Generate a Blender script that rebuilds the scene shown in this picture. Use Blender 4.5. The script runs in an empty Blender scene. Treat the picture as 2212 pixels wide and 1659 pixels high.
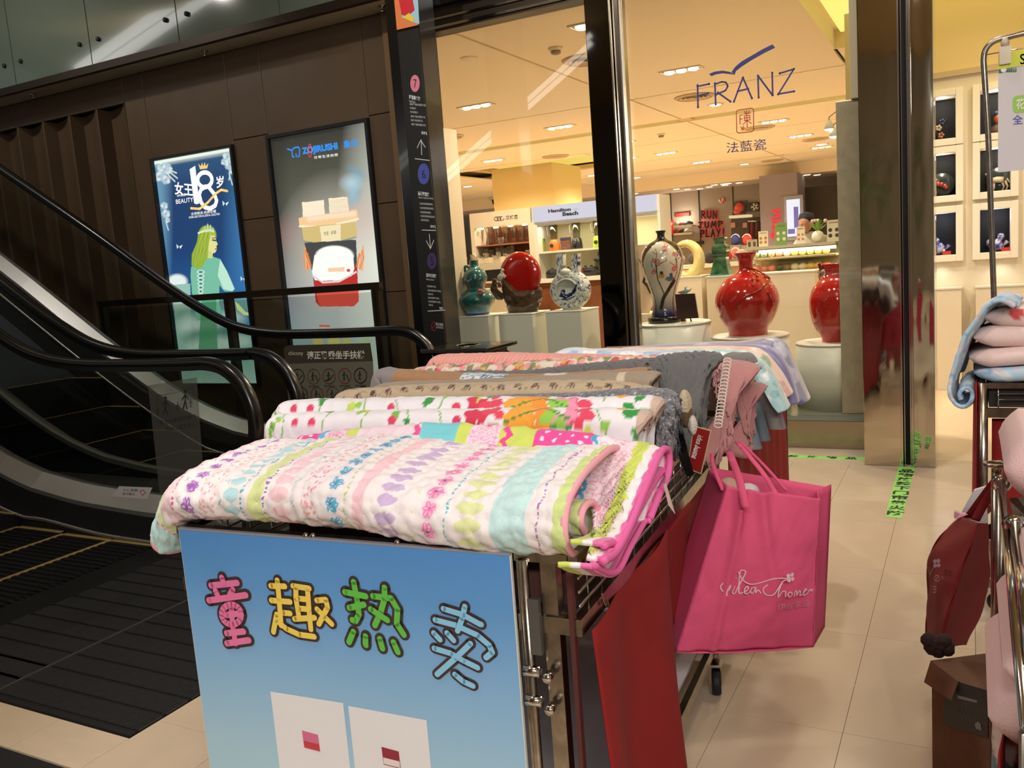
import bpy, math, random
import numpy as np
from mathutils import Vector, Matrix
random.seed(4); RNG = np.random.default_rng(4)
C = bpy.context.scene.collection
S = bpy.context.scene
PI = math.pi
# ------------------------------------------------------------------ camera
W_, H_, F_ = 2212.0, 1659.0, 1865.25
EYE = 1.5
_p, _r, _y = 0.13945, -0.075216, 0.49207
fw = np.array([-math.sin(_y)*math.cos(_p), math.cos(_y)*math.cos(_p), -math.sin(_p)])
_rt = np.array([math.cos(_y), math.sin(_y), 0.0]); _up = np.cross(_rt, fw)
cr = math.cos(_r)*_rt + math.sin(_r)*_up
cu = -math.sin(_r)*_rt + math.cos(_r)*_up
CAM = np.array([0.0, 0.0, EYE])
cam_d = bpy.data.cameras.new('camera'); cam = bpy.data.objects.new('camera', cam_d); C.objects.link(cam)
cam_d.sensor_width = 36; cam_d.sensor_fit = 'HORIZONTAL'; cam_d.lens = F_/W_*36; cam_d.clip_start = 0.05; cam_d.clip_end = 200
cam.matrix_world = Matrix([[cr[0], cu[0], -fw[0], CAM[0]], [cr[1], cu[1], -fw[1], CAM[1]], [cr[2], cu[2], -fw[2], CAM[2]], [0, 0, 0, 1]])
S.camera = cam
# ------------------------------------------------------------------ world, lights, exposure
w = bpy.data.worlds.new('mall_air'); S.world = w; w.use_nodes = True
w.node_tree.nodes['Background'].inputs[0].default_value = (0.95, 0.97, 1.0, 1)
w.node_tree.nodes['Background'].inputs[1].default_value = 0.22
S.view_settings.view_transform = 'Standard'; S.view_settings.look = 'None'
S.view_settings.exposure = 0.0; S.view_settings.gamma = 1.0; S.view_settings.use_curve_mapping = False
S.cycles.use_denoising = True
S.cycles.max_bounces = 7; S.cycles.diffuse_bounces = 4; S.cycles.glossy_bounces = 4; S.cycles.transmission_bounces = 6; S.cycles.transparent_max_bounces = 16
S.cycles.sample_clamp_indirect = 4.0; S.cycles.caustics_reflective = False; S.cycles.caustics_refractive = False

def area(name, loc, look, size, power, col, size_y=None, spread=None):
    d = bpy.data.lights.new(name, 'AREA'); d.energy = power; d.color = col; d.size = size
    if size_y: d.shape = 'RECTANGLE'; d.size_y = size_y
    if spread: d.spread = spread
    o = bpy.data.objects.new(name, d); C.objects.link(o); o.location = loc
    v = Vector(look) - Vector(loc)
    o.rotation_euler = v.to_track_quat('-Z', 'Y' if abs(v.normalized().z) < .99 else 'X').to_euler()
    return o
def spot(name, loc, look, power, col, ang=60, blend=.4, size=.05):
    d = bpy.data.lights.new(name, 'SPOT'); d.energy = power; d.color = col; d.spot_size = math.radians(ang); d.spot_blend = blend; d.shadow_soft_size = size
    o = bpy.data.objects.new(name, d); C.objects.link(o); o.location = loc
    o.rotation_euler = (Vector(look)-Vector(loc)).to_track_quat('-Z', 'Y').to_euler()
    return o
WARM = (1.0, .85, .67)
# mall side: ceiling panel over the walkway, downlights and added fill lamps
area('mall_panel', (0.2, 0.6, 4.6), (-.5, 2.2, 0), 1.6, 30, (1.0, .94, .87), 1.2)
area('rear_fill', (1.3, -2.2, 3.6), (-.9, 1.6, .5), 2.2, 125, (1.0, .965, .95), .8)  # fill added behind the viewer to brighten the board front
spot('facade_fill', (-3.3, 3.2, 4.9), (-3.3, 6.4, 1.0), 230, (1.0, .95, .88), 110, .8, .08)  # this and the next are added to brighten the shop front and pedestals
spot('facade_fill', (-1.3, 3.2, 4.9), (-1.3, 6.4, 1.0), 230, (1.0, .95, .88), 110, .8, .08)
area('hall_fill', (4.2, -4, 5.2), (3, -5, 0), 2.2, 480, (1.0, .93, .82), 2.2)  # added to light the hall that the steel column mirrors
spot('wall_fill', (-8.2, 3.6, 5.1), (-8.6, 6.4, 1.8), 170, (1.0, .93, .84), 120, .8, .08)  # added to brighten the fluted bay, poster wall and balcony glass
spot('mall_downlight', (-2.9, 0.9, 3.9), (-1.0, 2.2, .8), 150, (1.0, .965, .99), 70, .5, .10)
spot('doorway_downlight', (-.1, 4.6, 3.5), (.1, 4.2, 0), 60, WARM, 95, .6, .10)
spot('walkway_downlight', (1.2, 1.6, 4.2), (.5, 2.2, 0), 45, WARM, 60, .15, .04)
spot('landing_downlight', (-2.3, .6, 4.2), (-2.5, 1.3, 0), 120, WARM, 40, .5, .10)
# shop side: rows of downlights, one broad panel for each bay
spot('display_downlight', (-3.6, 7.1, 3.55), (-3.6, 6.9, 0), 40, (1.0, .88, .72), 100, .8, .05)
spot('display_downlight', (-1.6, 7.1, 3.55), (-1.6, 6.9, 0), 40, (1.0, .88, .72), 100, .8, .05)
spot('niche_wall_washer', (.1, 8.2, 3.55), (.1, 9.2, 1.4), 16, (1.0, .80, .50), 110, .8, .05)

# ------------------------------------------------------------------ pixel -> place
def ray(x, y): return (x-W_/2)/F_*cr - (y-H_/2)/F_*cu + fw
def atZ(x, y, z=0.0): d = ray(x, y); return CAM + d*(z-EYE)/d[2]
def atY(x, y, Y): d = ray(x, y); return CAM + d*Y/d[1]
def atX(x, y, X): d = ray(x, y); return CAM + d*X/d[0]
_th = math.radians(3.5)
CO = np.array([-.70, 1.50, 0.0])
CU = np.array([math.cos(_th), math.sin(_th), 0.0]); CV = np.array([-math.sin(_th), math.cos(_th), 0.0]); CZ = np.array([0, 0, 1.0])
def L(u, v, z): return CO + CU*u + CV*v + CZ*z          # stall frame: along the front, into the depth, up
def loc(p): p = np.asarray(p) - CO; return np.array([p@CU, p@CV, p[2]])
def atv(x, y, v): d = ray(x, y); return loc(CAM + d*(((CO+CV*v-CAM)@CV)/(d@CV)))
def atu(x, y, u): d = ray(x, y); return loc(CAM + d*(((CO+CU*u-CAM)@CU)/(d@CU)))
def depth_of(p): return float((np.asarray(p)-CAM)@fw)
def lin(c):
    c = np.asarray(c, float)/255.0
    return np.where(c <= .04045, c/12.92, ((c+.055)/1.055)**2.4)
def lt(c): return tuple(float(v) for v in lin(c))

# ------------------------------------------------------------------ materials
MATS = {}
def mat(name, rgb, rough=.5, metal=0.0, spec=.5, bump=0.0, bscale=60, vary=0.0, vscale=8, coat=0.0, emit=0.0, alpha=None, sheen=0, trans=0):
    if name in MATS: return MATS[name]
    m = bpy.data.materials.new(name); m.use_nodes = True; nt = m.node_tree; b = nt.nodes['Principled BSDF']
    col = lt(rgb) + (1,)
    b.inputs['Base Color'].default_value = col; b.inputs['Roughness'].default_value = rough; b.inputs['Metallic'].default_value = metal
    b.inputs['Specular IOR Level'].default_value = spec; b.inputs['Coat Weight'].default_value = coat
    if sheen: b.inputs['Sheen Weight'].default_value = sheen
    if trans: b.inputs['Transmission Weight'].default_value = trans
    if emit: b.inputs['Emission Color'].default_value = col; b.inputs['Emission Strength'].default_value = emit
    tc = nt.nodes.new('ShaderNodeTexCoord')
    if vary:
        n = nt.nodes.new('ShaderNodeTexNoise'); n.inputs['Scale'].default_value = vscale; n.inputs['Detail'].default_value = 5
        mx = nt.nodes.new('ShaderNodeMix'); mx.data_type = 'RGBA'; mx.blend_type = 'MULTIPLY'
        r = nt.nodes.new('ShaderNodeMapRange'); r.inputs[1].default_value = .3; r.inputs[2].default_value = .7; r.inputs[3].default_value = 1-vary; r.inputs[4].default_value = 1+vary*.4
        nt.links.new(tc.outputs['Object'], n.inputs['Vector']); nt.links.new(n.outputs['Fac'], r.inputs[0])
        mx.inputs[0].default_value = 1; mx.inputs[6].default_value = col; nt.links.new(r.outputs[0], mx.inputs[7]); nt.links.new(mx.outputs[2], b.inputs['Base Color'])
    if bump:
        n = nt.nodes.new('ShaderNodeTexNoise'); n.inputs['Scale'].default_value = bscale; n.inputs['Detail'].default_value = 4
        bp = nt.nodes.new('ShaderNodeBump'); bp.inputs['Strength'].default_value = bump; bp.inputs['Distance'].default_value = .01
        nt.links.new(tc.outputs['Object'], n.inputs['Vector']); nt.links.new(n.outputs['Fac'], bp.inputs['Height']); nt.links.new(bp.outputs[0], b.inputs['Normal'])
    if alpha is not None: b.inputs['Alpha'].default_value = alpha
    MATS[name] = m; return m
def print_mat(name, rough=.8, emit=0.0, bump=0.0, bscale=300, coat=0.0, spec=.5, sheen=0.0):
    """print carried by the mesh's colour attribute"""
    if name in MATS: return MATS[name]
    m = bpy.data.materials.new(name); m.use_nodes = True; nt = m.node_tree; b = nt.nodes['Principled BSDF']
    a = nt.nodes.new('ShaderNodeAttribute'); a.attribute_name = 'print'
    b.inputs['Roughness'].default_value = rough; b.inputs['Coat Weight'].default_value = coat; b.inputs['Specular IOR Level'].default_value = spec
    b.inputs['Sheen Weight'].default_value = sheen
    if emit:
        b.inputs['Base Color'].default_value = (.02, .02, .02, 1)
        nt.links.new(a.outputs['Color'], b.inputs['Emission Color']); b.inputs['Emission Strength'].default_value = emit
    else: nt.links.new(a.outputs['Color'], b.inputs['Base Color'])
    if bump:
        tc = nt.nodes.new('ShaderNodeTexCoord')
        n = nt.nodes.new('ShaderNodeTexNoise'); n.inputs['Scale'].default_value = bscale
        bp = nt.nodes.new('ShaderNodeBump'); bp.inputs['Strength'].default_value = bump; bp.inputs['Distance'].default_value = .004
        nt.links.new(tc.outputs['Object'], n.inputs['Vector']); nt.links.new(n.outputs['Fac'], bp.inputs['Height']); nt.links.new(bp.outputs[0], b.inputs['Normal'])
    MATS[name] = m; return m
def glass_mat(name, tint=(235, 245, 240), refl=1.0, rough=0.0):
    """thin clear pane: see-through with a fresnel reflection"""
    if name in MATS: return MATS[name]
    m = bpy.data.materials.new(name); m.use_nodes = True; nt = m.node_tree; nt.nodes.clear()
    o = nt.nodes.new('ShaderNodeOutputMaterial'); t = nt.nodes.new('ShaderNodeBsdfTransparent'); g = nt.nodes.new('ShaderNodeBsdfGlossy')
    f = nt.nodes.new('ShaderNodeFresnel'); mu = nt.nodes.new('ShaderNodeMath'); mu.operation = 'MULTIPLY'; mu.inputs[1].default_value = refl
    mx = nt.nodes.new('ShaderNodeMixShader'); t.inputs[0].default_value = lt(tint) + (1,); g.inputs['Roughness'].default_value = rough; f.inputs[0].default_value = 1.5
    ge = nt.nodes.new('ShaderNodeNewGeometry'); io = nt.nodes.new('ShaderNodeMapRange'); io.inputs[3].default_value = 1.5; io.inputs[4].default_value = 1/1.5; nt.links.new(ge.outputs['Backfacing'], io.inputs[0]); nt.links.new(io.outputs[0], f.inputs[0]); nt.links.new(f.outputs[0], mu.inputs[0]); nt.links.new(mu.outputs[0], mx.inputs[0]); nt.links.new(t.outputs[0], mx.inputs[1]); nt.links.new(g.outputs[0], mx.inputs[2]); nt.links.new(mx.outputs[0], o.inputs[0])
    MATS[name] = m; return m
def emit_mat(name, rgb, s):
    if name in MATS: return MATS[name]
    m = bpy.data.materials.new(name); m.use_nodes = True; b = m.node_tree.nodes['Principled BSDF']
    b.inputs['Base Color'].default_value = (.05, .05, .05, 1); b.inputs['Emission Color'].default_value = lt(rgb)+(1,); b.inputs['Emission Strength'].default_value = s
    MATS[name] = m; return m

# ------------------------------------------------------------------ mesh collector
def _n(v): v = np.asarray(v, float); l = np.linalg.norm(v); return v/l if l > 1e-12 else v
class MB:
    def __init__(s): s.v = []; s.f = []; s.c = None; s.n = 0; s.smooth = []
    def add(s, vs, fs, smooth=False):
        vs = np.asarray(vs, float).reshape(-1, 3)
        s.v.append(vs); k = s.n
        s.f += [tuple(int(i)+k for i in f) for f in fs]; s.smooth += [smooth]*len(fs); s.n += len(vs); return s
    def obox(s, o, a, b, c):
        """box from corner o and three edge vectors"""
        o, a, b, c = (np.asarray(q, float) for q in (o, a, b, c))
        if np.dot(np.cross(a, b), c) < 0: a, b = b, a
        vs = [o, o+a, o+a+b, o+b, o+c, o+a+c, o+a+b+c, o+b+c]
        return s.add(vs, [(0, 3, 2, 1), (4, 5, 6, 7), (0, 1, 5, 4), (1, 2, 6, 5), (2, 3, 7, 6), (3, 0, 4, 7)])
    def box(s, x0, x1, y0, y1, z0, z1): return s.obox((x0, y0, z0), (x1-x0, 0, 0), (0, y1-y0, 0), (0, 0, z1-z0))
    def bev(s, x0, x1, y0, y1, z0, z1, b=.01):
        """box with chamfered edges"""
        o = []
        for zz, i in ((z0, b), (z0+b, 0), (z1-b, 0), (z1, b)):
            o.append([(x0+i+b*0, y0+i+b, zz), (x0+i+b, y0+i, zz), (x1-i-b, y0+i, zz), (x1-i, y0+i+b, zz), (x1-i, y1-i-b, zz), (x1-i-b, y1-i, zz), (x0+i+b, y1-i, zz), (x0+i, y1-i-b, zz)])
        vs = [p for r in o for p in r]; fs = [tuple(range(7, -1, -1)), tuple(range(24, 32))]
        for r in range(3):
            for k in range(8): k2 = (k+1) % 8; fs.append((r*8+k, r*8+k2, r*8+8+k2, r*8+8+k))
        return s.add(vs, fs)
    def lbox(s, u0, u1, v0, v1, z0, z1): return s.obox(L(u0, v0, z0), CU*(u1-u0), CV*(v1-v0), CZ*(z1-z0))
    def tube(s, pts, r, seg=8, caps=True, closed=False):
        pts = [np.asarray(p, float) for p in pts]; n = len(pts); rs = r if hasattr(r, '__len__') else [r]*n
        ref = np.array([0, 0, 1.0]); vs = []; prev = None
        for i, p in enumerate(pts):
            if closed: t = _n(pts[(i+1) % n]-pts[i-1])
            else: t = _n(pts[min(i+1, n-1)]-pts[max(i-1, 0)])
            if prev is None:
                a = np.cross(t, ref)
                if np.linalg.norm(a) < .1: a = np.cross(t, np.array([1.0, 0, 0]))
                a = _n(a)
            else: a = _n(prev - t*(prev@t))
            prev = a; b = np.cross(t, a)
            for k in range(seg): q = 2*PI*k/seg; vs.append(p+rs[i]*(math.cos(q)*a+math.sin(q)*b))
        fs = []
        for i in range(n if closed else n-1):
            j = (i+1) % n
            for k in range(seg): k2 = (k+1) % seg; fs.append((i*seg+k, i*seg+k2, j*seg+k2, j*seg+k))
        if caps and not closed: fs += [tuple(range(seg-1, -1, -1)), tuple((n-1)*seg+k for k in range(seg))]
        return s.add(vs, fs, True)
    def lathe(s, prof, o, ax=(0, 0, 1), seg=32, sx=1.0, sy=1.0, ex=None, smooth=True):
        """prof = [(radius, height)] turned about the axis through o"""
        o = np.asarray(o, float); ax = _n(ax)
        e1 = _n(ex) if ex is not None else _n(np.cross(ax, (0, 1.0, 0)) if abs(ax[1]) < .9 else np.array([1.0, 0, 0])); e2 = np.cross(ax, e1)
        vs = []; fs = []; m = len(prof)
        for r, h in prof:
            for k in range(seg): q = 2*PI*k/seg; vs.append(o+ax*h+e1*r*sx*math.cos(q)+e2*r*sy*math.sin(q))
        for i in range(m-1):
            for k in range(seg): k2 = (k+1) % seg; fs.append((i*seg+k, i*seg+k2, (i+1)*seg+k2, (i+1)*seg+k))
        if prof[0][0] > 1e-6: fs.append(tuple(range(seg-1, -1, -1)))
        if prof[-1][0] > 1e-6: fs.append(tuple((m-1)*seg+k for k in range(seg)))
        return s.add(vs, fs, smooth)
    def ball(s, c, r, sx=1, sy=1, sz=1, n=8, seg=14):
        return s.lathe([(max(r*math.sin(PI*i/n), 1e-5), -r*sz*math.cos(PI*i/n)) for i in range(n+1)], c, sx=sx, sy=sy, seg=seg)
    def prism(s, poly, o, ex, ey, d):
        """2D polygon in the plane (o,ex,ey) pushed by vector d"""
        o, ex, ey, d = (np.asarray(q, float) for q in (o, ex, ey, d)); n = len(poly)
        base = [o+ex*a+ey*b for a, b in poly]; vs = base+[p+d for p in base]
        ar = sum(poly[i][0]*poly[(i+1) % n][1]-poly[(i+1) % n][0]*poly[i][1] for i in range(n))
        up = np.dot(np.cross(ex, ey), d)*ar > 0
        f0, f1 = tuple(range(n)), tuple(range(n, 2*n)); fs = [f0[::-1] if up else f0, f1 if up else f1[::-1]]
        for i in range(n):
            j = (i+1) % n; fs.append((i, j, n+j, n+i) if up else (j, i, n+i, n+j))
        return s.add(vs, fs)
    def pts(s, P3, d):
        """3D planar outline pushed by d"""
        P3 = [np.asarray(p, float) for p in P3]; n = len(P3); d = np.asarray(d, float)
        vs = P3+[p+d for p in P3]; fs = [tuple(range(n)), tuple(range(2*n-1, n-1, -1))]+[(i, n+i, n+(i+1) % n, (i+1) % n) for i in range(n)]
        return s.add(vs, fs)
    def grid(s, P, smooth=True, close_u=False):
        P = np.asarray(P, float); n, m = P.shape[:2]
        idx = np.arange(n*m).reshape(n, m)
        a = idx[:-1, :-1].ravel(); b = idx[1:, :-1].ravel(); c = idx[1:, 1:].ravel(); d = idx[:-1, 1:].ravel()
        fs = np.stack([a, b, c, d], 1).tolist()
        return s.add(P.reshape(-1, 3), fs, smooth)
    def sheet(s, P, th, smooth=True):
        """grid of points given thickness th (closed)"""
        P = np.asarray(P, float); n, m = P.shape[:2]
        N = normals(P); B = P - N*th
        idx = np.arange(n*m).reshape(n, m); K = n*m
        q = lambda I: np.stack([I[:-1, :-1].ravel(), I[1:, :-1].ravel(), I[1:, 1:].ravel(), I[:-1, 1:].ravel()], 1)
        fs = q(idx).tolist() + q(idx+K)[:, ::-1].tolist()
        ring = list(idx[:, 0]) + list(idx[-1, 1:]) + list(idx[-2::-1, -1]) + list(idx[0, -2:0:-1])
        r = np.array(ring); r2 = np.roll(r, -1)
        fs += np.stack([r2, r, r+K, r2+K], 1).tolist()
        return s.add(np.concatenate([P.reshape(-1, 3), B.reshape(-1, 3)]), fs, smooth)
def normals(P):
    du = np.gradient(P, axis=0); dv = np.gradient(P, axis=1); N = np.cross(du, dv); l = np.linalg.norm(N, axis=2, keepdims=True)
    return N/np.maximum(l, 1e-9)
ORIGIN = {}
def obj(name, mb, m, parent=None, kind=None, cols=None, label=None):
    vs = np.concatenate(mb.v) if mb.v else np.zeros((0, 3))
    off = ORIGIN.get(parent.name, np.zeros(3)) if parent is not None else np.zeros(3)
    if parent is not None and parent.type == 'MESH': off = off
    own = np.zeros(3)
    if parent is None:
        own = (vs.min(0)+vs.max(0))/2; own[2] = vs[:, 2].min()
    me = bpy.data.meshes.new(name)
    me.from_pydata((vs-off-own).tolist(), [], mb.f)
    me.polygons.foreach_set('use_smooth', mb.smooth)
    if cols is not None:
        a = me.color_attributes.new('print', 'FLOAT_COLOR', 'POINT')
        full = np.ones((len(vs), 4), np.float32); k = min(len(cols), len(vs)); full[:k, :3] = cols[:k]
        if len(vs) > len(cols): full[len(cols):, :3] = cols[:len(vs)-len(cols)] if len(vs) == 2*len(cols) else cols[-1]
        a.data.foreach_set('color', full.ravel())
    me.update()
    me.materials.append(m)
    o = bpy.data.objects.new(name, me); C.objects.link(o)
    if parent is None: o.location = own; ORIGIN[o.name] = own
    else: o.parent = parent; ORIGIN[o.name] = off
    if kind: o['kind'] = kind
    if label: o['label'] = label
    return o
def tag(o, label, cat, group=None, kind=None):
    o['label'] = label; o['category'] = cat
    if group: o['group'] = group
    if kind: o['kind'] = kind
    return o
def thing(name, label, cat, at, group=None):
    o = bpy.data.objects.new(name, None); C.objects.link(o); o.location = tuple(float(v) for v in at); o.empty_display_size = .1
    ORIGIN[o.name] = np.asarray(at, float); return tag(o, label, cat, group)
def struct(name, mb, m, parent=None, **k):
    o = obj(name, mb, m, parent, **k)
    if parent is None: o['kind'] = 'structure'
    return o
def sgroup(name, at):
    o = bpy.data.objects.new(name, None); C.objects.link(o); o.location = tuple(float(v) for v in at); ORIGIN[o.name] = np.asarray(at, float); o['kind'] = 'structure'; return o
def dup(root, new_at, label=None):
    r = root.copy(); C.objects.link(r); r.location = tuple(float(v) for v in new_at); ORIGIN[r.name] = np.asarray(new_at, float)
    if label: r['label'] = label
    for ch in list(root.children):
        c = ch.copy(); C.objects.link(c); c.parent = r; c.location = ch.location
        for g in list(ch.children):
            d = g.copy(); C.objects.link(d); d.parent = c
    return r
# ------------------------------------------------------------------ flat lettering on a plane
class Plane:
    """a plane in the scene: pixel of the photo -> 2D coordinate on it"""
    def __init__(s, o, ex, ey):
        s.o, s.ex, s.ey = np.asarray(o, float), _n(ex), _n(ey); s.n = np.cross(s.ex, s.ey)
        if np.dot(s.n, CAM-s.o) < 0: s.n = -s.n
    def px(s, x, y):
        d = ray(x, y); t = ((s.o-CAM)@s.n)/(d@s.n); p = CAM+d*t-s.o; return np.array([p@s.ex, p@s.ey])
    def p3(s, a, b, h=0.0): return s.o+s.ex*a+s.ey*b+s.n*h
_zb = [0]
def strokes(mb, pl, lines, width, h=.0008, zoom=None, seg=7):
    """round-ended flat strokes; points in photo pixels, width in pixels (as seen horizontally at the first point)"""
    for ln in lines:
        q = [pl.px(*(zoom(*p) if zoom else p)) for p in ln]
        a = zoom(*ln[0]) if zoom else ln[0]
        hw = width/2 * depth_of(pl.p3(*q[0]))/F_
        hh = h; 
        for i in range(len(q)):
            _zb[0] = (_zb[0]+1) % 12; hq = hh*(1+_zb[0]*.04)
            c = q[i]; circ = [pl.p3(c[0]+hw*math.cos(2*PI*k/12), c[1]+hw*math.sin(2*PI*k/12), hq) for k in range(12)]
            mb.add(circ, [tuple(range(12))])
            if i+1 < len(q):
                d = _n(q[i+1]-c); n = np.array([-d[1], d[0]])*hw
                mb.add([pl.p3(*(c+n), hq), pl.p3(*(c-n), hq), pl.p3(*(q[i+1]-n), hq), pl.p3(*(q[i+1]+n), hq)], [(0, 1, 2, 3)])
    return mb
def poly(mb, pl, pts, h=.0008, zoom=None):
    q = [pl.px(*(zoom(*p) if zoom else p)) for p in pts]
    return mb.add([pl.p3(a, b, h) for a, b in q], [tuple(range(len(q)))])
_tc = {}
def text_tris(s, bold=0.0, shear=0.0, spacing=1.0):
    key = (s, bold, shear, spacing)
    if key in _tc: return _tc[key]
    cu_ = bpy.data.curves.new('t', 'FONT'); cu_.body = s; cu_.size = 1; cu_.offset = bold; cu_.shear = shear; cu_.space_character = spacing; cu_.resolution_u = 3
    o = bpy.data.objects.new('t', cu_); C.objects.link(o)
    dg = bpy.context.evaluated_depsgraph_get(); me = bpy.data.meshes.new_from_object(o.evaluated_get(dg))
    vs = np.array([v.co[:2] for v in me.vertices]) if len(me.vertices) else np.zeros((0, 2)); fs = [tuple(p.vertices) for p in me.polygons]
    bpy.data.objects.remove(o); bpy.data.curves.remove(cu_); bpy.data.meshes.remove(me)
    _tc[key] = (vs, fs); return vs, fs
def text(mb, pl, s, tl, tr, bl, h=.0008, bold=0.0, shear=0.0, spacing=1.0, vert=False):
    """lay s into the parallelogram whose top-left, top-right and bottom-left corners are the given photo pixels"""
    a, b, c = pl.px(*tl), pl.px(*tr), pl.px(*bl)
    return text2(mb, pl, s, c, b-a, a-c, h, bold, shear, spacing)
def text2(mb, pl, s, o2, ex, ey, h=.0008, bold=0.0, shear=0.0, spacing=1.0):
    vs, fs = text_tris(s, bold, shear, spacing)
    if not len(vs): return mb
    mn, mx = vs.min(0), vs.max(0); t = (vs-mn)/np.maximum(mx-mn, 1e-6)
    P2 = np.asarray(o2)+t[:, :1]*np.asarray(ex)+t[:, 1:]*np.asarray(ey)
    return mb.add([pl.p3(p[0], p[1], h) for p in P2], fs)
# ------------------------------------------------------------------ numpy painting (flat prints)
def vnoise(x, y, seed=0):
    xi, yi = np.floor(x).astype(int), np.floor(y).astype(int); xf, yf = x-xi, y-yi
    def h(a, b): 
        n = (a*374761393+b*668265263+seed*974711) & 0x7fffffff; n = ((n ^ (n >> 13))*1274126177) & 0x7fffffff; return ((n ^ (n >> 16)) & 0xffff)/65535.0
    u, v = xf*xf*(3-2*xf), yf*yf*(3-2*yf)
    return (h(xi, yi)*(1-u)+h(xi+1, yi)*u)*(1-v)+(h(xi, yi+1)*(1-u)+h(xi+1, yi+1)*u)*v
def fbm(x, y, seed=0, o=3): return sum(vnoise(x*2**k, y*2**k, seed+k)/2**(k+1) for k in range(o))/(1-.5**o)
def worley(x, y, seed=0):
    xi, yi = np.floor(x).astype(int), np.floor(y).astype(int); d = np.full(x.shape, 9.0); idn = np.zeros(x.shape)
    for i in (-1, 0, 1):
        for j in (-1, 0, 1):
            a, b = xi+i, yi+j
            n = (a*73856093 ^ b*19349663 ^ (seed*83492791)) & 0x7fffffff
            px = a+((n % 1009)/1009.0); py = b+(((n//1009) % 1013)/1013.0)
            q = np.hypot(px-x, py-y); m = q < d; d = np.where(m, q, d); idn = np.where(m, (n % 97)/97.0, idn)
    return d, idn
def mixc(base, col, m):
    m = np.clip(m, 0, 1)[..., None]; return base*(1-m)+lin(col)*m
def inpoly(X, Y, pts):
    r = np.zeros(X.shape, bool); n = len(pts)
    for i in range(n):
        (x1, y1), (x2, y2) = pts[i], pts[(i+1) % n]
        if y1 == y2: continue
        r ^= ((y1 > Y) != (y2 > Y)) & (X < (x2-x1)*(Y-y1)/(y2-y1)+x1)
    return r
def seglen(X, Y, pts):
    d = np.full(X.shape, 1e9)
    for (x1, y1), (x2, y2) in zip(pts[:-1], pts[1:]):
        l = (x2-x1)**2+(y2-y1)**2+1e-12; t = np.clip(((X-x1)*(x2-x1)+(Y-y1)*(y2-y1))/l, 0, 1)
        d = np.minimum(d, np.hypot(X-x1-t*(x2-x1), Y-y1-t*(y2-y1)))
    return d
# ================================================================== MATERIALS
m_tile = mat('cream_tile', (210, 191, 165), .22, vary=.06, vscale=5, spec=.35)
m_grout = mat('tile_joint', (150, 132, 108), .8)
m_shopfloor = mat('shop_floor', (225, 205, 175), .3, vary=.04)
m_brown = mat('brown_wall_laminate', (92, 74, 56), .4, vary=.10, vscale=3, spec=.35)
m_bedge = mat('tan_edge_trim', (118, 92, 62), .4)
m_ceil = mat('warm_white_ceiling', (246, 232, 208), .85)
m_white = mat('white_lacquer', (228, 226, 214), .4)
m_cream = mat('cream_wall_paint', (232, 218, 190), .75)
m_litwall = mat('warm_lit_wall', (236, 210, 158), .8)  # warm light on the upper wall is put into this colour
m_stone = mat('beige_stone', (190, 176, 150), .3, vary=.15, vscale=14)
m_black = mat('gloss_black', (14, 14, 15), .18, coat=.3)
m_blackm = mat('matt_black', (20, 20, 21), .6)
m_rubber = mat('handrail_rubber', (15, 15, 16), .26, spec=.6)
m_alu = mat('brushed_aluminium', (168, 168, 165), .38, metal=.9)
m_steel = mat('brushed_stainless', (170, 160, 140), .22, metal=1, bump=.05, bscale=20)
m_chrome = mat('chrome', (200, 195, 188), .12, metal=1)
m_oldchrome = mat('worn_chrome', (165, 155, 142), .25, metal=1, vary=.35, vscale=30)
m_bronze = mat('dark_bronze', (52, 42, 32), .35, metal=.6)
m_glass = glass_mat('shop_glass', (248, 248, 244), 1.0)
m_darkglass = glass_mat('escalator_glass', (218, 222, 216), 1.0)
m_fascia = mat('green_grey_glass_cladding', (92, 104, 94), .10, spec=.8, coat=.5)
m_wood = mat('brown_wood', (120, 70, 40), .4, vary=.2)
def mirror_mat(name, rgb, wav):
    m = mat(name, rgb, .05, metal=1); nt = m.node_tree; b = nt.nodes['Principled BSDF']
    tc = nt.nodes.new('ShaderNodeTexCoord'); mp = nt.nodes.new('ShaderNodeMapping'); mp.inputs['Scale'].default_value = (5, 5, 1.4)
    n = nt.nodes.new('ShaderNodeTexNoise'); n.inputs['Scale'].default_value = 1.6; n.inputs['Detail'].default_value = 1
    bp = nt.nodes.new('ShaderNodeBump'); bp.inputs['Strength'].default_value = wav; bp.inputs['Distance'].default_value = .02
    nt.links.new(tc.outputs['Object'], mp.inputs[0]); nt.links.new(mp.outputs[0], n.inputs['Vector']); nt.links.new(n.outputs['Fac'], bp.inputs['Height']); nt.links.new(bp.outputs[0], b.inputs['Normal'])
    return m
m_mirror = mirror_mat('mirror_stainless', (205, 198, 180), .10)
m_mirror2 = mirror_mat('mirror_stainless_wavy', (200, 196, 182), .45)
m_darkmirror = mat('dark_mirror', (96, 94, 92), .04, metal=1)
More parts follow.
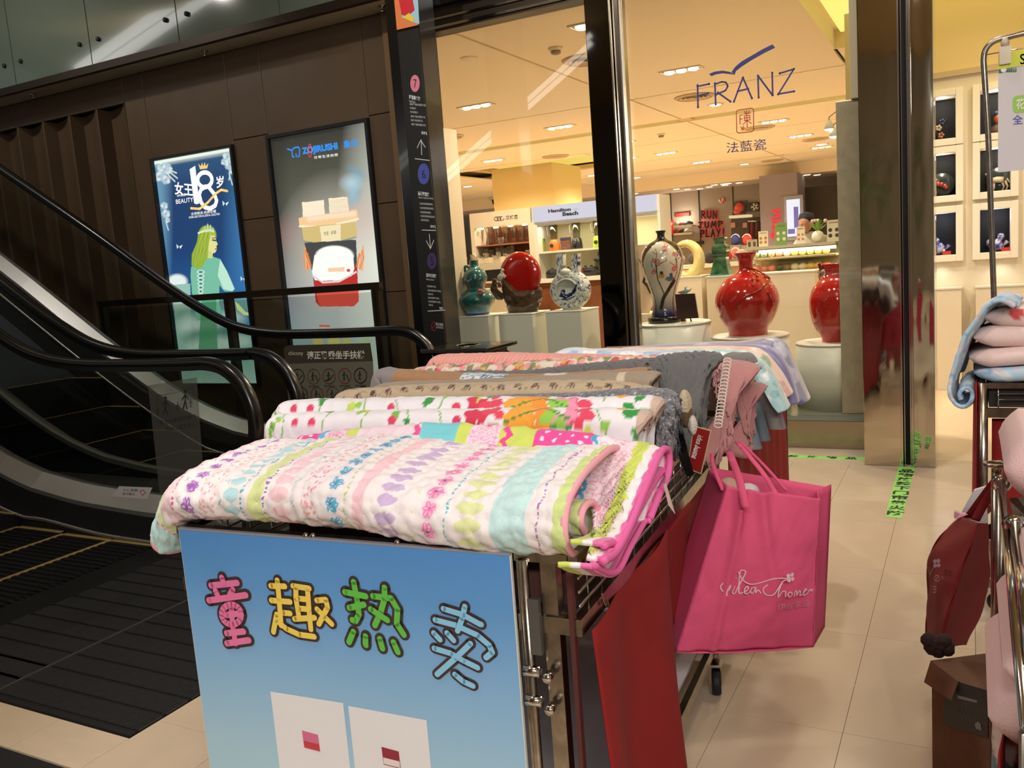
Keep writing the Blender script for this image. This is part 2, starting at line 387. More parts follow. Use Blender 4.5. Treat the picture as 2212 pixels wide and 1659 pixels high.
# ================================================================== SETTING
mb = MB(); mb.box(-14, 4.2, -4, 6.0, -.06, -.013); floor = struct('floor', mb, m_grout)
tp = MB(); tp.box(0, .3615, 0, .7185, -.0125, 0); tile0 = None
def tile(x, y):
    global tile0
    if tile0 is None:
        o = bpy.data.objects.new('tile', bpy.data.meshes.new('tile')); me = o.data
        v = np.concatenate(tp.v); me.from_pydata(v.tolist(), [], tp.f); me.materials.append(m_tile); tile0 = o
    o = tile0 if tile0.name not in C.objects else tile0.copy()
    if o.name not in C.objects: C.objects.link(o)
    o.parent = floor; fo = ORIGIN['floor']; o.location = (x-fo[0], y-fo[1], -fo[2]); return o
xs = [-.707+.363*k for k in range(-5, 12)]
ys = [2.61+.72*k for k in range(-3, 5)]
for x in xs:
    for y in ys: tile(x+.0015, y+.0015)
for x in [-.707+.363*k for k in range(-9, -5)]:                      # strip of tiles between the two landing plates
    o = tile(x+.0015, 1.575); o.scale = (1, .27, 1)
mb = MB(); mb.box(-14, 4.2, 5.995, 36, -.06, -.001); struct('floor_shop', mb, m_shopfloor)
# brown side wall with panels, fluted bay on the left
wl = sgroup('wall_left', (-7, 6.4, 0))
mb = MB(); mb.box(-7.70, -4.34, 6.43, 6.6, 0, 3.68); mb.box(-13, -7.70, 6.57, 6.6, 0, 3.68); struct('backing', mb, m_blackm, wl)
def wpanel(x0, x1, z0, z1):
    b = MB(); b.bev(x0+.003, x1-.003, 6.385, 6.43, z0+.003, z1-.003, .003); return struct('wall_panel', b, m_brown, wl)
for z0, z1 in ((0, 1.32), (1.32, 2.10), (2.10, 2.86), (2.86, 3.68)):
    wpanel(-4.64, -4.40, z0, z1)
    wpanel(-6.26, -5.82, z0, z1)
wpanel(-5.82, -4.64, 2.84, 3.68); wpanel(-5.82, -4.64, 0, .47)
wpanel(-7.40, -6.26, 2.82, 3.68); wpanel(-7.40, -6.26, 0, .47); wpanel(-7.70, -7.40, 0, 3.68)
b = MB(); b.box(-4.40, -4.34, 6.36, 6.6, 0, 3.68); struct('edge_trim', b, m_bedge, wl)
wpanel(-10.4, -7.70, 3.42, 3.68)
for k in range(6):                                                   # scalloped upright panels
    x1 = -7.70-k*.45; P = []
    for i in range(11):
        t = i/10; P.append([(x1-.45*t, 6.385+.16*math.sin(PI*t*.5), z) for z in (0, 3.42)])
    b = MB(); b.grid(np.array(P)[:, ::-1]); b.box(x1-.45, x1-.43, 6.385, 6.56, 0, 3.42); struct('fluted_panel', b, m_brown, wl)
# glass-clad balcony edge above the wall
fa = sgroup('trim_1', (-7, 6.05, 3.68))
for k in range(6):
    x0 = -11.3+k*1.22
    b = MB(); b.box(x0+.006, x0+1.214, 6.02, 6.05, 3.73, 4.75); p = struct('glass_panel', b, m_fascia, fa)
    for dx, dz in ((.14, .22), (1.08, .22)):
        q = MB(); q.lathe([(.022, 0), (.022, .02), (.012, .026)], (x0+dx, 6.02, 3.73+dz), (0, -1, 0), 12); struct('bolt', q, m_blackm, p)
b = MB(); b.box(-11.4, -3.95, 6.0, 6.06, 3.66, 3.73); struct('bottom_rail', b, m_bronze, fa)
b = MB(); b.box(-11.4, -3.95, 6.06, 6.42, 3.68, 3.74); struct('soffit', b, mat('soffit_paint', (196, 186, 168), .7), fa)
for x, y in ((-8.9, 6.22), (-6.35, 6.24), (-4.30, 6.24)):
    t = thing('fire_sprinkler', 'small pendent sprinkler head under the balcony edge, %s' % ('leftmost, over the fluted wall' if x < -8 else 'above the queen poster' if x < -6 else 'nearest the black directory pillar'), 'sprinkler', (x, y, 3.68), None)
    b = MB(); b.lathe([(.035, 0), (.035, -.006), (.012, -.01), (.010, -.035), (.022, -.04), (.006, -.05)], (x, y, 3.68), seg=12); obj('sprinkler_head', b, m_chrome, t)
# facade
hd = sgroup('trim_2', (-2.2, 6.4, 3.41))
b = MB(); b.box(-4.30, -.15, 6.34, 6.5, 3.41, 3.56); struct('header_beam', b, m_bronze, hd)
b = MB(); b.box(-4.30, -.15, 6.30, 6.5, 3.60, 3.72); struct('header_channel', b, m_black, hd)
b = MB(); b.box(-4.30, -.15, 6.36, 6.5, 3.56, 3.60); b.box(-4.30, -.15, 6.40, 6.5, 3.72, 4.2); struct('header_infill', b, m_bronze, hd)
b = MB(); b.box(-4.30, -.15, 6.325, 6.34, 3.43, 3.45); b.box(-4.30, -.15, 6.325, 6.34, 3.50, 3.515); struct('header_bead', b, m_chrome, hd)
pl_ = sgroup('trim_3', (-2.4, 6.436, 0))
b = MB(); b.bev(-4.05, -2.50, 6.436, 7.25, 0, .205, .004); b.bev(-2.31, -.60, 6.436, 7.25, 0, .205, .004); struct('plinth', b, m_steel, pl_)
b = MB(); b.box(-4.05, -2.50, 6.43, 7.3, .205, .237); b.box(-2.31, -.60, 6.43, 7.3, .205, .237); struct('plinth_top', b, mat('grey_green_ledge', (120, 124, 112), .2), pl_)
for n_, (x0, x1) in enumerate(((-4.05, -2.53), (-2.30, -.60))):
    b = MB(); b.box(x0, x1, 6.455, 6.465, .237, 3.41); struct('window_%d' % (n_+1), b, m_glass)
cl = sgroup('trim_4', (-2.43, 6.4, 0))                               # mirror-clad mullion between the two panes
b = MB(); b.bev(-2.545, -2.345, 6.33, 6.47, 0, 3.72, .006); struct('pillar_face', b, m_darkmirror, cl)
b = MB(); b.bev(-2.343, -2.285, 6.36, 6.50, 0, 3.72, .008); struct('pillar_return', b, m_chrome, cl)
b = MB(); b.box(-2.35, -2.34, 6.318, 6.34, 0, 3.72); b.box(-2.285, -2.272, 6.40, 6.47, 0, 3.72); struct('pillar_bead', b, m_steel, cl)
dc = sgroup('trim_5', (-.4, 6.0, 0))                                 # mirror-clad column with the shutter guide
b = MB(); b.bev(-.612, -.385, 5.99, 6.45, 0, 3.72, .004); struct('column_face', b, m_mirror, dc)
b = MB(); b.bev(-.315, -.190, 5.985, 6.45, 0, 3.72, .004); struct('column_face', b, m_mirror2, dc)
b = MB(); b.box(-.385, -.315, 6.05, 6.4, 0, 3.72); struct('shutter_gap', b, m_blackm, dc)
b = MB(); b.box(-.387, -.376, 5.975, 6.06, 0, 3.72); b.box(-.369, -.364, 5.99, 6.06, 0, 3.72); b.box(-.334, -.327, 5.975, 6.06, 0, 3.72); b.box(-.325, -.312, 5.97, 6.06, 0, 3.72); struct('shutter_guide', b, m_chrome, dc)
b = MB(); b.bev(-.815, -.60, 6.55, 6.95, .237, 2.43, .004); struct('trim_6', b, m_stone)
b = MB(); b.bev(-.715, -.60, 6.52, 6.90, 2.432, 3.45, .003); struct('trim_7', b, m_cream)
b = MB(); b.box(-4.25, -4.10, 6.70, 6.95, 0, 2.72); struct('trim_8', b, mat('slab_paint', (206, 190, 162), .6))
b = MB(); b.box(-4.34, -4.20, 6.45, 6.9, 0, 3.7); struct('trim_9', b, m_blackm)
# shop ceiling, jointed into panels, with warm coves
ce = sgroup('ceiling', (-5, 15, 3.6))
def cpan(x0, x1, y0, y1): b = MB(); b.box(x0+.02, x1-.02, y0+.02, y1-.02, 3.6, 3.63); return struct('ceiling_panel', b, m_ceil, ce)
b = MB(); b.box(-16, 3.5, 6.5, 36, 3.80, 3.9); struct('backing', b, m_ceil, ce)
b = MB()
for y in (11.81, 16.9, 19.9): b.box(-16, 3.5, y-.1, y+.1, 3.615, 3.70)
for x in (-4.14, -9.9): b.box(x-.1, x+.1, 6.5, 25, 3.615, 3.70)
struct('groove_back', b, mat('groove_paint', (205, 180, 145), .9), ce)
for y0, y1 in ((6.5, 11.81), (11.81, 14.2), (14.6, 16.9), (16.9, 19.9), (19.9, 22.2), (22.62, 25.0)):
    for x0, x1 in ((-16, -9.9), (-9.9, -4.14), (-4.14, 3.5)):
        if y0 == 6.5 and x1 == 3.5:
            cpan(-4.14, -1.33, 6.5, 11.81); cpan(-1.33, 3.5, 10.75, 11.81); cpan(-1.33, 3.5, 6.5, 7.6); cpan(1.8, 3.5, 7.6, 10.75)
        elif y0 == 16.9 and x0 == -9.9: cpan(-7.0, -4.14, 16.9, 19.9)
        elif y0 == 16.9 and x1 == -9.9: cpan(-16, -10.7, 16.9, 19.9); cpan(-10.7, -7.0, 16.9, 17.35)
        else: cpan(x0, x1, y0, y1)
b = MB(); b.box(-1.35, -1.33, 7.6, 10.75, 3.6, 3.80); b.box(-1.33, 1.8, 10.75, 10.77, 3.6, 3.80); b.box(-16, 3.5, 14.18, 14.2, 3.6, 3.8); b.box(-16, 3.5, 14.6, 14.62, 3.6, 3.8); b.box(-16, 3.5, 22.2, 22.22, 3.6, 3.8); b.box(-16, 3.5, 22.6, 22.62, 3.6, 3.8)
struct('cove_lip', b, m_ceil, ce)
m_cove = emit_mat('warm_cove_lamp', (255, 222, 110), .95)
b = MB(); b.box(-16, 3.5, 14.24, 14.56, 3.74, 3.78); b.box(-16, 3.5, 22.26, 22.56, 3.74, 3.78); struct('cove_glow', b, m_cove, ce)
b = MB(); b.box(-1.25, 1.7, 7.7, 10.6, 3.74, 3.78); struct('cove_glow', b, emit_mat('bright_cove_glow', (255, 232, 120), 1.25), ce)  # recess top glows by itself, in place of light from hidden cove lamps
b = MB(); b.box(-10.6, -7.1, 17.45, 19.8, 3.74, 3.78); struct('cove_glow', b, m_cove, ce)
b = MB(); b.box(-16, 3.5, 24.9, 25.0, 3.28, 3.64); struct('trim_10', b, m_ceil)
b = MB(); b.box(-16, 3.5, 25.0, 36, 3.28, 3.34); struct('ceiling_far', b, mat('grey_pink_ceiling', (205, 190, 178), .8))
# walls inside the shop
nw = sgroup('wall_right', (.5, 9.25, 0))
m_nw = mat('display_wall_paint', (226, 214, 190), .7)
def wallpiece(x0, x1, z0, z1): b = MB(); b.box(x0, x1, 9.21, 9.40, z0, z1); return struct('wall_piece', b, m_nw, nw)
NX = [(-.515, -.108), (.09, .335), (.62, .865)]; NZ = [(2.33, 2.71), (1.815, 2.20), (1.265, 1.655)]
NX[0] = (-.353, -.108)
xe = [-.95]+[v for p in NX for v in p]+[3.2]
for i in range(0, len(xe), 2): wallpiece(xe[i], xe[i+1], 0, 2.88)
for x0, x1 in NX:
    for z0, z1 in ((0, NZ[2][0]), (NZ[2][1], NZ[1][0]), (NZ[1][1], NZ[0][0]), (NZ[0][1], 2.88)): wallpiece(x0, x1, z0, z1)
b = MB(); b.box(-.95, 3.2, 9.24, 9.4, 2.93, 3.8); struct('upper_wall', b, m_litwall, nw)
b = MB(); b.box(-.95, 3.2, 9.17, 9.4, 2.88, 2.93); struct('crown_moulding', b, mat('crown_paint', (196, 176, 140), .7), nw)
b = MB(); b.box(-.95, 3.2, 9.58, 9.62, 0, 3.0); struct('niche_backing', b, m_blackm, nw)
b = MB(); b.box(3.2, 3.3, 6.4, 9.6, 0, 3.6); struct('wall_side', b, m_cream)
b = MB(); b.box(-1.05, -.95, 9.2, 9.7, 0, 3.6); struct('wall_return', b, m_cream)
b = MB(); b.box(-9.8, -3.4, 26.9, 27.1, 0, 3.3); bw = struct('wall_back', b, mat('grey_sports_wall', (158, 146, 138), .7))
for x in (-9.0, -8.3, -7.4, -6.35, -5.2, -4.3): b = MB(); b.box(x, x+.03, 26.88, 26.9, 0, 3.3); struct('wall_joint', b, m_blackm, bw)
b = MB(); b.box(-16, -9.8, 27, 27.1, 0, 3.3); struct('wall_far', b, mat('far_wall_lilac', (150, 138, 150), .8))
b = MB(); b.box(-3.4, 3.5, 30, 30.1, 0, 3.3); struct('wall_far_right', b, mat('far_wall_dark', (70, 58, 50), .5))
b = MB(); b.box(-16.1, -16, 6.5, 33, 0, 3.6); struct('wall_far_left', b, m_cream)
b = MB(); b.box(-9.55, -8.05, 17.6, 19.2, 0, 3.6); struct('column', b, mat('yellow_lit_column', (238, 214, 150), .7))  # white column, with the yellow cove light put into its base colour

# mall hall behind and above the viewer (it shows only in the mirrors and glass)
b = MB(); b.box(-14, 6, -9, 6.3, 5.3, 5.4); struct('ceiling_hall', b, mat('hall_ceiling', (200, 170, 120), .8))
b = MB(); b.box(-14, 6, -9.1, -9, 0, 5.3); struct('wall_hall', b, mat('hall_wall', (150, 138, 118), .7))
b = MB(); b.box(-14, 6, -9, -4, -.06, -.001); struct('floor_hall', b, m_shopfloor)
t = thing('leafy_tree', 'bushy green indoor tree behind the viewer, mirrored in the steel column', 'tree', (-2.0, -4.5, 0))
b = MB(); b.tube([(-2, -4.5, .5), (-2.05, -4.5, 1.6), (-1.95, -4.5, 2.6)], [.08, .06, .03]); obj('trunk', b, m_wood, t); b = MB(); b.lathe([(.3, 0), (.36, .55), (.32, .55), (.3, .5)], (-2, -4.5, 0)); obj('pot', b, m_white, t)
b = MB(); rt = random.Random(5)
for k in range(900):
    a, e, r = rt.uniform(0, 6.28), rt.uniform(-1, 1.5), rt.uniform(.35, .95); c = np.array((-2+r*math.cos(a)*math.cos(e), -4.5+r*math.sin(a)*math.cos(e), 2.3+r*1.15*math.sin(e))); d = _n(np.array((math.cos(a), math.sin(a), rt.uniform(-1, .4))))*.22; s_ = _n(np.cross(d, (0, 0, 1)))*.025; b.add([c, c+d*.5+s_, c+d, c+d*.5-s_], [(0, 1, 2, 3)])
o = obj('foliage', b, mat('tree_leaf', (70, 130, 70), .5, vary=.4), t); o['kind'] = 'stuff'
# ================================================================== SHOP CEILING LAMPS
m_lampw = emit_mat('lamp_glow', (255, 236, 205), 12)
m_lamps = emit_mat('lamp_glow_soft', (255, 236, 205), 5)
ORD = 'first second third fourth fifth sixth seventh eighth ninth tenth eleventh twelfth thirteenth fourteenth fifteenth sixteenth seventeenth eighteenth'.split(); ROW = ORD[:6]
def lampspot(x, y, z, e, ang=150, tilt=None):
    d = bpy.data.lights.new('downlight_beam', 'SPOT'); d.energy = e; d.color = WARM; d.spot_size = math.radians(ang); d.spot_blend = .6; d.shadow_soft_size = .06
    o = bpy.data.objects.new('downlight_beam', d); C.objects.link(o); o.location = (x, y, z)
LAMP_E = 330
def downlight(x, y, label, e=1.0):
    t = thing('ceiling_downlight', label, 'downlight', (x, y, 3.6), 'recessed triple spotlights in the shop ceiling')
    f = MB(); 
    for a, b_ in ((-.25, -.23), (.23, .25)): f.box(x+a, x+b_, y-.10, y+.10, 3.585, 3.60)
    f.box(x-.23, x+.23, y-.10, y-.085, 3.585, 3.60); f.box(x-.23, x+.23, y+.085, y+.10, 3.585, 3.60)
    obj('frame', f, mat('lamp_frame', (225, 215, 195), .5), t)
    f = MB(); f.box(x-.23, x+.23, y-.085, y+.085, 3.592, 3.598); obj('recess', f, mat('lamp_recess', (90, 70, 50), .5), t)
    for k in (-.145, 0, .145):
        f = MB(); f.lathe([(.062, -.004), (.062, -.016), (.045, -.03), (1e-5, -.034)], (x+k, y, 3.598), seg=14); obj('bulb', f, m_lampw, t)
    lampspot(x, y, 3.54, LAMP_E*e)
    return t
for j, X in enumerate((-3.0, -5.8, -8.6, -11.4)):
    for i, Y in enumerate((7.74, 10.4, 13.1, 15.95, 18.65, 21.5)):
        if (j, i) in ((1, 0), (2, 0), (3, 0), (2, 1), (3, 1), (3, 2), (0, 2)): continue
        if X == -8.6 and Y == 18.65: X2, Y2 = -6.7, 18.65
        else: X2, Y2 = X, Y
        downlight(X2, Y2, 'triple recessed spotlight, %s row back from the window, %s column from the right' % (ROW[i], ROW[j]), 1.0)
for X, Y, q_ in ((-.9, 6.95, .4), (.9, 7.9, .22), (.9, 12, .7), (-.3, 15, .7), (.5, 19, .7)): lampspot(X, Y, 3.5, LAMP_E*q_)
def roundlamp(x, y, z, label, r=.07, g='small round downlights in the shop ceiling', m=m_lamps):
    t = thing('round_downlight', label, 'downlight', (x, y, z), g)
    f = MB(); f.lathe([(r*1.35, 0), (r*1.35, -.008), (r, -.012)], (x, y, z), seg=16); obj('trim_ring', f, mat('lamp_frame', (225, 215, 195), .5), t)
    f = MB(); f.lathe([(r, -.011), (r*.8, -.02), (1e-5, -.024)], (x, y, z), seg=16); obj('bulb', f, m, t)
for px, py, lb in ((1545, 225, 'round ceiling lamp seen behind the letter F of the blue window logo'), (1010, 402, 'round ceiling lamp above the wooden wall at far left of the shop'), (1375, 383, 'round ceiling lamp in the strip beyond the last yellow cove, near the dark pillar'), (1608, 354, 'round ceiling lamp in the strip beyond the last yellow cove, under the blue window lettering'), (1775, 311, 'large round ceiling lamp near the clip spotlights at right of the shop')):
    p = atZ(px, py, 3.6); roundlamp(p[0], p[1], 3.6, lb, .12 if px != 1545 else .09)
for k, (px, py) in enumerate([(1371, 407), (1461, 404), (1485, 408), (1512, 407), (1532, 403), (1543, 394), (1563, 391), (1573, 392), (1566, 399), (1597, 394), (1743, 368), (1765, 377), (1787, 383)]):
    p = atZ(px, py, 3.28)
    if p[1] < 25.1: p = atY(px, py, 25.3)*np.array((1, 1, 0))+np.array((0, 0, 3.28))
    roundlamp(p[0], p[1], 3.28, 'small round lamp in the lower far ceiling, %s from the left' % ORD[k] if k < 10 else 'small round lamp above the dark far doorway, %s from the left' % ORD[k-10], .10, 'lamps in the lower far ceiling' if k < 10 else 'lamps above the dark far doorway')
def diffuser(px, py, label, r=.28):
    p = atZ(px, py, 3.6); x, y = p[0], p[1]
    t = thing('air_diffuser', label, 'air vent', (x, y, 3.6), 'round ceiling air diffusers')
    m = mat('diffuser_paint', (196, 172, 138), .6)
    f = MB(); f.lathe([(r, 0), (r, -.012), (r*.86, -.03), (r*.84, -.01)], (x, y, 3.6), seg=28); obj('outer_ring', f, m, t)
    for q in (.66, .46, .26): f = MB(); f.lathe([(r*q, -.005), (r*(q+.1), -.028), (r*(q+.08), -.03), (r*q-.01, -.01)], (x, y, 3.6), seg=24); obj('vane_ring', f, m, t)
for px, py, lb in ((1500, 208, 'round air diffuser just left of the blue letter F'), (1270, 127, 'round air diffuser partly behind the dark pillar'), (965, 295, 'round air diffuser beside the white wall end at left of the shop'), (1200, 337, 'round air diffuser between two lamps above the appliance sign'), (1640, 275, 'round air diffuser just right of the red seal'), (1762, 300, 'round air diffuser near the clip spotlights'), (965, 403, 'round air diffuser at the far left end of the shop'), (1668, 346, 'round air diffuser beyond the far yellow cove')):
    diffuser(px, py, lb)
for px, py, lb in ((1200, 103, 'white smoke detector near the top of the left window pane'), (1428, 289, 'white smoke detector right of the dark pillar'), (1013, 125, 'flat round ceiling speaker at top left of the shop window')):
    p = atZ(px, py, 3.6); t = thing('smoke_detector', lb, 'smoke detector', p)
    f = MB(); f.lathe([(.075, 0), (.075, -.02), (.06, -.03)] if py != 125 else [(.09, 0), (.085, -.008)], p, seg=18); obj('base', f, m_ceil, t)
    if py != 125: f = MB(); f.lathe([(.05, -.03), (.05, -.055), (.035, -.065), (1e-5, -.068)], p, seg=18); obj('sensor_cap', f, mat('grey_plastic', (150, 135, 115), .5), t)
p = atZ(1076, 425, 3.6); t = thing('dome_camera', 'dark dome security camera hanging from the far ceiling left of the yellow-lit column', 'camera', p)
f = MB(); f.lathe([(.3, 0), (.3, -.06), (.27, -.08)], p, seg=18); obj('mount', f, m_white, t); f = MB(); f.lathe([(.22, -.08), (.2, -.2), (.1, -.28), (1e-5, -.3)], p, seg=18); obj('dome', f, m_blackm, t)
for px, py, lb in ((1791, 272, 'white clip spotlight on a curved arm, upper one by the stone pilaster'), (1801, 288, 'white clip spotlight on a curved arm, lower one by the stone pilaster')):
    p = atY(px, py, 9.0); t = thing('arm_spotlight', lb, 'spotlight', p)
    f = MB(); f.tube([p+np.array((.16, 0, .10)), p+np.array((.06, 0, .12)), p+np.array((0, 0, .08)), p+np.array((0, 0, .04))], .006); obj('arm', f, m_chrome, t)
    f = MB(); f.lathe([(.015, .05), (.03, .03), (.05, -.03)], p); obj('lamp_shade', f, m_white, t); f = MB(); f.lathe([(.045, -.031), (.02, -.045), (1e-5, -.048)], p); obj('bulb', f, m_lampw, t)
# lamps of the mall that show in the glass: sloping light strips under the crossing escalator
m_strip = emit_mat('strip_lamp', (255, 252, 245), 4)
for nm, P1, P2, wd, lb in (('a', (-9.6, -1.0, 2.50), (-5.4, -1.0, 4.98), .10, 'sloping white light strip behind the viewer, mirrored in the shop window'), ('b', (-11.8, 3.0, 4.75), (-8.2, 3.0, 5.62), .16, 'sloping twin light strip high over the escalators, mirrored in the balcony glass')):
    P1, P2 = np.array(P1), np.array(P2); t = thing('light_strip', lb, 'lamp', P1)
    for s_ in (-1, 1): f = MB(); o_ = np.array((0, 0, s_*wd*.62)); f.tube([P1+o_, P2+o_], wd*.45, 8); obj('tube_lamp', f, m_strip, t)
    f = MB(); f.tube([P1+(0, -.15, 0), P2+(0, -.15, 0)], .1, 6); obj('housing', f, m_blackm, t)
# ================================================================== FLAT PRINTS painted from photo positions
class Raster:
    def __init__(s, pl, x0, x1, y0, y1, res, base):
        s.pl = pl; nx, ny = int((x1-x0)/res)+1, int((y1-y0)/res)+1
        s.X, s.Y = np.meshgrid(np.linspace(x0, x1, nx), np.linspace(y0, y1, ny), indexing='ij'); s.c = np.zeros(s.X.shape+(3,))+lin(base)
        s.x0, s.x1, s.y0, s.y1 = x0, x1, y0, y1; s.z = lambda x, y: (x, y)
    def P(s, x, y): return s.pl.px(*s.z(x, y))
    def mix(s, col, m): s.c = mixc(s.c, col, m)
    def ell(s, x, y, rx, ry, col, soft=.15, a=1.0):
        c = s.P(x, y); ex = s.P(x+rx, y)-c; ey = s.P(x, y+ry)-c
        M = np.linalg.inv(np.array([ex, ey]).T); dx, dy = s.X-c[0], s.Y-c[1]
        d = np.hypot(M[0, 0]*dx+M[0, 1]*dy, M[1, 0]*dx+M[1, 1]*dy); s.mix(col, np.clip((1+soft/2-d)/max(soft, 1e-3), 0, 1)*a)
    def poly(s, pts, col, a=1.0): s.mix(col, inpoly(s.X, s.Y, [tuple(s.P(*p)) for p in pts])*a)
    def line(s, pts, w, col, a=1.0, soft=.4):
        q = [tuple(s.P(*p)) for p in pts]; e = np.linalg.norm(s.P(pts[0][0]+w/2, pts[0][1])-s.P(*pts[0]))
        s.mix(col, np.clip((e-seglen(s.X, s.Y, q))/(e*soft)+.5, 0, 1)*a)
    def grad_y(s, stops):
        t = (s.Y-s.y0)/(s.y1-s.y0); v = [q[0] for q in stops]; cs = np.array([lin(q[1]) for q in stops])
        s.c = np.stack([np.interp(t, v, cs[:, k]) for k in range(3)], -1)
    def build(s, name, m, parent, h=0.0, label=None):
        P = s.pl.o + s.X[..., None]*s.pl.ex + s.Y[..., None]*s.pl.ey + s.pl.n*h
        b = MB(); b.grid(P, smooth=False)
        return obj(name, b, m, parent, cols=s.c.reshape(-1, 3), label=label)
PW = Plane((0, 6.385, 0), (1, 0, 0), (0, 0, 1))                       # wall plane of the light boxes: coordinates are world x, z
# ---------------- light box 1: queen poster
t = thing('lightbox_poster', 'backlit blue poster of a long-haired woman in a green dress under the number 18', 'poster', (-6.83, 6.39, .5), 'backlit advertising boxes on the brown wall')
f = MB()
for x0, x1, z0, z1 in ((-7.40, -7.375, .47, 2.82), (-6.285, -6.26, .47, 2.82), (-7.375, -6.285, .47, .495), (-7.375, -6.285, 2.795, 2.82)): f.box(x0, x1, 6.345, 6.43, z0, z1)
obj('frame', f, m_blackm, t)
R = Raster(PW, -7.375, -6.285, .495, 2.795, .0045, (20, 70, 120)); z7 = lambda x, y: (320+x/2.861, 280+y/2.861); R.z = z7
R.grad_y([(0, (190, 225, 215)), (.12, (140, 190, 180)), (.24, (60, 120, 150)), (.4, (25, 85, 145)), (.6, (14, 60, 112)), (.85, (16, 58, 104)), (.97, (35, 80, 120)), (1, (235, 245, 235))])
R.ell(60, 600, 60, 560, (140, 200, 230), 1.2, .5); R.ell(600, 620, 90, 420, (70, 150, 210), 1.4, .5)
for x, y, r in ((100, 240, 42), (70, 290, 30), (110, 310, 28), (85, 220, 25), (130, 250, 22), (490, 170, 30), (505, 215, 34), (520, 250, 24), (470, 200, 20), (100, 470, 22), (110, 520, 26), (120, 560, 16)):
    for k in range(5): R.ell(x+r*.55*math.cos(k*1.257+x), y+r*.55*math.sin(k*1.257+x), r*.5, r*.5, (225, 235, 235) if k % 2 else (180, 205, 215), .5, .9)
    R.ell(x, y, r*.25, r*.25, (150, 175, 190), .5)
for a, b_ in (((130, 260), (180, 300)), ((120, 275), (165, 320)), ((130, 250), (175, 268)), ((500, 270), (520, 340)), ((515, 265), (545, 320)), ((505, 280), (500, 310)), ((110, 570), (125, 620))): R.line([a, b_], 7, (215, 228, 228), .9)
for x, y in ((190, 722), (475, 455), (585, 920)): R.poly([(x-16, y-16), (x, y+2), (x-12, y+16)], (205, 240, 235)); R.poly([(x+3, y), (x+24, y-10), (x+10, y+16)], (235, 250, 245))
# the figure: seat fabric, dress, hair, face, tiara
R.ell(180, 940, 60, 45, (228, 240, 235), .4); R.poly([(150, 960), (260, 950), (270, 1400), (185, 1400)], (150, 195, 180)); 
for k in range(14): R.ell(200+31*k % 430, 1080+(k*67) % 290, 75, 34+(k*13) % 30, ((206, 228, 212), (120, 165, 145), (225, 240, 230), (88, 140, 112))[k % 4], 1.0, .7)
R.poly([(265, 850), (330, 800), (400, 785), (445, 800), (490, 880), (535, 985), (520, 1000), (470, 1000), (440, 960), (440, 1080), (470, 1180), (300, 1180), (270, 1000), (262, 900)], (118, 190, 160))
R.poly([(445, 800), (490, 880), (535, 985), (520, 1000), (465, 985), (430, 900)], (190, 232, 210)); R.poly([(330, 1060), (420, 1050), (430, 1380), (310, 1380)], (70, 150, 100), .85)
R.poly([(535, 1060), (560, 1080), (600, 1125), (636, 1135), (630, 1150), (590, 1145), (550, 1110)], (210, 225, 150))
for k in range(7): R.ell(325, 880+k*24, 24-k*1.5, 13, (205, 235, 222), .3); R.ell(325, 880+k*24, 14-k, 7, (60, 130, 110), .3)
R.ell(365, 655, 55, 62, (170, 190, 60), .2); R.poly([(312, 640), (375, 640), (395, 720), (370, 790), (330, 850), (300, 858), (268, 840), (270, 770), (300, 700)], (150, 178, 52))
for k in range(16): R.line([(325+k*4, 640+k % 3*12), (300+k*5.5, 730+k % 4*8), (280+k*6, 840-k*5)], 3, (205, 215, 95) if k % 2 else (105, 140, 35), .7)
R.poly([(385, 655), (412, 655), (420, 685), (430, 708), (422, 720), (425, 740), (415, 760), (385, 770), (372, 740), (378, 690)], (225, 225, 150)); R.poly([(372, 740), (400, 768), (398, 795), (366, 795)], (205, 215, 130))
R.line([(398, 682), (418, 686)], 7, (60, 70, 40)); R.line([(395, 670), (416, 668)], 4, (110, 110, 40)); R.ell(419, 738, 7, 5, (190, 90, 70), .4)
R.line([(310, 640), (340, 628), (380, 622), (405, 630)], 8, (225, 240, 200)); 
for x, y in ((350, 605), (368, 585), (385, 592), (400, 610)): R.line([(x, 628), (x, y)], 6, (200, 228, 190))
R.poly([(40, 190), (560, 95), (560, 125), (40, 215)], (240, 250, 235), .9)
pn = R.build('poster_sheet', print_mat('lightbox_print', emit=1.0), t)
g = MB(); wt = mat('poster_white_ink', (250, 250, 250), .5, emit=.95); gd = mat('poster_gold_ink', (240, 200, 110), .5, emit=.8)
Z7 = lambda x, y: z7(x, y)
b = MB(); text(b, PW, '女王', Z7(162, 322), Z7(274, 332), Z7(166, 402), .002, .02); text(b, PW, '岁', Z7(420, 290), Z7(466, 283), Z7(424, 362), .002, .02); text(b, PW, 'BEAUTY', Z7(172, 433), Z7(278, 418), Z7(174, 460), .002, .0)
text(b, PW, 'HAPPY BIRTHDAY', Z7(180, 402), Z7(235, 396), Z7(180, 416), .002); text(b, PW, '全球精选 经典珍藏', Z7(265, 512), Z7(420, 494), Z7(266, 530), .002); text(b, PW, 'GLOBAL SELECTION & CLASSICAL COLLECTION', Z7(252, 536), Z7(442, 514), Z7(253, 549), .002)
obj('poster_lettering', b, wt, t)
b = MB(); 
poly(b, PW, [(258, 245), (292, 224), (318, 455), (300, 462), (286, 455)], .003, Z7)
def ring2(b, pts, w_, h, zoom): strokes(b, PW, [pts], w_, h, zoom)
ring2(b, [(352+44*math.cos(q*.35), 310+46*math.sin(q*.35)) for q in range(19)], 9, .0032, Z7)
ring2(b, [(358, 352), (330, 368), (318, 400), (330, 450), (352, 480), (385, 488), (415, 470), (425, 440), (412, 400), (380, 360)], 9, .0032, Z7)
obj('poster_number', b, wt, t)
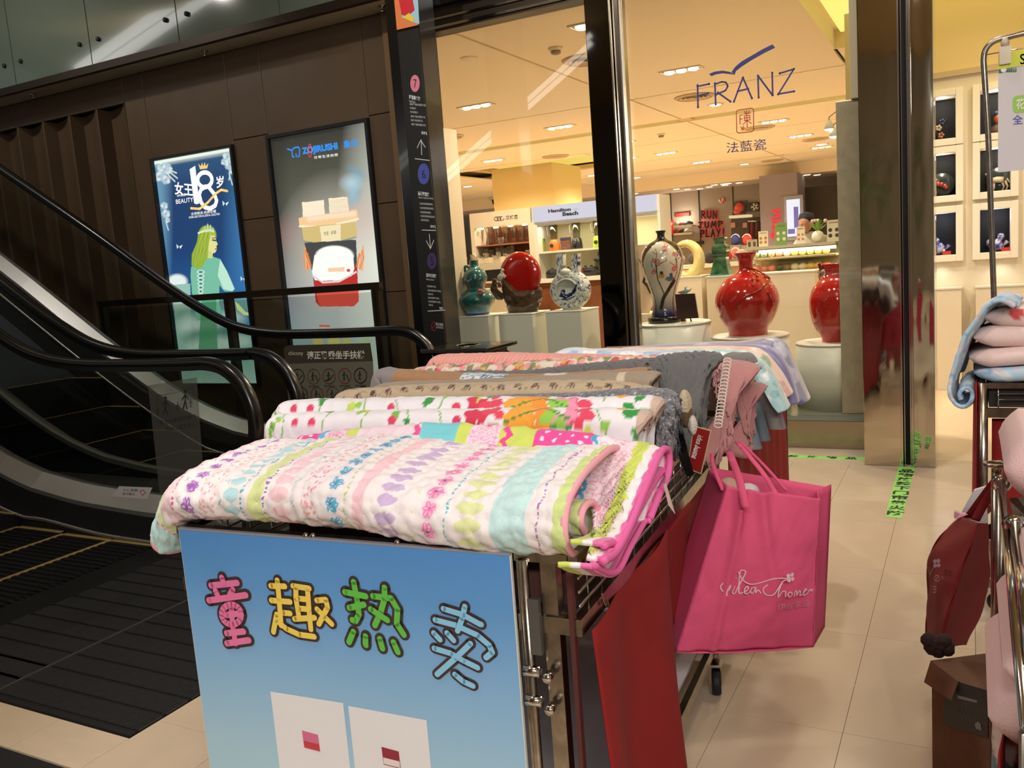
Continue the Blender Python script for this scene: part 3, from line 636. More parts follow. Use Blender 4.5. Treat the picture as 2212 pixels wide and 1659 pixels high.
b = MB(); strokes(b, PW, [[(268, 486), (320, 490), (370, 452), (420, 395), (455, 372), (492, 380)]], 5, .0045, Z7)
poly(b, PW, [(322, 245), (312, 210), (328, 228), (334, 203), (342, 228), (352, 200), (356, 226), (374, 208), (366, 240)], .003, Z7); obj('poster_crown', b, gd, t)
# ---------------- light box 2: rice cooker poster
t = thing('lightbox_poster', 'backlit grey poster of a flaming red rice cooker with blue lettering', 'poster', (-5.23, 6.39, .5), 'backlit advertising boxes on the brown wall')
f = MB()
for x0, x1, z0, z1 in ((-5.82, -5.79, .47, 2.84), (-4.67, -4.64, .47, 2.84), (-5.79, -4.67, .47, .5), (-5.79, -4.67, 2.81, 2.84)): f.box(x0, x1, 6.345, 6.43, z0, z1)
obj('frame', f, m_blackm, t)
R = Raster(PW, -5.79, -4.67, .5, 2.81, .0045, (60, 60, 50)); R.z = z7
R.grad_y([(0, (170, 185, 180)), (.2, (150, 165, 170)), (.32, (120, 128, 140)), (.5, (96, 98, 98)), (.75, (86, 86, 74)), (.92, (66, 66, 54)), (1, (46, 48, 42))])
R.ell(1420, 800, 150, 700, (235, 240, 225), 1.7, .75); R.ell(780, 700, 60, 600, (10, 12, 10), 1.6, .6); R.ell(1330, 560, 110, 120, (200, 120, 120), 1.5, .35); R.ell(880, 640, 80, 80, (150, 80, 80), 1.6, .4); R.ell(1150, 820, 220, 300, (255, 250, 230), 1.8, .6)
for k in range(16): R.ell(1255+(k*29) % 60-k*1.0, 240+k*14, 30-k*.8, 22, (110, 165, 190), 1.6, .30)
R.ell(1255, 330, 50, 40, (190, 220, 232), 1.5, .7); R.ell(1265, 400, 26, 50, (160, 200, 220), 1.5, .5)
R.poly([(950, 450), (1085, 435), (1095, 540), (958, 545)], (255, 236, 205)); R.poly([(1115, 425), (1230, 415), (1245, 525), (1122, 545)], (250, 235, 205))
for k in range(10): R.line([(1122, 440+k*11), (1240, 428+k*10)], 3, (225, 200, 160), .7)
R.poly([(930, 545), (1290, 495), (1297, 545), (1285, 572), (950, 605), (935, 590)], (250, 205, 150)); R.line([(935, 598), (1100, 600), (1298, 552)], 8, (255, 245, 215))
for k in range(9): R.ell(1000+k*33, 552-k*4, 20, 16, (255, 232, 205), .9, .8)
R.poly([(950, 605), (1285, 570), (1290, 655), (1240, 690), (1100, 708), (985, 700), (960, 680)], (214, 190, 120)); R.poly([(1060, 600), (1190, 585), (1190, 700), (1075, 706)], (255, 244, 205), .7); R.line([(962, 690), (1100, 712), (1285, 665)], 6, (120, 150, 140))
R.poly([(965, 700), (1285, 680), (1290, 800), (1300, 1060), (1270, 1092), (1060, 1094), (1035, 1060), (1020, 900)], (66, 68, 66)); R.poly([(1020, 870), (1290, 850), (1302, 1060), (1272, 1092), (1060, 1094), (1035, 1065)], (190, 36, 32)); R.poly([(1035, 1000), (1300, 990), (1302, 1060), (1272, 1092), (1060, 1094)], (215, 75, 62))
R.ell(1150, 780, 118, 62, (255, 255, 250), .15); R.poly([(1028, 775), (1268, 775), (1275, 860), (1255, 905), (1180, 930), (1080, 935), (1030, 930), (1012, 880)], (255, 255, 248)); R.poly([(1110, 858), (1215, 850), (1212, 876), (1115, 880)], (250, 205, 170)); R.ell(1238, 870, 12, 10, (210, 70, 60), .3)
R.line([(1020, 905), (1080, 945), (1180, 938), (1285, 880)], 9, (225, 215, 210))
for px, sg in ((985, 1), (1310, -1)):
    for k in range(7): R.line([(px+sg*(k*6-12), 870-k*4), (px+sg*(k*4-22)+8*math.sin(k), 800-k*6), (px+sg*(k*3-18), 720+k*12)], 7, ((240, 130, 50), (255, 190, 90), (230, 90, 40))[k % 3], .75)
R.line([(1060, 1212), (1120, 1214)], 9, (220, 80, 60)); R.ell(1050, 1310, 32, 26, (205, 190, 110), .3); R.ell(1150, 1310, 40, 28, (215, 200, 120), .3); R.ell(1225, 1308, 28, 24, (205, 195, 120), .3); R.ell(1345, 1310, 35, 24, (190, 205, 160), .3)
pn = R.build('poster_sheet', MATS['lightbox_print'], t)
bl = mat('poster_blue_ink', (40, 130, 220), .5, emit=.9)
b = MB(); text(b, PW, 'ZOJIRUSHI', Z7(948, 112), Z7(1168, 78), Z7(956, 165), .002, .05); obj('poster_brand', b, bl, t); b = MB(); text(b, PW, '象印', Z7(1206, 68), Z7(1294, 56), Z7(1210, 118), .002, .02)
obj('poster_characters', b, bl, t); b = MB(); strokes(b, PW, [[(862, 120), (890, 128), (905, 112), (930, 108), (938, 125), (935, 165), (928, 168)], [(890, 128), (893, 168), (902, 168)], [(915, 150), (917, 168)]], 3, .002, Z7); obj('poster_logo', b, bl, t)
b = MB(); strokes(b, PW, [[(1001+11*math.cos(q*.393), 130+40*math.sin(q*.393)) for q in range(17)]], 1.6, .003, Z7); obj('poster_ring', b, mat('poster_red_ink', (225, 60, 40), .5, emit=.9), t)
b = MB(); text(b, PW, '日常生活创想', Z7(1028, 164), Z7(1172, 146), Z7(1030, 181), .002, 0, 0, 1.2); obj('poster_lettering', b, wt, t); 
b = MB(); text(b, PW, '饪·择', Z7(1085, 632), Z7(1165, 622), Z7(1086, 655), .002); obj('poster_caption', b, mat('poster_brown_ink', (120, 90, 50), .5, emit=.5), t)
# ---------------- guard rail in front of the light boxes
t = thing('guard_rail', 'dark metal guard railing with glass infill in front of the lit posters', 'railing', (-6.2, 6.0, 0))
f = MB(); f.box(-8.0, -4.40, 5.97, 6.03, 1.36, 1.42); obj('top_rail', f, m_bronze, t)
for x in (-7.95, -6.17, -4.45): f = MB(); f.box(x-.035, x-.005, 5.965, 6.035, 0, 1.37); f.box(x+.005, x+.035, 5.965, 6.035, 0, 1.37); obj('post', f, m_bronze, t)
f = MB(); f.box(-7.9, -6.21, 5.995, 6.005, .08, 1.34); f.box(-6.13, -4.49, 5.995, 6.005, .08, 1.34); obj('glass_panel', f, glass_mat('rail_glass', (235, 238, 235), 1.0), t)
# ---------------- directory pillar
DX0, DX1, DY = -3.77, -3.545, 5.6
t = thing('directory_pillar', 'tall black floor directory pillar listing floors 7, 6 and 5', 'sign', (-3.66, 5.68, 0))
f = MB(); f.bev(DX0-.06, DX1, DY, DY+.22, 0, 3.9, .004); obj('body', f, m_black, t)
PD = Plane((0, DY, 0), (1, 0, 0), (0, 0, 1)); z8 = lambda x, y: (840+x*.4222, 100+y*.4222)
q = [PD.px(853+16, 0), PD.px(905+4, 0)]
f = MB(); f.box(DX0+.035, DX1-.004, DY-.012, DY, .78, 3.24); obj('sign_panel', f, mat('sign_panel_black', (30, 29, 28), .35), t)
PDf = Plane((0, DY-.0125, 0), (1, 0, 0), (0, 0, 1))
f = MB(); f.box(DX0+.035, DX1-.004, DY-.012, DY, 3.26, 3.9); obj('picture_panel', f, mat('orange_panel_ground', (214, 120, 70), .4), t)
f = MB(); poly(f, PDf, [(872, 0), (903, 0), (906, 52), (890, 48), (868, 38)], .001); obj('picture_splash', f, mat('blue_splash', (150, 190, 205), .4), t)
f = MB(); poly(f, PDf, [(862, 0), (892, 0), (896, 22), (880, 36), (868, 32)], .002); obj('picture_splash', f, mat('crimson_splash', (190, 40, 50), .4), t)
f = MB(); poly(f, PDf, [(870, 38), (884, 28), (896, 40), (892, 48)], .003); obj('picture_splash', f, mat('yellow_splash', (225, 190, 60), .4), t)
sw = mat('sign_white_ink', (205, 205, 205), .5); 
b = MB(); T = lambda s, x0, y0, x1, y1, h_, bold=0: text(b, PDf, s, z8(x0, y0), z8(x1, y1), z8(x0+2, y0+h_), .0006, bold)
T('鲜香美食馆', 103, 247, 160, 258, 22, .03); T('Food Court', 104, 274, 134, 279, 12); T('童玩家居馆', 148, 740, 205, 748, 22, .03); T("Children's Toys&Home Collection", 150, 768, 228, 774, 12); T('运动休闲馆', 190, 1160, 242, 1166, 20, .03); T('Sporty Leisure', 191, 1186, 230, 1190, 12)
for y, ws in ((290, 82), (310, 30), (330, 38), (352, 74), (372, 60), (393, 72)): T('美食广场各式餐饮小吃', 106+(y-290)*.08, y, 106+(y-290)*.08+ws, y+ws*.08, 11)
for y, ws in ((798, 68), (820, 70), (842, 56), (862, 74), (882, 42)): T('儿童玩具家居用品家纺', 155+(y-798)*.08, y, 155+(y-798)*.08+ws, y+ws*.08, 11)
for y, ws in ((1222, 44), (1243, 68), (1262, 26), (1281, 56), (1300, 62), (1318, 22)): T('运动休闲服饰户外用品', 195+(y-1222)*.08, y, 195+(y-1222)*.08+ws, y+ws*.08, 10)
T('直梯请往里', 166, 434, 194, 438, 16, .03); T('直梯请往里', 212, 914, 238, 917, 14, .03); T('你在这', 258, 1332, 278, 1335, 14, .03); T('禁止吸烟', 240, 1412, 276, 1417, 16); T('NO SMOKING', 242, 1433, 276, 1436, 9)
obj('lettering', b, sw, t)
b = MB(); strokes(b, PDf, [[(166, 478), (168, 555)], [(145, 520), (163, 480), (186, 516)], [(134, 575), (208, 584)], [(207, 960), (213, 1034)], [(192, 995), (213, 1036), (230, 992)], [(170, 940), (240, 942)], [(200, 1355), (287, 1350)]], 1.6, .0006, z8); obj('arrow_marks', b, sw, t)
for (x, y, rx, ry, col, d) in ((134, 190, 24, 44, (205, 120, 140), '7'), (178, 653, 30, 54, (72, 82, 160), '6'), (220, 1098, 24, 42, (66, 50, 96), '5')):
    b = MB(); poly(b, PDf, [(x+rx*math.cos(k*.3142), y+ry*math.sin(k*.3142)) for k in range(20)], .0006, z8); d_ = obj('floor_disc', b, mat('disc_%s' % d, col, .5), t)
    b = MB(); text(b, PDf, d, z8(x-9, y-22), z8(x+8, y-20), z8(x-6, y+22), .0014); obj('floor_number', b, m_blackm, d_)
b = MB(); strokes(b, PDf, [[(230+12*math.cos(k*.419), 1433+22*math.sin(k*.419)) for k in range(16)], [(222, 1445), (238, 1420)]], 1.2, .0006, z8); obj('no_smoking_mark', b, mat('sign_red_ink', (150, 50, 60), .5), t)
# ---------------- litter bin
t = thing('litter_bin', 'low black litter bin with polished stone lid beside the directory pillar', 'bin', (-3.2, 5.4, 0))
f = MB(); f.bev(-3.42, -3.0, 5.25, 5.62, 0, .86, .012); obj('body', f, m_black, t)
f = MB(); f.bev(-3.52, -2.97, 5.2, 5.68, .895, .925, .006); obj('lid', f, mat('polished_dark_stone', (46, 42, 38), .08, coat=.5), t)
f = MB(); f.box(-3.42, -3.02, 5.26, 5.60, .86, .895); obj('collar', f, m_bronze, t)
f = MB(); f.lathe([(.10, .926), (.10, .929), (.085, .929), (.085, .926)], (-3.25, 5.42, 0), seg=20); obj('ash_ring', f, m_chrome, t)
f = MB(); f.box(-3.38, -3.12, 5.243, 5.25, .60, .74); obj('opening', f, m_blackm, t)
# ================================================================== ESCALATORS
def cr1(pts, n=6):
    """smooth polyline through 2D/3D points"""
    P = [np.asarray(p, float) for p in pts]; out = []
    for i in range(len(P)-1):
        p0 = P[max(i-1, 0)]; p1 = P[i]; p2 = P[i+1]; p3 = P[min(i+2, len(P)-1)]
        for k in range(n):
            t = k/n; out.append(.5*((2*p1)+(-p0+p2)*t+(2*p0-5*p1+4*p2-p3)*t*t+(-p0+3*p1-3*p2+p3)*t**3))
    out.append(P[-1]); return out
def rail_profile(XE, dx=0.0):
    """centre line of a handrail in (x, z): sloping, level, then round the end newel"""
    a = [(-13.0, 5.53), (-9.2, 3.33), (-8.24, 2.77), (-7.03, 2.06), (-6.2, 1.55), (-5.75, 1.30), (-5.40, 1.15), (-5.0, 1.082), (-4.5, 1.068), (-4.0, 1.068)]
    a = [(x+dx, z) for x, z in a]; c = (XE-.33, .735)
    for k in range(9): q = PI/2-k*PI/8*1.05; a.append((c[0]+.33*math.cos(q), c[1]+.335*math.sin(q)))
    a.append((XE-.40, .40)); return a
def zdeck(x):                                                        # height of the inner deck line
    return float(np.interp(x, [-13, -8.45, -7.0, -6.3, -5.9, -5.5, -5.0, -4.4, -3.4], [4.62, 1.98, 1.06, .66, .48, .36, .29, .26, .25]))
def balustrade(t, Y, XE, side, dx=0.0):
    """side=+1: steps lie toward +Y of it"""
    pr = cr1(rail_profile(XE, dx), 5)
    P = []
    for i, (x, z) in enumerate(pr):
        a = np.array(pr[max(i-1, 0)]); b_ = np.array(pr[min(i+1, len(pr)-1)]); tg = _n(b_-a); n = np.array((-tg[1], tg[0]))
        ring = []
        for (w_, h_) in ((-.036, -.012), (-.04, .004), (-.034, .020), (-.018, .028), (.018, .028), (.034, .020), (.04, .004), (.036, -.012), (.02, -.016), (-.02, -.016)):
            ring.append((x+n[0]*h_, Y+w_, z+n[1]*h_))
        P.append(ring+[ring[0]])
    f = MB(); f.grid(np.array(P)); obj('handrail', f, m_rubber, t)
    f = MB(); G = []
    for i, (x, z) in enumerate(pr):
        a = np.array(pr[max(i-1, 0)]); b_ = np.array(pr[min(i+1, len(pr)-1)]); tg = _n(b_-a); n = np.array((-tg[1], tg[0]))
        G.append([(x+n[0]*h_, Y+w_, z+n[1]*h_) for w_, h_ in ((-.022, -.016), (-.022, -.045), (.022, -.045), (.022, -.016))])
    f.grid(np.array(G), smooth=False); obj('handrail_guide', f, mat('guide_metal', (70, 70, 70), .25, metal=.9), t)
    top = [(x, z-.03) for x, z in pr if z > zdeck(x)]
    V = []; 
    for x, z in top: V.append([(x, Y, zdeck(x)-.02), (x, Y, z)])
    f = MB(); f.grid(np.array(V), smooth=False); obj('glass_panel', f, m_darkglass, t)
    xs_ = np.concatenate([np.linspace(-13, -8, 6), np.linspace(-7.8, -4.0, 22), [XE-.05]])
    f = MB(); f.grid(np.array([[(x, Y-side*.03, zdeck(x)-.035), (x, Y-side*.03, zdeck(x)+.0), (x, Y+side*.02, zdeck(x)+.005), (x, Y+side*.12, zdeck(x)-.075), (x, Y+side*.125, zdeck(x)-.10)] for x in xs_]), smooth=False); obj('inner_deck', f, m_alu, t)
    f = MB(); f.grid(np.array([[(x, Y+side*.125, zdeck(x)-.10), (x, Y+side*.135, zdeck(x)-.55 if x < -5 else -.02)] for x in xs_]), smooth=False); obj('skirt', f, m_blackm, t)
    f = MB(); f.grid(np.array([[(x, Y-side*.03, zdeck(x)-.035), (x, Y-side*.035, max(zdeck(x)-1.6, -.01) if x < -5 else -.01)] for x in xs_]), smooth=False); obj('outer_cladding', f, m_black, t)
    f = MB(); f.box(XE-.06, XE-.03, Y-.06, Y+.14*side if side > 0 else Y+.06, 0, .25) if side > 0 else f.box(XE-.06, XE-.03, Y-.14, Y+.06, 0, .25); obj('end_cap', f, m_blackm, t)
m_step = mat('step_metal', (34, 34, 36), .45, metal=.5); m_yel = mat('step_yellow', (176, 150, 92), .5)
def escalator(Y0, Y1, XE0, XE1, label, steps, dx1=0.0):
    t = thing('escalator', label, 'escalator', (-6, (Y0+Y1)/2, 0), 'escalators')
    balustrade(t, Y0, XE0, 1); balustrade(t, Y1, XE1, -1, dx1)
    ya, yb = Y0+.14, Y1-.14
    for k in range(steps):
        x1 = -4.22-.46*k; z = 0 if k < 3 else min(.03+(k-3)*.20, 9)
        z = [0, 0, .012, .10, .27, .48][k] if k < 6 else .48+(k-5)*.262
        f = MB(); f.box(x1-.455, x1, ya, yb, z-.30, z-.006)
        for j in range(24): f.box(x1-.45, x1-.004, ya+.02+j*(yb-ya-.04)/24, ya+.02+(j+.5)*(yb-ya-.04)/24, z-.006, z)
        s_ = obj('step', f, m_step, t)
        f = MB(); f.box(x1-.455, x1-.43, ya+.02, yb-.02, z-.004, z+.002); f.box(x1-.43, x1, ya, ya+.03, z-.004, z+.002); f.box(x1-.43, x1, yb-.03, yb, z-.004, z+.002); obj('yellow_border', f, m_yel, s_)
    f = MB(); f.box(-4.22, -3.98, ya, yb, -.01, .006)
    for j in range(30): f.box(-4.28, -4.22, ya+.03+j*(yb-ya-.06)/30, ya+.03+(j+.4)*(yb-ya-.06)/30, -.002, .006)
    obj('comb_plate', f, mat('comb_metal', (40, 40, 42), .4, metal=.6), t)
    for ys_ in (ya, yb-.012):
        f = MB(); f.tube(cr1([(x, ys_+.006, zdeck(x)-.30 if x < -5.3 else np.interp(x, [-5.3, -4.8, -4.4, -4.24], [.075, .025, .012, .01])) for x in (-9, -7, -6, -5.6, -5.3, -4.8, -4.4, -4.24)], 4), .012, 6); obj('skirt_brush', f, m_alu, t)
        f = MB(); f.box(-4.28, -4.15, ys_-.01 if ys_ == ya else ys_-.02, ys_+.03, .002, .03); obj('comb_safety_end', f, mat('safety_yellow', (225, 190, 40), .5), t)
    return t
escA = escalator(2.0, 3.5, -3.90, -3.50, 'nearer black escalator rising to the left, its steps edged in yellow', 9)
escB = escalator(3.97, 5.3, -3.60, -3.45, 'farther black escalator rising to the left before the lit posters', 7)
f = MB(); f.box(-13, -3.56, 3.55, 3.93, -.01, .22); struct('trim_11', f, m_blackm)
# stickers on the glass
G3 = Plane((0, 3.492, 0), (1, 0, 0), (0, 0, 1))
t = thing('safety_sticker', 'translucent grey sticker of adults leading children on the near escalator glass', 'sign', tuple(atY(380, 1060, 3.49)))
f = MB(); poly(f, G3, [(320, 833), (425, 815), (433, 925), (442, 1060), (350, 1110), (330, 925)], .001); obj('sheet', f, mat('frosted_sticker', (92, 92, 84), .5, alpha=.62), t)
b = MB(); zz = lambda x, y: (x/2.4578, 550+y/2.4578)
def person_icon(b, pl, x, y, h, zoom, w_=None, hh=.002):
    w_ = w_ or h*.09
    poly(b, pl, [(x+h*.09*math.cos(k*.785), y-h*.42+h*.09*math.sin(k*.785)) for k in range(8)], hh, zoom)
    strokes(b, pl, [[(x, y-h*.28), (x, y+h*.05)], [(x, y-h*.26), (x-h*.16, y)], [(x, y-h*.26), (x+h*.17, y-h*.02)], [(x, y+h*.05), (x-h*.1, y+h*.48)], [(x, y+h*.05), (x+h*.1, y+h*.48)]], w_/zoom_scale(zoom), hh, zoom)
def zoom_scale(z): return (100.0/(z(100, 0)[0]-z(0, 0)[0])) if z else 1.0
person_icon(b, G3, 880, 800, 95, zz); person_icon(b, G3, 985, 770, 100, zz); person_icon(b, G3, 945, 805, 45, zz); person_icon(b, G3, 838, 830, 40, zz); person_icon(b, G3, 1015, 790, 45, zz)
strokes(b, G3, [[(835, 750), (925, 735)], [(835, 750), (838, 850)], [(930, 735), (1025, 705)], [(1025, 705), (1030, 815)]], .8, .0015, zz)
text(b, G3, '乘坐扶梯请照顾好', zz(845, 880), zz(1040, 845), zz(848, 905), .0015); text(b, G3, '您的小孩及老人', zz(880, 918), zz(1040, 885), zz(882, 945), .0015)
obj('lettering', b, mat('sticker_grey_ink', (44, 46, 44), .5), t)
G1 = Plane((0, 5.29, 0), (1, 0, 0), (0, 0, 1))
t = thing('instruction_sign', 'grey escalator instruction sign with round icons on the far escalator glass', 'sign', tuple(atY(710, 860, 5.29)))
f = MB(); poly(f, G1, [(616, 786), (806, 780), (812, 930), (630, 940)], .001); obj('sheet', f, mat('sign_grey_sheet', (100, 98, 84), .5), t)
f = MB(); poly(f, G1, [(613, 752), (622, 746), (800, 741), (806, 780), (616, 786)], .0012); obj('header_band', f, mat('sign_header_band', (58, 54, 42), .5), t)
b = MB(); text(b, G1, 'chicony', zz(1532, 512), zz(1610, 512), zz(1534, 540), .0035); text(b, G1, '请正确乘坐手扶梯', zz(1630, 512), zz(1936, 508), zz(1632, 556), .0035, .03); obj('lettering', b, mat('sign_pale_ink', (196, 196, 180), .5), t)
b = MB(); br = MB()
for r_, ys_ in ((0, 648), (1, 745)):
    for k in range(5):
        x = 1583+k*83+r_*18; y = ys_-k*1.5
        if r_ == 0 or k < 5: strokes(br if k in (1, 2, 3) else b, G1, [[(x+33*math.cos(q*.35), y+40*math.sin(q*.35)) for q in range(19)]], 2.0, .0026, zz)
        person_icon(b, G1, x-4, y, 48, zz, None, .0026)
        if k in (0, 2): strokes(b, G1, [[(x-22, y+24), (x, y+20), (x+24, y-8)]], 1.6, .0026, zz)
        if k in (1, 3): strokes(b, G1, [[(x+12, y-5), (x+20, y+22)]], 2.2, .0026, zz)
        if r_ == 0: text(b, G1, '请勿倚靠扶手', zz(x-28, y+48), zz(x+28, y+46), zz(x-27, y+58), .0026)
o = obj('icons', b, mat('sign_dark_ink', (30, 28, 24), .5), t); o['kind'] = 'stuff'; o = obj('icon_rings', br, mat('sign_ring_red', (110, 60, 48), .5), t); o['kind'] = 'stuff'
GD = Plane((0, 3.47, 0), (1, 0, 0), (0, 0, 1))
t = thing('warning_label', 'small white warning label with a red hand mark on the near escalator skirt', 'label', tuple(atY(290, 1078, 3.375)))
GD = Plane((0, 3.372, 0), (1, 0, 0), (0, 0, 1))
f = MB(); poly(f, GD, [(258, 1050), (330, 1053), (318, 1078), (243, 1072)], .002); obj('sheet', f, mat('label_white', (205, 200, 198), .5), t)
b = MB(); text(b, GD, '小心夹脚', zz(655, 1240), zz(735, 1243), zz(652, 1255), .003); text(b, GD, '请勿靠近', zz(652, 1262), zz(720, 1265), zz(650, 1275), .003); obj('lettering', b, mat('label_ink', (60, 60, 70), .5), t)
b = MB(); strokes(b, GD, [[(755, 1270), (745, 1255), (765, 1250), (775, 1262), (755, 1280)]], 1.6, .003, zz); obj('hand_mark', b, mat('label_red', (190, 70, 70), .5), t)
# landing plates: ribbed black metal
m_plate = mat('landing_plate', (44, 44, 46), .5, metal=.35)
def plate(name, x0, x1, y0, y1):
    f = MB(); f.box(x0, x1, y0, y1, -.012, .002); n = int((y1-y0)/.115)
    for j in range(n):
        ya = y0+.03+j*.115
        f.box(x0+.02, x1-.02, ya, ya+.100, .002, .0055)
    return f
t = sgroup('floor_plate', (-3, 2.6, 0))
def ribs(x0, x1, y0, y1):
    f = MB(); n = int((y1-y0)/.115)
    k = int((x1-x0)/.0135)
    for j in range(n):
        ya = y0+.03+j*.115
        for i in range(k): xx = x0+.02+i*.0135; f.box(xx, xx+.0065, ya, ya+.096, .004, .0085)
    o = obj('rib', f, mat('plate_rib', (62, 62, 64), .45, metal=.4), t); o['kind'] = 'stuff'; return o
for x0, x1, y0, y1 in ((-3.345, -2.53, 1.78, 4.0), (-4.0, -3.355, 1.78, 3.36)):
    struct('landing_panel', plate('p', x0, x1, y0, y1), m_plate, t); ribs(x0, x1, y0, y1)
f = MB(); f.box(-3.355, -3.345, 1.78, 3.9, -.01, .004); struct('joint_strip', f, m_alu, t)
struct('landing_panel', plate('p', -3.355, -2.53, 4.0, 5.9), m_plate, t)
struct('landing_panel', plate('p', -5.6, -3.36, 1.78, 2.05), m_plate, t)
struct('landing_panel', plate('p', -3.9, -2.56, .3, 1.565), m_plate, t); ribs(-3.9, -2.56, 1.1, 1.56)
# ================================================================== DISPLAY WINDOW: pedestals and vases
m_ped = mat('pedestal_white', (226, 226, 214), .35)
def ped_box(x0, x1, y0, y1, z, label):
    t = thing('display_pedestal', label, 'pedestal', ((x0+x1)/2, (y0+y1)/2, .237), 'display pedestals in the shop window')
    f = MB(); f.bev(x0, x1, y0, y1, .237, z-.012, .004); obj('body', f, m_ped, t)
    f = MB(); f.bev(x0-.004, x1+.004, y0-.004, y1+.004, z-.012, z, .003); obj('top', f, m_white, t); return t
def ped_cyl(cx, cy, r, z, label, z0=.237):
    t = thing('display_pedestal', label, 'pedestal', (cx, cy, z0), 'display pedestals in the shop window')
    f = MB(); f.lathe([(r, z0), (r, z-.014)], (cx, cy, 0), seg=48); obj('body', f, m_ped, t)
    f = MB(); f.lathe([(r+.003, z-.014), (r+.003, z-.003), (r-.004, z)], (cx, cy, 0), seg=48); obj('top', f, m_white, t); return t
PYB = 6.70
def zat(px, py, Y): return atY(px, py, Y)[2]
zb = atY(1020, 678, PYB)[2]
ped_box(atY(980, 680, PYB)[0], atY(1054, 680, PYB)[0], PYB, PYB+.36, 1.05, 'square white pedestal carrying the teal gourd vase')
ped_box(atY(1076, 680, PYB)[0], atY(1150, 680, PYB)[0], PYB, PYB+.36, 1.055, 'square white pedestal carrying the red disc ornament')
ped_box(atY(1178, 675, PYB)[0], atY(1255, 675, PYB)[0], PYB, PYB+.40, 1.06, 'square white pedestal carrying the blue and white flask')
VY = 6.92
ped_cyl(-2.155, VY, .30, .915, 'round white pedestal carrying the painted black and white vase')
ped_cyl(-1.54, VY, .30, .795, 'round white pedestal carrying the long-necked red vase')
ped_cyl(-.90, VY, .285, .728, 'round white pedestal carrying the broad red jar by the column')
def px_prof(rows, Y, cx0, cy0, cx1, cy1):
    """silhouette rows (y px, half width px) -> [(radius, height)] about the axis through two axis pixels"""
    a, b_ = atY(cx0, cy0, Y), atY(cx1, cy1, Y); out = []
    for y, hw in rows:
        t = (y-cy0)/(cy1-cy0); x = cx0+(cx1-cx0)*t; p = atY(x, y, Y)
        out.append((hw*depth_of(p)/F_, p[2]))
    return out[::-1], np.array([(a[0]+b_[0])/2, Y, 0])
def smooth_prof(pr, n=4):
    return [(max(float(p[0]), 1e-4), float(p[1])) for p in cr1(pr, n)]
def glaze(name, rgb, **k): return mat(name, rgb, k.pop('rough', .12), coat=.6, **k)
m_red = glaze('red_glaze', (176, 22, 18), spec=.6)
# --- teal double gourd
pr, c = px_prof([(560, 9.5), (566, 9.5), (573, 10), (578, 14), (586, 22), (598, 26.5), (608, 24), (617, 19.5), (622, 19.5), (630, 30), (643, 40), (655, 37), (665, 30), (670, 26), (674, 25), (678, 25)], 6.88, 1026, 560, 1029, 678)
pr = [(r, z-pr[0][1]+1.05) for r, z in pr]
t = thing('gourd_vase', 'teal crackle-glazed double gourd vase, leftmost on the window pedestals', 'vase', (c[0], 6.88, 1.05), None)
sp = smooth_prof(pr); f = MB(); f.lathe(sp, c, seg=40)
V = np.concatenate(f.v); tz = (V[:, 2]-1.05)/(pr[-1][1]-1.05)
col = lin((32, 92, 92))+np.zeros((len(V), 3)); n_ = fbm(V[:, 0]*30, V[:, 2]*30+V[:, 1]*20, 3)[:, None]; col = col*(.7+.6*n_); lo = np.clip((.17-tz)/.12, 0, 1)[:, None]; col = col*(1-lo)+lin((120, 170, 190))*lo; lo = (tz < .035)[:, None]; col = np.where(lo, lin((30, 60, 130)), col)
d_, i_ = worley(np.arctan2(V[:, 1]-c[1], V[:, 0]-c[0])*9, V[:, 2]*60, 2); col = np.where(((tz > .62) & (tz < .66) & (d_ < .25))[:, None], lin((150, 190, 200)), col)
obj('body', f, print_mat('painted_glaze', .12, coat=.6), t, cols=col)
f = MB(); f.tube(cr1([c+(-.03, -.03, sp[-1][1]-.07), c+(-.075, -.03, sp[-1][1]-.05), c+(-.08, -.03, sp[-1][1]-.11), c+(-.06, -.03, sp[-1][1]-.16)]), .012, 8); obj('handle', f, glaze('teal_glaze', (32, 92, 92)), t)
f = MB()
for k in range(5): q = c+(.10+.03*math.cos(k*1.9), -.10+.0*k, 1.05+.205+.016*math.sin(k*1.9)); f.ball(q, .016, n=5, seg=8)
obj('flower_relief', f, glaze('pink_flower_glaze', (200, 120, 110)), t)
# --- red disc with brown wave
cD = atY(1124, 594, 6.88); r_ = 50*depth_of(cD)/F_
t = thing('disc_ornament', 'large glossy red disc ornament on brown rock waves with a white horse', 'ornament', (cD[0], 6.88, 1.055), None)
f = MB(); f.lathe([(1e-4, -.045), (r_*.6, -.042), (r_*.93, -.028), (r_, 0), (r_*.93, .028), (r_*.6, .042), (1e-4, .045)], cD, (0, -1, 0), 48); obj('disc', f, m_red, t)
P = []; 
for i in range(25):
    row = []
    for j in range(13):
        u_ = i/24*2*PI; h = j/12; rr = .125+.055*math.sin(PI*h*.62)
        n1 = float(fbm(np.array(math.cos(u_)*3+5), np.array(math.sin(u_)*3+h*5), 5))
        rr *= .85+.35*n1; z = 1.055+h*(.14+.20*max(0, math.cos(u_-3.3))**1.5+.07*max(0, math.cos(u_))**2)
        row.append((cD[0]+rr*math.cos(u_)*1.05, 6.88+rr*math.sin(u_)*.55, z))
    P.append(row)
P = np.array(P); P[-1] = P[0]; f = MB(); f.grid(P); f.add([p for p in P[:-1, -1]], [tuple(range(24))]); f.add([p for p in P[:-1, 0]], [tuple(range(23, -1, -1))])
obj('wave_base', f, mat('brown_rock_glaze', (88, 66, 48), .15, coat=.7, vary=.6, vscale=25, bump=.3, bscale=25), t)
f = MB(); q = atY(1080, 625, 6.80)
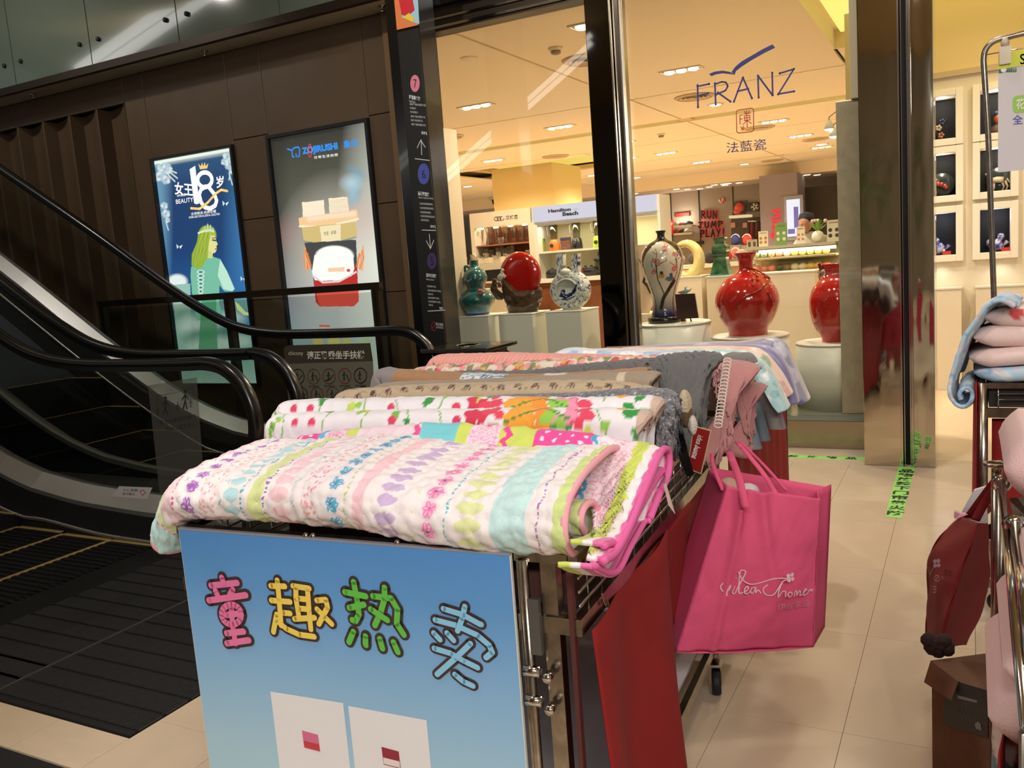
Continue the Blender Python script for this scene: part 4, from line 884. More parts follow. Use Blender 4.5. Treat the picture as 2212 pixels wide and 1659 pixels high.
for k in range(3): f.tube(cr1([q+(.0-.02*k, .05, -.08), q+(-.05-.01*k, .0, .0), q+(-.035, -.03, .09-.03*k), q+(.0, -.035, .05-.03*k)]), [.03, .03, .03, .028, .028, .026, .026, .024, .022, .02, .018, .016, .014, .012, .01, .008, .008, .006, .006][:19], 7)
obj('wave_crest', f, MATS['brown_rock_glaze'], t)
hz = lambda x, y: (900+x/4.148, 400+y/4.148); HY = 6.80
hp = lambda x, y, dy=0: atY(*hz(x, y), HY+dy)
f = MB(); f.tube([hp(730, 850), hp(750, 825), hp(770, 805), hp(785, 800)], [.020, .030, .026, .012], 8); f.tube([hp(768, 800), hp(762, 775), hp(768, 755), hp(785, 765)], [.022, .014, .013, .007], 8)
for a, b_ in (((735, 850), (755, 890)), ((745, 850), (722, 880)), ((780, 805), (800, 820)), ((775, 808), (790, 835))): f.tube([hp(*a), hp((a[0]+b_[0])/2+4, (a[1]+b_[1])/2), hp(*b_)], [.010, .007, .005], 6)
f.tube([hp(735, 845), hp(715, 850), hp(705, 870)], [.008, .01, .004], 6); obj('horse', f, glaze('white_porcelain', (225, 218, 205)), t)
# --- blue and white flask, twin necks
cF = atY(1232.5, 626, 6.88); s_ = depth_of(cF)/F_; zt = 1.06
t = thing('twin_neck_flask', 'blue and white porcelain moon flask with two square necks and a dragon', 'vase', (cF[0], 6.88, zt), None)
def paint_bw(V, cx, cz):
    a = np.arctan2(V[:, 2]-cz, V[:, 0]-cx); r0 = np.hypot(V[:, 2]-cz, V[:, 0]-cx)/s_
    d, i = worley(V[:, 0]*26, V[:, 2]*26, 7); d2, i2 = worley(V[:, 0]*70, V[:, 2]*70, 8); n = fbm(V[:, 0]*50, V[:, 2]*50, 4)
    m = ((d < .16) | ((np.abs(d-.34) < .035) & (n > .42)) | ((d2 < .22) & (i > .62))) & (V[:, 1] < 6.9)
    return m, a, r0
f = MB(); R0 = 45.5*s_
prf = [(1e-4, .02), (14*s_, .03), (22*s_, .055), (24.5*s_, .095), (28*s_, .088), (34*s_, .085), (40*s_, .07), (44*s_, .04), (R0, 0), (44*s_, -.04), (36*s_, -.08), (20*s_, -.09), (1e-4, -.09)]
f.lathe([(r, h) for r, h in cr1(prf[::-1], 5)], (cF[0], 6.88, cF[2]), (0, -1, 0), 96, sy=.94)
V = np.concatenate(f.v); m, a, r0 = paint_bw(V, cF[0], cF[2]); col = lin((218, 222, 214))+np.zeros((len(V), 3))
ringm = m & (r0 > 27); col[ringm] = lin((28, 36, 84))
dr = np.array([(x, y) for x, y in ((-14, 2), (-16, 10), (-8, 14), (2, 10), (10, 4), (17, -4), (22, -8))], float); zz_ = -(V[:, 2]-cF[2])/s_; xx_ = (V[:, 0]-cF[0])/s_
dd = seglen(xx_, zz_, [tuple(p) for p in dr]); col[(dd < 4.2) & (r0 < 27)] = lin((24, 32, 76)); col[(seglen(xx_, zz_, [(-12, 18), (-4, 20), (8, 16), (18, 12)]) < 1.6) & (r0 < 27)] = lin((36, 46, 96))
obj('ring_body', f, MATS['painted_glaze'], t, cols=col)
for x0 in (1212.6, 1245):
    b0 = atY(x0, 598, 6.88); b1 = atY(x0-1, 548, 6.88); hw = 8*s_
    f = MB(); G = []
    for k in range(13):
        h = k/12; cz = b0[2]-.03+(b1[2]-b0[2]+.03)*h; xx = b0[0]+(b1[0]-b0[0])*h
        G.append([(xx+sx*hw, 6.88+sy*hw, cz) for sx, sy in [(-1+2*j/12, -1) for j in range(13)]+[(1, -1+2*j/4) for j in range(1, 5)]+[(1-2*j/4, 1) for j in range(1, 5)]+[(-1, 1-2*j/4) for j in range(1, 5)]])
    f.grid(np.array(G), smooth=False); f.add(np.array(G[-1])[[0, 12, 16, 20]], [(0, 1, 2, 3)])
    V = np.concatenate(f.v); m, a, r0 = paint_bw(V, x0, cF[2]); col = lin((226, 228, 226))+np.zeros((len(V), 3)); col[m] = lin((28, 36, 84)); obj('neck', f, MATS['painted_glaze'], t, cols=col)
f = MB(); f.ball((cF[0]-.01, 6.82, cF[2]+R0*.86), .045, sz=.7); obj('shoulder', f, glaze('white_porcelain', (225, 218, 205)), t)
f = MB(); f.lathe([(.085, zt), (.08, zt+.03)], (cF[0], 6.88, 0), sy=.7, seg=24); obj('foot', f, glaze('white_porcelain', (225, 218, 205)), t)
# --- painted meiping vase with black shoulders
pr, c = px_prof([(487, 11), (490, 10.5), (495, 8.2), (502, 9), (507, 14), (513, 26), (522, 36), (535, 43), (550, 45.5), (562, 45), (580, 41), (600, 34), (618, 28), (636, 24.5), (655, 25), (668, 28), (672, 28)], VY, 1428, 487, 1434, 672)
zb = .915+.052; pr = [(r, z-pr[0][1]+zb) for r, z in pr]
t = thing('painted_vase', 'tall white vase with plum blossom painting, black shoulders and dark blue foot', 'vase', (c[0], VY, .915), None)
f = MB(); sp = smooth_prof(pr, 8); f.lathe(sp, c, seg=180)
V = np.concatenate(f.v); H = pr[-1][1]-zb; Z = (V[:, 2]-zb)/H; A = np.arctan2(V[:, 0]-c[0], -(V[:, 1]-c[1]))   # 0 = facing the window
view = math.atan2(-c[0]*1.0, c[1])*1.0; X = ((A-view+PI) % (2*PI)-PI)                                           # 0 = facing the walkway
Rr = np.hypot(V[:, 0]-c[0], V[:, 1]-c[1]); px = np.sin(X)*Rr/s_
zx = 690+px*7.373; zy = 1400-(V[:, 2]-zb)/(s_)*7.373*1.0                                                        # painting laid out as seen in the close-up
col = lin((222, 214, 194))+np.zeros((len(V), 3))
blue = np.clip((.30-Z)/.26, 0, 1)[:, None]; col = col*(1-blue)+lin((22, 32, 84))*blue
fr = np.cos(X) > -.2
def pm(mask, c_): col[mask & fr] = lin(c_)
pm(seglen(zx, zy, [(640, 1270), (680, 1120), (760, 1000), (830, 900), (850, 870)]) < 26, (52, 40, 34)); pm(seglen(zx, zy, [(700, 1060), (620, 850), (600, 720), (600, 600), (560, 520)]) < 9, (60, 46, 38))
for q in ([(600, 640), (700, 580), (760, 560)], [(600, 720), (540, 640), (530, 560)], [(600, 560), (620, 440), (600, 380)], [(680, 480), (720, 430), (700, 380)], [(850, 870), (900, 740), (900, 560), (860, 440)], [(870, 640), (800, 590)], [(880, 560), (930, 480)], [(620, 470), (560, 420)], [(720, 430), (760, 360)]): pm(seglen(zx, zy, q) < 5, (70, 52, 44))
for x, y, r in ((560, 720, 34), (570, 550, 28), (630, 560, 30), (760, 340, 24), (755, 410, 24), (720, 360, 16), (900, 470, 26), (860, 480, 22), (855, 690, 34), (890, 650, 22), (750, 545, 14), (770, 470, 12), (840, 720, 18), (930, 540, 14), (740, 320, 12), (640, 590, 18)):
    d = np.hypot(zx-x, zy-y); pm(d < r, (206, 106, 104)); pm(d < r*.35, (240, 205, 190))
pm(np.hypot((zx-670)/44, (zy-780)/42) < 1, (196, 150, 60)); pm(np.hypot(zx-672, zy-735) < 28, (40, 50, 60)); pm(np.hypot((zx-790)/70, (zy-830)/34) < 1, (82, 110, 130)); pm(np.hypot(zx-810, zy-775) < 26, (70, 100, 120))
# black shoulders: an arch over a light medallion, outlined in gold-black
arch = np.where(np.abs(X) < 1.25, .875-.30*(np.abs(X)/1.2)**2.4, 0); blk = (Z > arch) & (np.abs(X) < 1.25) | (Z > .87)
blk |= (np.abs(np.abs(X)-(1.12-.50*(np.clip(.72-Z, 0, 1))**1.1)) < .05+.10*np.clip(Z-.55, 0, 1)) & (Z < .75)
blk |= (np.abs(X) > 1.25) & (Z > .80)
col[blk] = lin((16, 14, 14)); edge = np.abs(Z-arch) < .006; col[edge & (np.abs(X) < 1.25)] = lin((190, 180, 150))
obj('body', f, MATS['painted_glaze'], t, cols=col)
f = MB(); f.lathe([(.135, .915), (.14, .925), (.14, .955), (.13, .967)], (c[0], VY, 0), seg=40); obj('stand', f, m_black, t)
# --- two red vases
pr, c = px_prof([(542, 24), (546, 23), (556, 17), (566, 14.8), (578, 16.5), (586, 24), (595, 42), (608, 54), (625, 64), (645, 68), (662, 65), (680, 58), (694, 50), (704, 43), (714, 41), (719, 41)], VY, 1610, 542, 1616, 719)
pr = [(r, z-pr[0][1]+.795) for r, z in pr]
t = thing('round_vase', 'glossy red bulbous vase with narrow flared neck and raised vine relief', 'vase', (c[0], VY, .795), 'red vases in the shop window')
f = MB(); sp = smooth_prof(pr, 4); f.lathe(sp, c, seg=56); obj('body', f, m_red, t)
f = MB(); fr_ = lambda z: float(np.interp(z, [p[1] for p in sp], [p[0] for p in sp]))
def onv(c_, x, z, out=.0): 
    r = fr_(z)+out; cx = np.clip(x/r, -1, 1); return np.array((c_[0]+x, c_[1]-math.sqrt(max(r*r-x*x, 0)), z))
z5 = lambda x, y: (1340+x/3.95, 380+y/3.95)
def vpt(x, y): p = atY(*z5(x, y), VY); return onv(c, p[0]-c[0], p[2], .004)
f.tube([vpt(*q) for q in cr1([(1050, 1120), (1070, 1070), (1130, 1010), (1220, 970), (1280, 900), (1260, 860), (1190, 820), (1130, 790), (1075, 770)], 4)], .006, 6)
f.tube([vpt(*q) for q in cr1([(1290, 980), (1310, 1030), (1330, 1080)], 4)], .007, 6); obj('vine_relief', f, glaze('dark_red_glaze', (120, 14, 14)), t)
f = MB()
for x, y in ((1160, 830), (1190, 850), (1220, 840), (1250, 860), (1205, 880), (1180, 920), (1165, 875)): f.ball(vpt(x, y), .014, n=5, seg=8)
obj('flower_relief', f, glaze('bright_red_glaze', (200, 50, 40)), t)
pr, c = px_prof([(559, 29), (563, 29), (567, 26.5), (574, 25), (579, 24), (585, 27), (590, 34), (598, 42), (612, 51), (632, 57), (652, 57.5), (676, 54), (696, 47), (712, 38), (722, 33), (727, 33)], VY, 1806, 559, 1810, 727)
pr = [(r, z-pr[0][1]+.728) for r, z in pr]
t = thing('ring_handled_jar', 'glossy red barrel-shaped jar with short collar and ring handles beside the steel column', 'vase', (c[0], VY, .728), 'red vases in the shop window')
f = MB(); sp = smooth_prof(pr, 4); f.lathe(sp, c, seg=56); obj('body', f, m_red, t)
for sg in (-1, 1):
    hx = c[0]+sg*.105; hzz = pr[-4][1]
    f = MB(); f.ball((hx, VY-.02, hzz+.03), .022); f.ball((hx+sg*.012, VY-.03, hzz+.05), .014); f.tube([(hx, VY-.02, hzz+.02), (hx+sg*.02, VY-.02, hzz-.01), (hx-sg*.0, VY-.02, hzz-.03)], .009); h_ = obj('handle', f, glaze('dark_red_glaze', (120, 14, 14)), t)
    f = MB(); f.tube([(hx+sg*.012, VY-.03+.03*math.cos(k*.52), hzz-.03+.03*math.sin(k*.52)) for k in range(12)], .005, 6, closed=True); obj('ring', f, m_chrome, h_)
# --- plaque with a little bird, behind-right of the painted vase
z1 = lambda x, y: (1340+x/7.373, 480+y/7.373); PQ = 6.80
t = thing('wooden_plaque', 'dark brown square plaque leaning on the pedestal beside the painted vase', 'plaque', (-2.0, PQ, .915), None)
f = MB(); pp = [atY(*z1(x, y), PQ) for x, y in ((870, 1150), (1180, 1135), (1240, 1525), (905, 1545))]; f.pts(pp, (0, .02, 0)); obj('board', f, mat('dark_rosewood', (48, 28, 24), .4), t)
f = MB(); f.tube([pp[0]*.5+pp[1]*.5+(0, .02, -.05), (pp[2][0]*.5+pp[3][0]*.5, PQ+.10, .917)], .006); obj('prop', f, m_blackm, t)
t = thing('bird_figurine', 'small teal bird figurine just above the dark brown plaque', 'figurine', (-2.02, 6.96, .915), None)
bp_ = [atY(*z1(x, y), 6.96) for x, y in ((920, 1120), (990, 1115), (1050, 1100), (1095, 1095))]
f = MB(); f.tube(bp_, [.006, .014, .022, .006], 8); obj('body', f, glaze('pale_teal_glaze', (110, 150, 150)), t); f = MB(); f.tube([bp_[2], bp_[2]+(-.01, 0, .03), bp_[2]+(.01, 0, .035)], [.008, .006, .003]); f.tube([bp_[2]+(.02, 0, 0), bp_[2]+(.045, 0, .02)], [.008, .003]); obj('wing', f, MATS['pale_teal_glaze'], t)
f = MB(); f.tube([(bp_[1][0], 6.96, .915), (bp_[1][0], 6.96, bp_[1][2])], .02, 8); obj('stump', f, m_wood, t)
# --- pieces farther back
t = thing('display_pedestal', 'tall white box pedestal behind, carrying the green vase', 'pedestal', (-1.95, 8.1, 0), 'display pedestals in the shop window')
f = MB(); f.box(-2.16, -1.20, 8.0, 8.35, 0, 1.225); obj('body', f, m_cream, t); f = MB(); f.box(-2.165, -1.19, 7.995, 8.36, 1.225, 1.235); obj('top', f, m_white, t)
t = thing('display_pedestal', 'tall cream box pedestal behind, carrying the yellow crescent vase', 'pedestal', (-2.45, 8.2, 0), 'display pedestals in the shop window')
f = MB(); f.box(-2.60, -2.22, 8.05, 8.4, 0, 1.235); obj('body', f, m_cream, t); f = MB(); f.box(-2.605, -2.215, 8.045, 8.41, 1.235, 1.245); obj('top', f, m_white, t)
pr, c = px_prof([(513, 14), (517, 13), (524, 10.5), (528, 12), (534, 17), (545, 17), (556, 15), (570, 16.5), (585, 20), (595, 23)], 8.15, 1556, 513, 1559, 595)
pr = [(r, z-pr[0][1]+1.235) for r, z in pr]
t = thing('square_vase', 'green mottled square vase with waisted sides and flared rim', 'vase', (c[0], 8.15, 1.235), None)
f = MB(); f.lathe([(r*1.28, z) for r, z in smooth_prof(pr, 3)], c, seg=4, ex=(1, -1, 0), smooth=False)
obj('body', f, mat('green_mottle_glaze', (52, 92, 62), .15, coat=.6, vary=.7, vscale=22), t)
f = MB(); f.lathe([(pr[0][0]*1.30, 1.236), (pr[1][0]*1.30, 1.262)], c, seg=4, ex=(1, -1, 0), smooth=False); obj('foot_band', f, glaze('teal_band_glaze', (70, 130, 130)), t)
cc = atY(1481, 558, 8.2); sc = depth_of(cc)/F_
t = thing('crescent_vase', 'pale yellow crescent ring vase with red blossoms behind the painted vase', 'vase', (cc[0], 8.2, 1.245), None)
f = MB(); pts_ = [(cc[0]+30*sc*math.cos(a), 8.2, 1.245+.155+.155*math.sin(a)) for a in np.linspace(math.radians(120), math.radians(-200), 26)]; f.tube(pts_, [6*sc+7*sc*math.sin(PI*k/25) for k in range(26)], 12); obj('ring', f, glaze('pale_yellow_glaze', (236, 214, 140)), t)
f = MB(); f.lathe([(.06, 1.245), (.05, 1.265)], (cc[0], 8.2, 0), seg=20); obj('foot', f, MATS['pale_yellow_glaze'], t)
f = MB()
for k in range(16): f.ball((cc[0]-12*sc+9*sc*math.cos(k*2.4), 8.15, 1.245+.21+14*sc*math.sin(k*1.3)), 3.4*sc, n=4, seg=7)
obj('blossom', f, glaze('rust_blossom_glaze', (150, 60, 48)), t)
f = MB(); f.tube([(cc[0]-20*sc, 8.16, 1.25), (cc[0]-14*sc, 8.15, 1.33), (cc[0]-16*sc, 8.15, 1.5)], .008); obj('branch', f, mat('branch_brown', (60, 42, 34), .4), t)
t = thing('branch_vase', 'cream leaf-shaped vase with a dark branch half hidden by the painted vase', 'vase', (-2.80, 7.7, 0), None)
q0 = atY(1392, 640, 7.6)
f = MB(); P = []
for i in range(13):
    h = i/12; z = .95+h*.62; w_ = (.06+.085*math.sin(PI*h*.85)+.0*h); P.append([(q0[0]-.02+.03*math.sin(h*3)+w_*math.cos(a), 7.6+.04*math.sin(a), z) for a in np.linspace(0, 2*PI, 21)])
f.grid(np.array(P)); obj('body', f, glaze('cream_peach_glaze', (215, 192, 165)), t)
f = MB(); bp_ = lambda x, y: atY(*z1(x, y), 7.52)
f.tube([bp_(490, 1130), bp_(430, 1010), bp_(370, 950), bp_(400, 850), bp_(380, 720), bp_(330, 650), bp_(290, 570)], [.014, .014, .013, .012, .010, .007, .004], 7); f.tube([bp_(385, 730), bp_(380, 620), bp_(345, 510)], [.009, .007, .004], 6); f.tube([bp_(400, 850), bp_(430, 760)], [.008, .003], 6); obj('branch', f, mat('dark_branch', (36, 28, 24), .4), t)
f = MB(); f.box(q0[0]-.25, q0[0]+.3, 7.45, 7.85, 0, .95); obj('plinth_block', f, m_cream, t)
# potted plant beside the dark directory pillar
t = thing('potted_plant', 'leafy green plant low behind the glass beside the white wall end', 'plant', (-4.12, 6.60, .237), None)
rg = random.Random(3)
for k in range(11):
    a = rg.uniform(0, 6.28); h = .55-.03*k; f = MB(); P = []
    for i in range(7):
        s2 = i/6; w_ = .028*math.sin(PI*min(s2+.08, 1)); q = np.array((-4.12+math.cos(a)*s2*s2*.11, 6.60+math.sin(a)*s2*s2*.07, .36+h*s2-.1*s2**3)); P.append([q+(-math.sin(a)*w_, math.cos(a)*w_, 0), q+(0, 0, -.008), q+(math.sin(a)*w_, -math.cos(a)*w_, 0)])
    f.grid(np.array(P)); obj('leaf', f, mat('plant_leaf', (44, 66, 40), .45, vary=.3), t)
f = MB(); f.lathe([(.06, .237), (.085, .37), (.08, .37)], (-4.12, 6.60, 0), seg=18); obj('pot', f, m_white, t)
# ------------------------------------------------------------------ lettering on the window
WG = Plane((0, 6.452, 0), (1, 0, 0), (0, 0, 1)); z3 = lambda x, y: (1300+x/3.607, y/3.607)
navy = mat('window_navy_vinyl', (34, 38, 110), .5); redv = mat('window_red_vinyl', (165, 44, 34), .5)
def swordl(name, label, lines, w_, m, polys=(), txt=()):
    t = thing('window_lettering', label, 'lettering', tuple(atY(1600, 180, 6.452)), None); f = MB(); strokes(f, WG, lines, w_, .0015, z3)
    for p in polys: poly(f, WG, p, .0015, z3)
    for a in txt: text(f, WG, *a)
    obj(name, f, m, t); return t
FR = [[(747, 665), (750, 835)], [(747, 674), (835, 655)], [(750, 748), (828, 728)], [(882, 650), (888, 815)], [(882, 657), (935, 638), (968, 642), (982, 672), (965, 705), (890, 738)], [(905, 722), (1003, 792)], [(1100, 605), (1030, 792)], [(1100, 605), (1170, 766)], [(1060, 712), (1140, 692)], [(1217, 590), (1222, 760)], [(1217, 590), (1330, 742)], [(1328, 568), (1332, 742)], [(1387, 572), (1497, 538)], [(1497, 538), (1375, 735)], [(1375, 733), (1498, 712)]]
t = thing('window_lettering', 'navy blue shop name in thin capitals on the right window pane', 'lettering', tuple(atY(1610, 190, 6.45)), None)
names = [FR[0:3], FR[3:6], FR[6:9], FR[9:12], FR[12:15]]
for g_ in names:
    f = MB(); strokes(f, WG, g_, 3.6, .0015, z3)
    for ln in g_:
        for e in (ln[0], ln[-1]): strokes(f, WG, [[e, (e[0]+.1, e[1])]], 5.0, .0016, z3)
    obj('letter', f, navy, t)
f = MB(); poly(f, WG, [(836, 576), (880, 558), (940, 550), (1000, 560), (1010, 566), (1034, 584), (1000, 578), (940, 572), (890, 580), (855, 594)], .0015, z3)
poly(f, WG, [(1010, 562), (1040, 520), (1090, 478), (1160, 438), (1250, 385), (1330, 346), (1352, 372), (1270, 412), (1170, 468), (1090, 520), (1045, 556), (1036, 584)], .0015, z3); obj('swoosh', f, navy, t)
t = thing('window_lettering', 'small red seal stamp on the window below the blue shop name', 'lettering', tuple(atY(1610, 260, 6.45)), None)
f = MB(); strokes(f, WG, [[(1060, 858), (1168, 843), (1182, 855), (1184, 1012), (1170, 1026), (1068, 1038), (1052, 1026), (1048, 872), (1060, 858)]], 1.8, .0015, z3); obj('seal_border', f, redv, t)
f = MB(); strokes(f, WG, [[(1075, 900), (1078, 968)], [(1075, 900), (1098, 895)], [(1077, 930), (1095, 926)], [(1128, 862), (1134, 990)], [(1105, 890), (1160, 880)], [(1110, 905), (1113, 940), (1155, 934), (1152, 898), (1110, 905)], [(1112, 922), (1153, 915)], [(1130, 940), (1100, 972)], [(1134, 940), (1165, 962)], [(1110, 868), (1122, 885)], [(1150, 862), (1138, 885)], [(1082, 988), (1105, 1010)], [(1105, 985), (1085, 1012)], [(1110, 995), (1095, 1018)]], 1.7, .0015, z3); obj('seal_character', f, redv, t)
t = thing('window_lettering', 'small blue Chinese shop name on the window under the red seal', 'lettering', tuple(atY(1610, 318, 6.45)), None)
f = MB(); text(f, WG, '法藍瓷', z3(970, 1112), z3(1280, 1078), z3(974, 1196), .0015); obj('characters', f, navy, t)
# ================================================================== FAR SHOP INTERIOR
UY = 12.0
def U(px, py, Y=UY): return atY(px, py, Y)
t = thing('glassware_cabinet', 'cream display cabinet with glassware and grey Chinese sign, left of the appliance shelves', 'cabinet', (-6.4, 12.1, 0), 'shop display cabinets')
a, b_ = U(1013, 465), U(1147, 445); zt = 2.305; zf0 = U(1080, 488)[2]
f = MB(); f.box(-6.97, -5.90, 12.0, 12.06, zf0, zt); obj('fascia', f, m_cream, t)
f = MB(); f.box(-6.97, -6.90, 12.0, 12.5, 0, zf0); f.box(-5.95, -5.86, 12.0, 12.5, 0, zf0) ; obj('side_panel', f, m_cream, t)
f = MB(); f.box(-6.90, -5.95, 12.45, 12.5, 0, zf0); obj('back_panel', f, mat('cabinet_brown_back', (140, 78, 48), .5), t)
zs = U(1080, 527)[2]; zs2 = U(1060, 556)[2]
f = MB(); f.box(-6.90, -5.95, 12.02, 12.45, zs-.02, zs); obj('shelf', f, mat('cabinet_shelf', (170, 110, 80), .3), t)
f = MB(); f.box(-6.90, -5.95, 11.95, 12.45, zs2-.4, zs2); obj('counter', f, m_cream, t)
PU = Plane((0, 11.998, 0), (1, 0, 0), (0, 0, 1)); z2 = lambda x, y: (940+x/6.144, 360+y/6.144)
b = MB(); text(b, PU, '艾格恩', z2(935, 650), z2(1098, 636), z2(938, 706), .002, .02); obj('sign_characters', b, mat('sign_grey', (105, 98, 80), .5), t)
for cx in (812, 848, 886):
    b = MB(); strokes(b, PU, [[z2(cx+26*math.cos(k*.45), 694-(cx-812)*.08+26*math.sin(k*.45)) for k in range(15 if cx < 880 else 12)]], 1.6, .002); obj('sign_ring', b, MATS['sign_grey'], t)
for k, x in enumerate((630, 822, 1015, 1205)):
    p = U(*z2(x, 790-k*17), 12.2); f = MB(); f.lathe([(.045, 0), (.04, -.02), (1e-4, -.025)], (p[0], 12.15, zf0), seg=12); obj('cabinet_lamp', f, m_lamps, t)
m_gw = glass_mat('clear_glassware', (246, 246, 244), 2.2)
for k, x in enumerate((612, 732, 835, 940, 1050, 1150, 1240)):
    p = U(*z2(x, 1000-k*8), 12.25); f = MB(); h = (.30, .29, .30, .28, .27, .28, .26)[k]; r0 = .05+.01*(k % 2); f.lathe(smooth_prof([(r0*.9, 0), (r0*.95, .03), (r0*.75, .10), (r0*.95, .2), (r0*1.35, h), (r0*1.28, h-.01), (r0*.85, .18), (r0*.6, .06), (1e-3, .05)], 3), (p[0], 12.25, zs), seg=16)
    o = obj('glass_vase', f, m_gw); tag(o, 'clear flared glass vase, %s from the left on the lit brown shelf' % ('first', 'second', 'third', 'fourth', 'fifth', 'sixth', 'seventh')[k], 'vase', 'glass vases on the brown shelf')
for k, (x, h) in enumerate(((620, .10), (690, .16), (760, .12), (835, .2), (895, .30), (945, .13), (985, .2), (1030, .2))):
    p = U(*z2(x, 1190), 12.1); f = MB(); r0 = .035+.008*(k % 3); f.lathe([(r0, 0), (r0*.9, h*.5), (r0*1.3, h), (r0*1.2, h), (r0*.8, h*.5), (1e-3, .02)], (p[0], 12.1, zs2), seg=12)
    o = obj('glass_tumbler', f, m_gw); tag(o, 'clear glass vessel on the counter above the teal vase, %s from the left' % ('first', 'second', 'third', 'fourth', 'fifth', 'sixth', 'seventh', 'eighth')[k], 'glass', 'glassware on the counter')
t = thing('display_table', 'cream table crowded with glassware at the far left of the shop', 'table', (-6.7, 11.0, 0), None)
zt2 = U(1000, 573, 11.0)[2]; f = MB(); f.box(-6.75, -5.6, 10.9, 11.4, zt2-.16, zt2); obj('tabletop', f, m_cream, t)
for x, y in ((-6.7, 10.95), (-5.65, 10.95), (-6.7, 11.35), (-5.65, 11.35)): f = MB(); f.box(x-.03, x+.03, y-.03, y+.03, 0, zt2-.16); obj('leg', f, m_cream, t)
for k in range(18):
    x = -6.70+k*.062; y = 11.0+.16*(k % 3); f = MB(); h = .10+.05*((k*7) % 5)/4
    if k % 2: f.lathe([(.03, 0), (.005, .008), (.005, h*.5), (.03, h*.7), (.032, h), (.028, h*.98), (1e-3, h*.55)], (x, y, zt2), seg=10)
    else: f.lathe([(.026, 0), (.034, h), (.031, h), (1e-3, .012)], (x, y, zt2), seg=10)
    o = obj('wine_glass' if k % 2 else 'tumbler', f, m_gw); tag(o, ('stemmed clear glass' if k % 2 else 'plain clear tumbler')+' on the cream glassware table, %s from its left end' % ORD[k], 'glass', 'glassware on the far left table')
t = thing('merchandise_stand', 'dark stand of boxed kitchen goods below the glassware counter', 'stand', (-6.6, 10.6, 0), None)
for k, (x0, x1, y0, y1, c_) in enumerate(((975, 1003, 587, 606, (40, 38, 36)), (1050, 1100, 580, 608, (44, 44, 44)), (1100, 1112, 582, 612, (190, 180, 160)))):
    p0, p1 = atY(x0, y1, 10.5), atY(x1, y0, 10.5); f = MB(); f.box(p0[0], p1[0], 10.5, 10.8, p0[2], p1[2]); obj('goods_box', f, mat('goods_%d' % k, c_, .5), t)
f = MB(); p0, p1 = atY(980, 640, 10.5), atY(1120, 611, 10.5); f.box(p0[0], p1[0], 10.45, 10.9, 0, 1.16); obj('counter', f, m_cream, t)
f = MB(); p0, p1 = atY(980, 628, 10.4), atY(1003, 607, 10.4); f.box(p0[0], p1[0], 10.40, 10.44, p0[2], p1[2]); obj('price_board', f, mat('orange_board', (190, 90, 50), .5), t)
# appliance shelves
t = thing('appliance_shelf', 'white lit shelf unit under a glowing two-word brand sign', 'shelf', (-5.3, 12.1, 0), 'shop display cabinets')
f = MB(); f.box(-5.86, -5.80, 12.45, 12.5, 0, 2.30); obj('back_panel', f, mat('shelf_cream_back', (244, 236, 196), .6), t)
for x0, x1 in ((-5.86, -5.80), (-4.78, -4.74), (-3.9, -3.86)): f = MB(); f.box(x0, x1, 12.0, 12.5, 0, 2.30); obj('side_panel', f, m_white, t)
f = MB(); f.box(-5.80, -3.9, 12.45, 12.5, 0, 2.3); obj('back_panel', f, MATS['shelf_cream_back'], t)
zs = U(1218, 540)[2]; f = MB(); f.box(-5.80, -4.78, 12.0, 12.45, zs-.03, zs); f.box(-4.74, -3.9, 12.0, 12.45, zs-.03, zs); obj('shelf_board', f, m_white, t)
zc = 1.22; f = MB(); f.box(-5.84, -3.88, 11.7, 12.45, zc-.06, zc); obj('worktop', f, m_white, t); f = MB(); f.box(-5.80, -3.9, 11.75, 12.4, 0, zc-.06); obj('base_cabinet', f, m_wood, t)
f = MB(); f.box(-5.84, -3.88, 12.02, 12.45, 2.02, 2.08); obj('top_panel', f, m_white, t)
lb = MB(); lb.box(-5.84, -4.80, 11.96, 12.06, 2.075, 2.30); sg_ = obj('sign_box', lb, emit_mat('lightbox_white', (215, 218, 245), 1.0), t)
b = MB(); PS = Plane((0, 11.958, 0), (1, 0, 0), (0, 0, 1)); text(b, PS, 'Hamilton', z2(1498, 568), z2(1800, 540), z2(1503, 615), .002, .05); text(b, PS, 'Beach', z2(1688, 604), z2(1896, 584), z2(1692, 658), .002, .05); obj('sign_lettering', b, mat('sign_dark_blue', (30, 36, 60), .5), sg_)
b = MB(); text(b, PS, '汉美驰', z2(1822, 556), z2(1892, 549), z2(1824, 578), .002); obj('sign_small_characters', b, mat('sign_faint_grey', (170, 175, 190), .5), sg_)
lb = MB(); lb.box(-4.72, -3.9, 11.96, 12.06, 2.075, 2.30); obj('sign_box', lb, MATS['lightbox_white'], t)
for x, nm in ((-5.3, 'a'), (-4.4, 'b')):
    d = bpy.data.lights.new('shelf_lamp', 'AREA'); d.energy = 5; d.color = (1, .9, .7); d.shape = 'RECTANGLE'; d.size = .9; d.size_y = .05; o = bpy.data.objects.new('shelf_lamp', d); C.objects.link(o); o.location = (x, 12.1, 2.01)
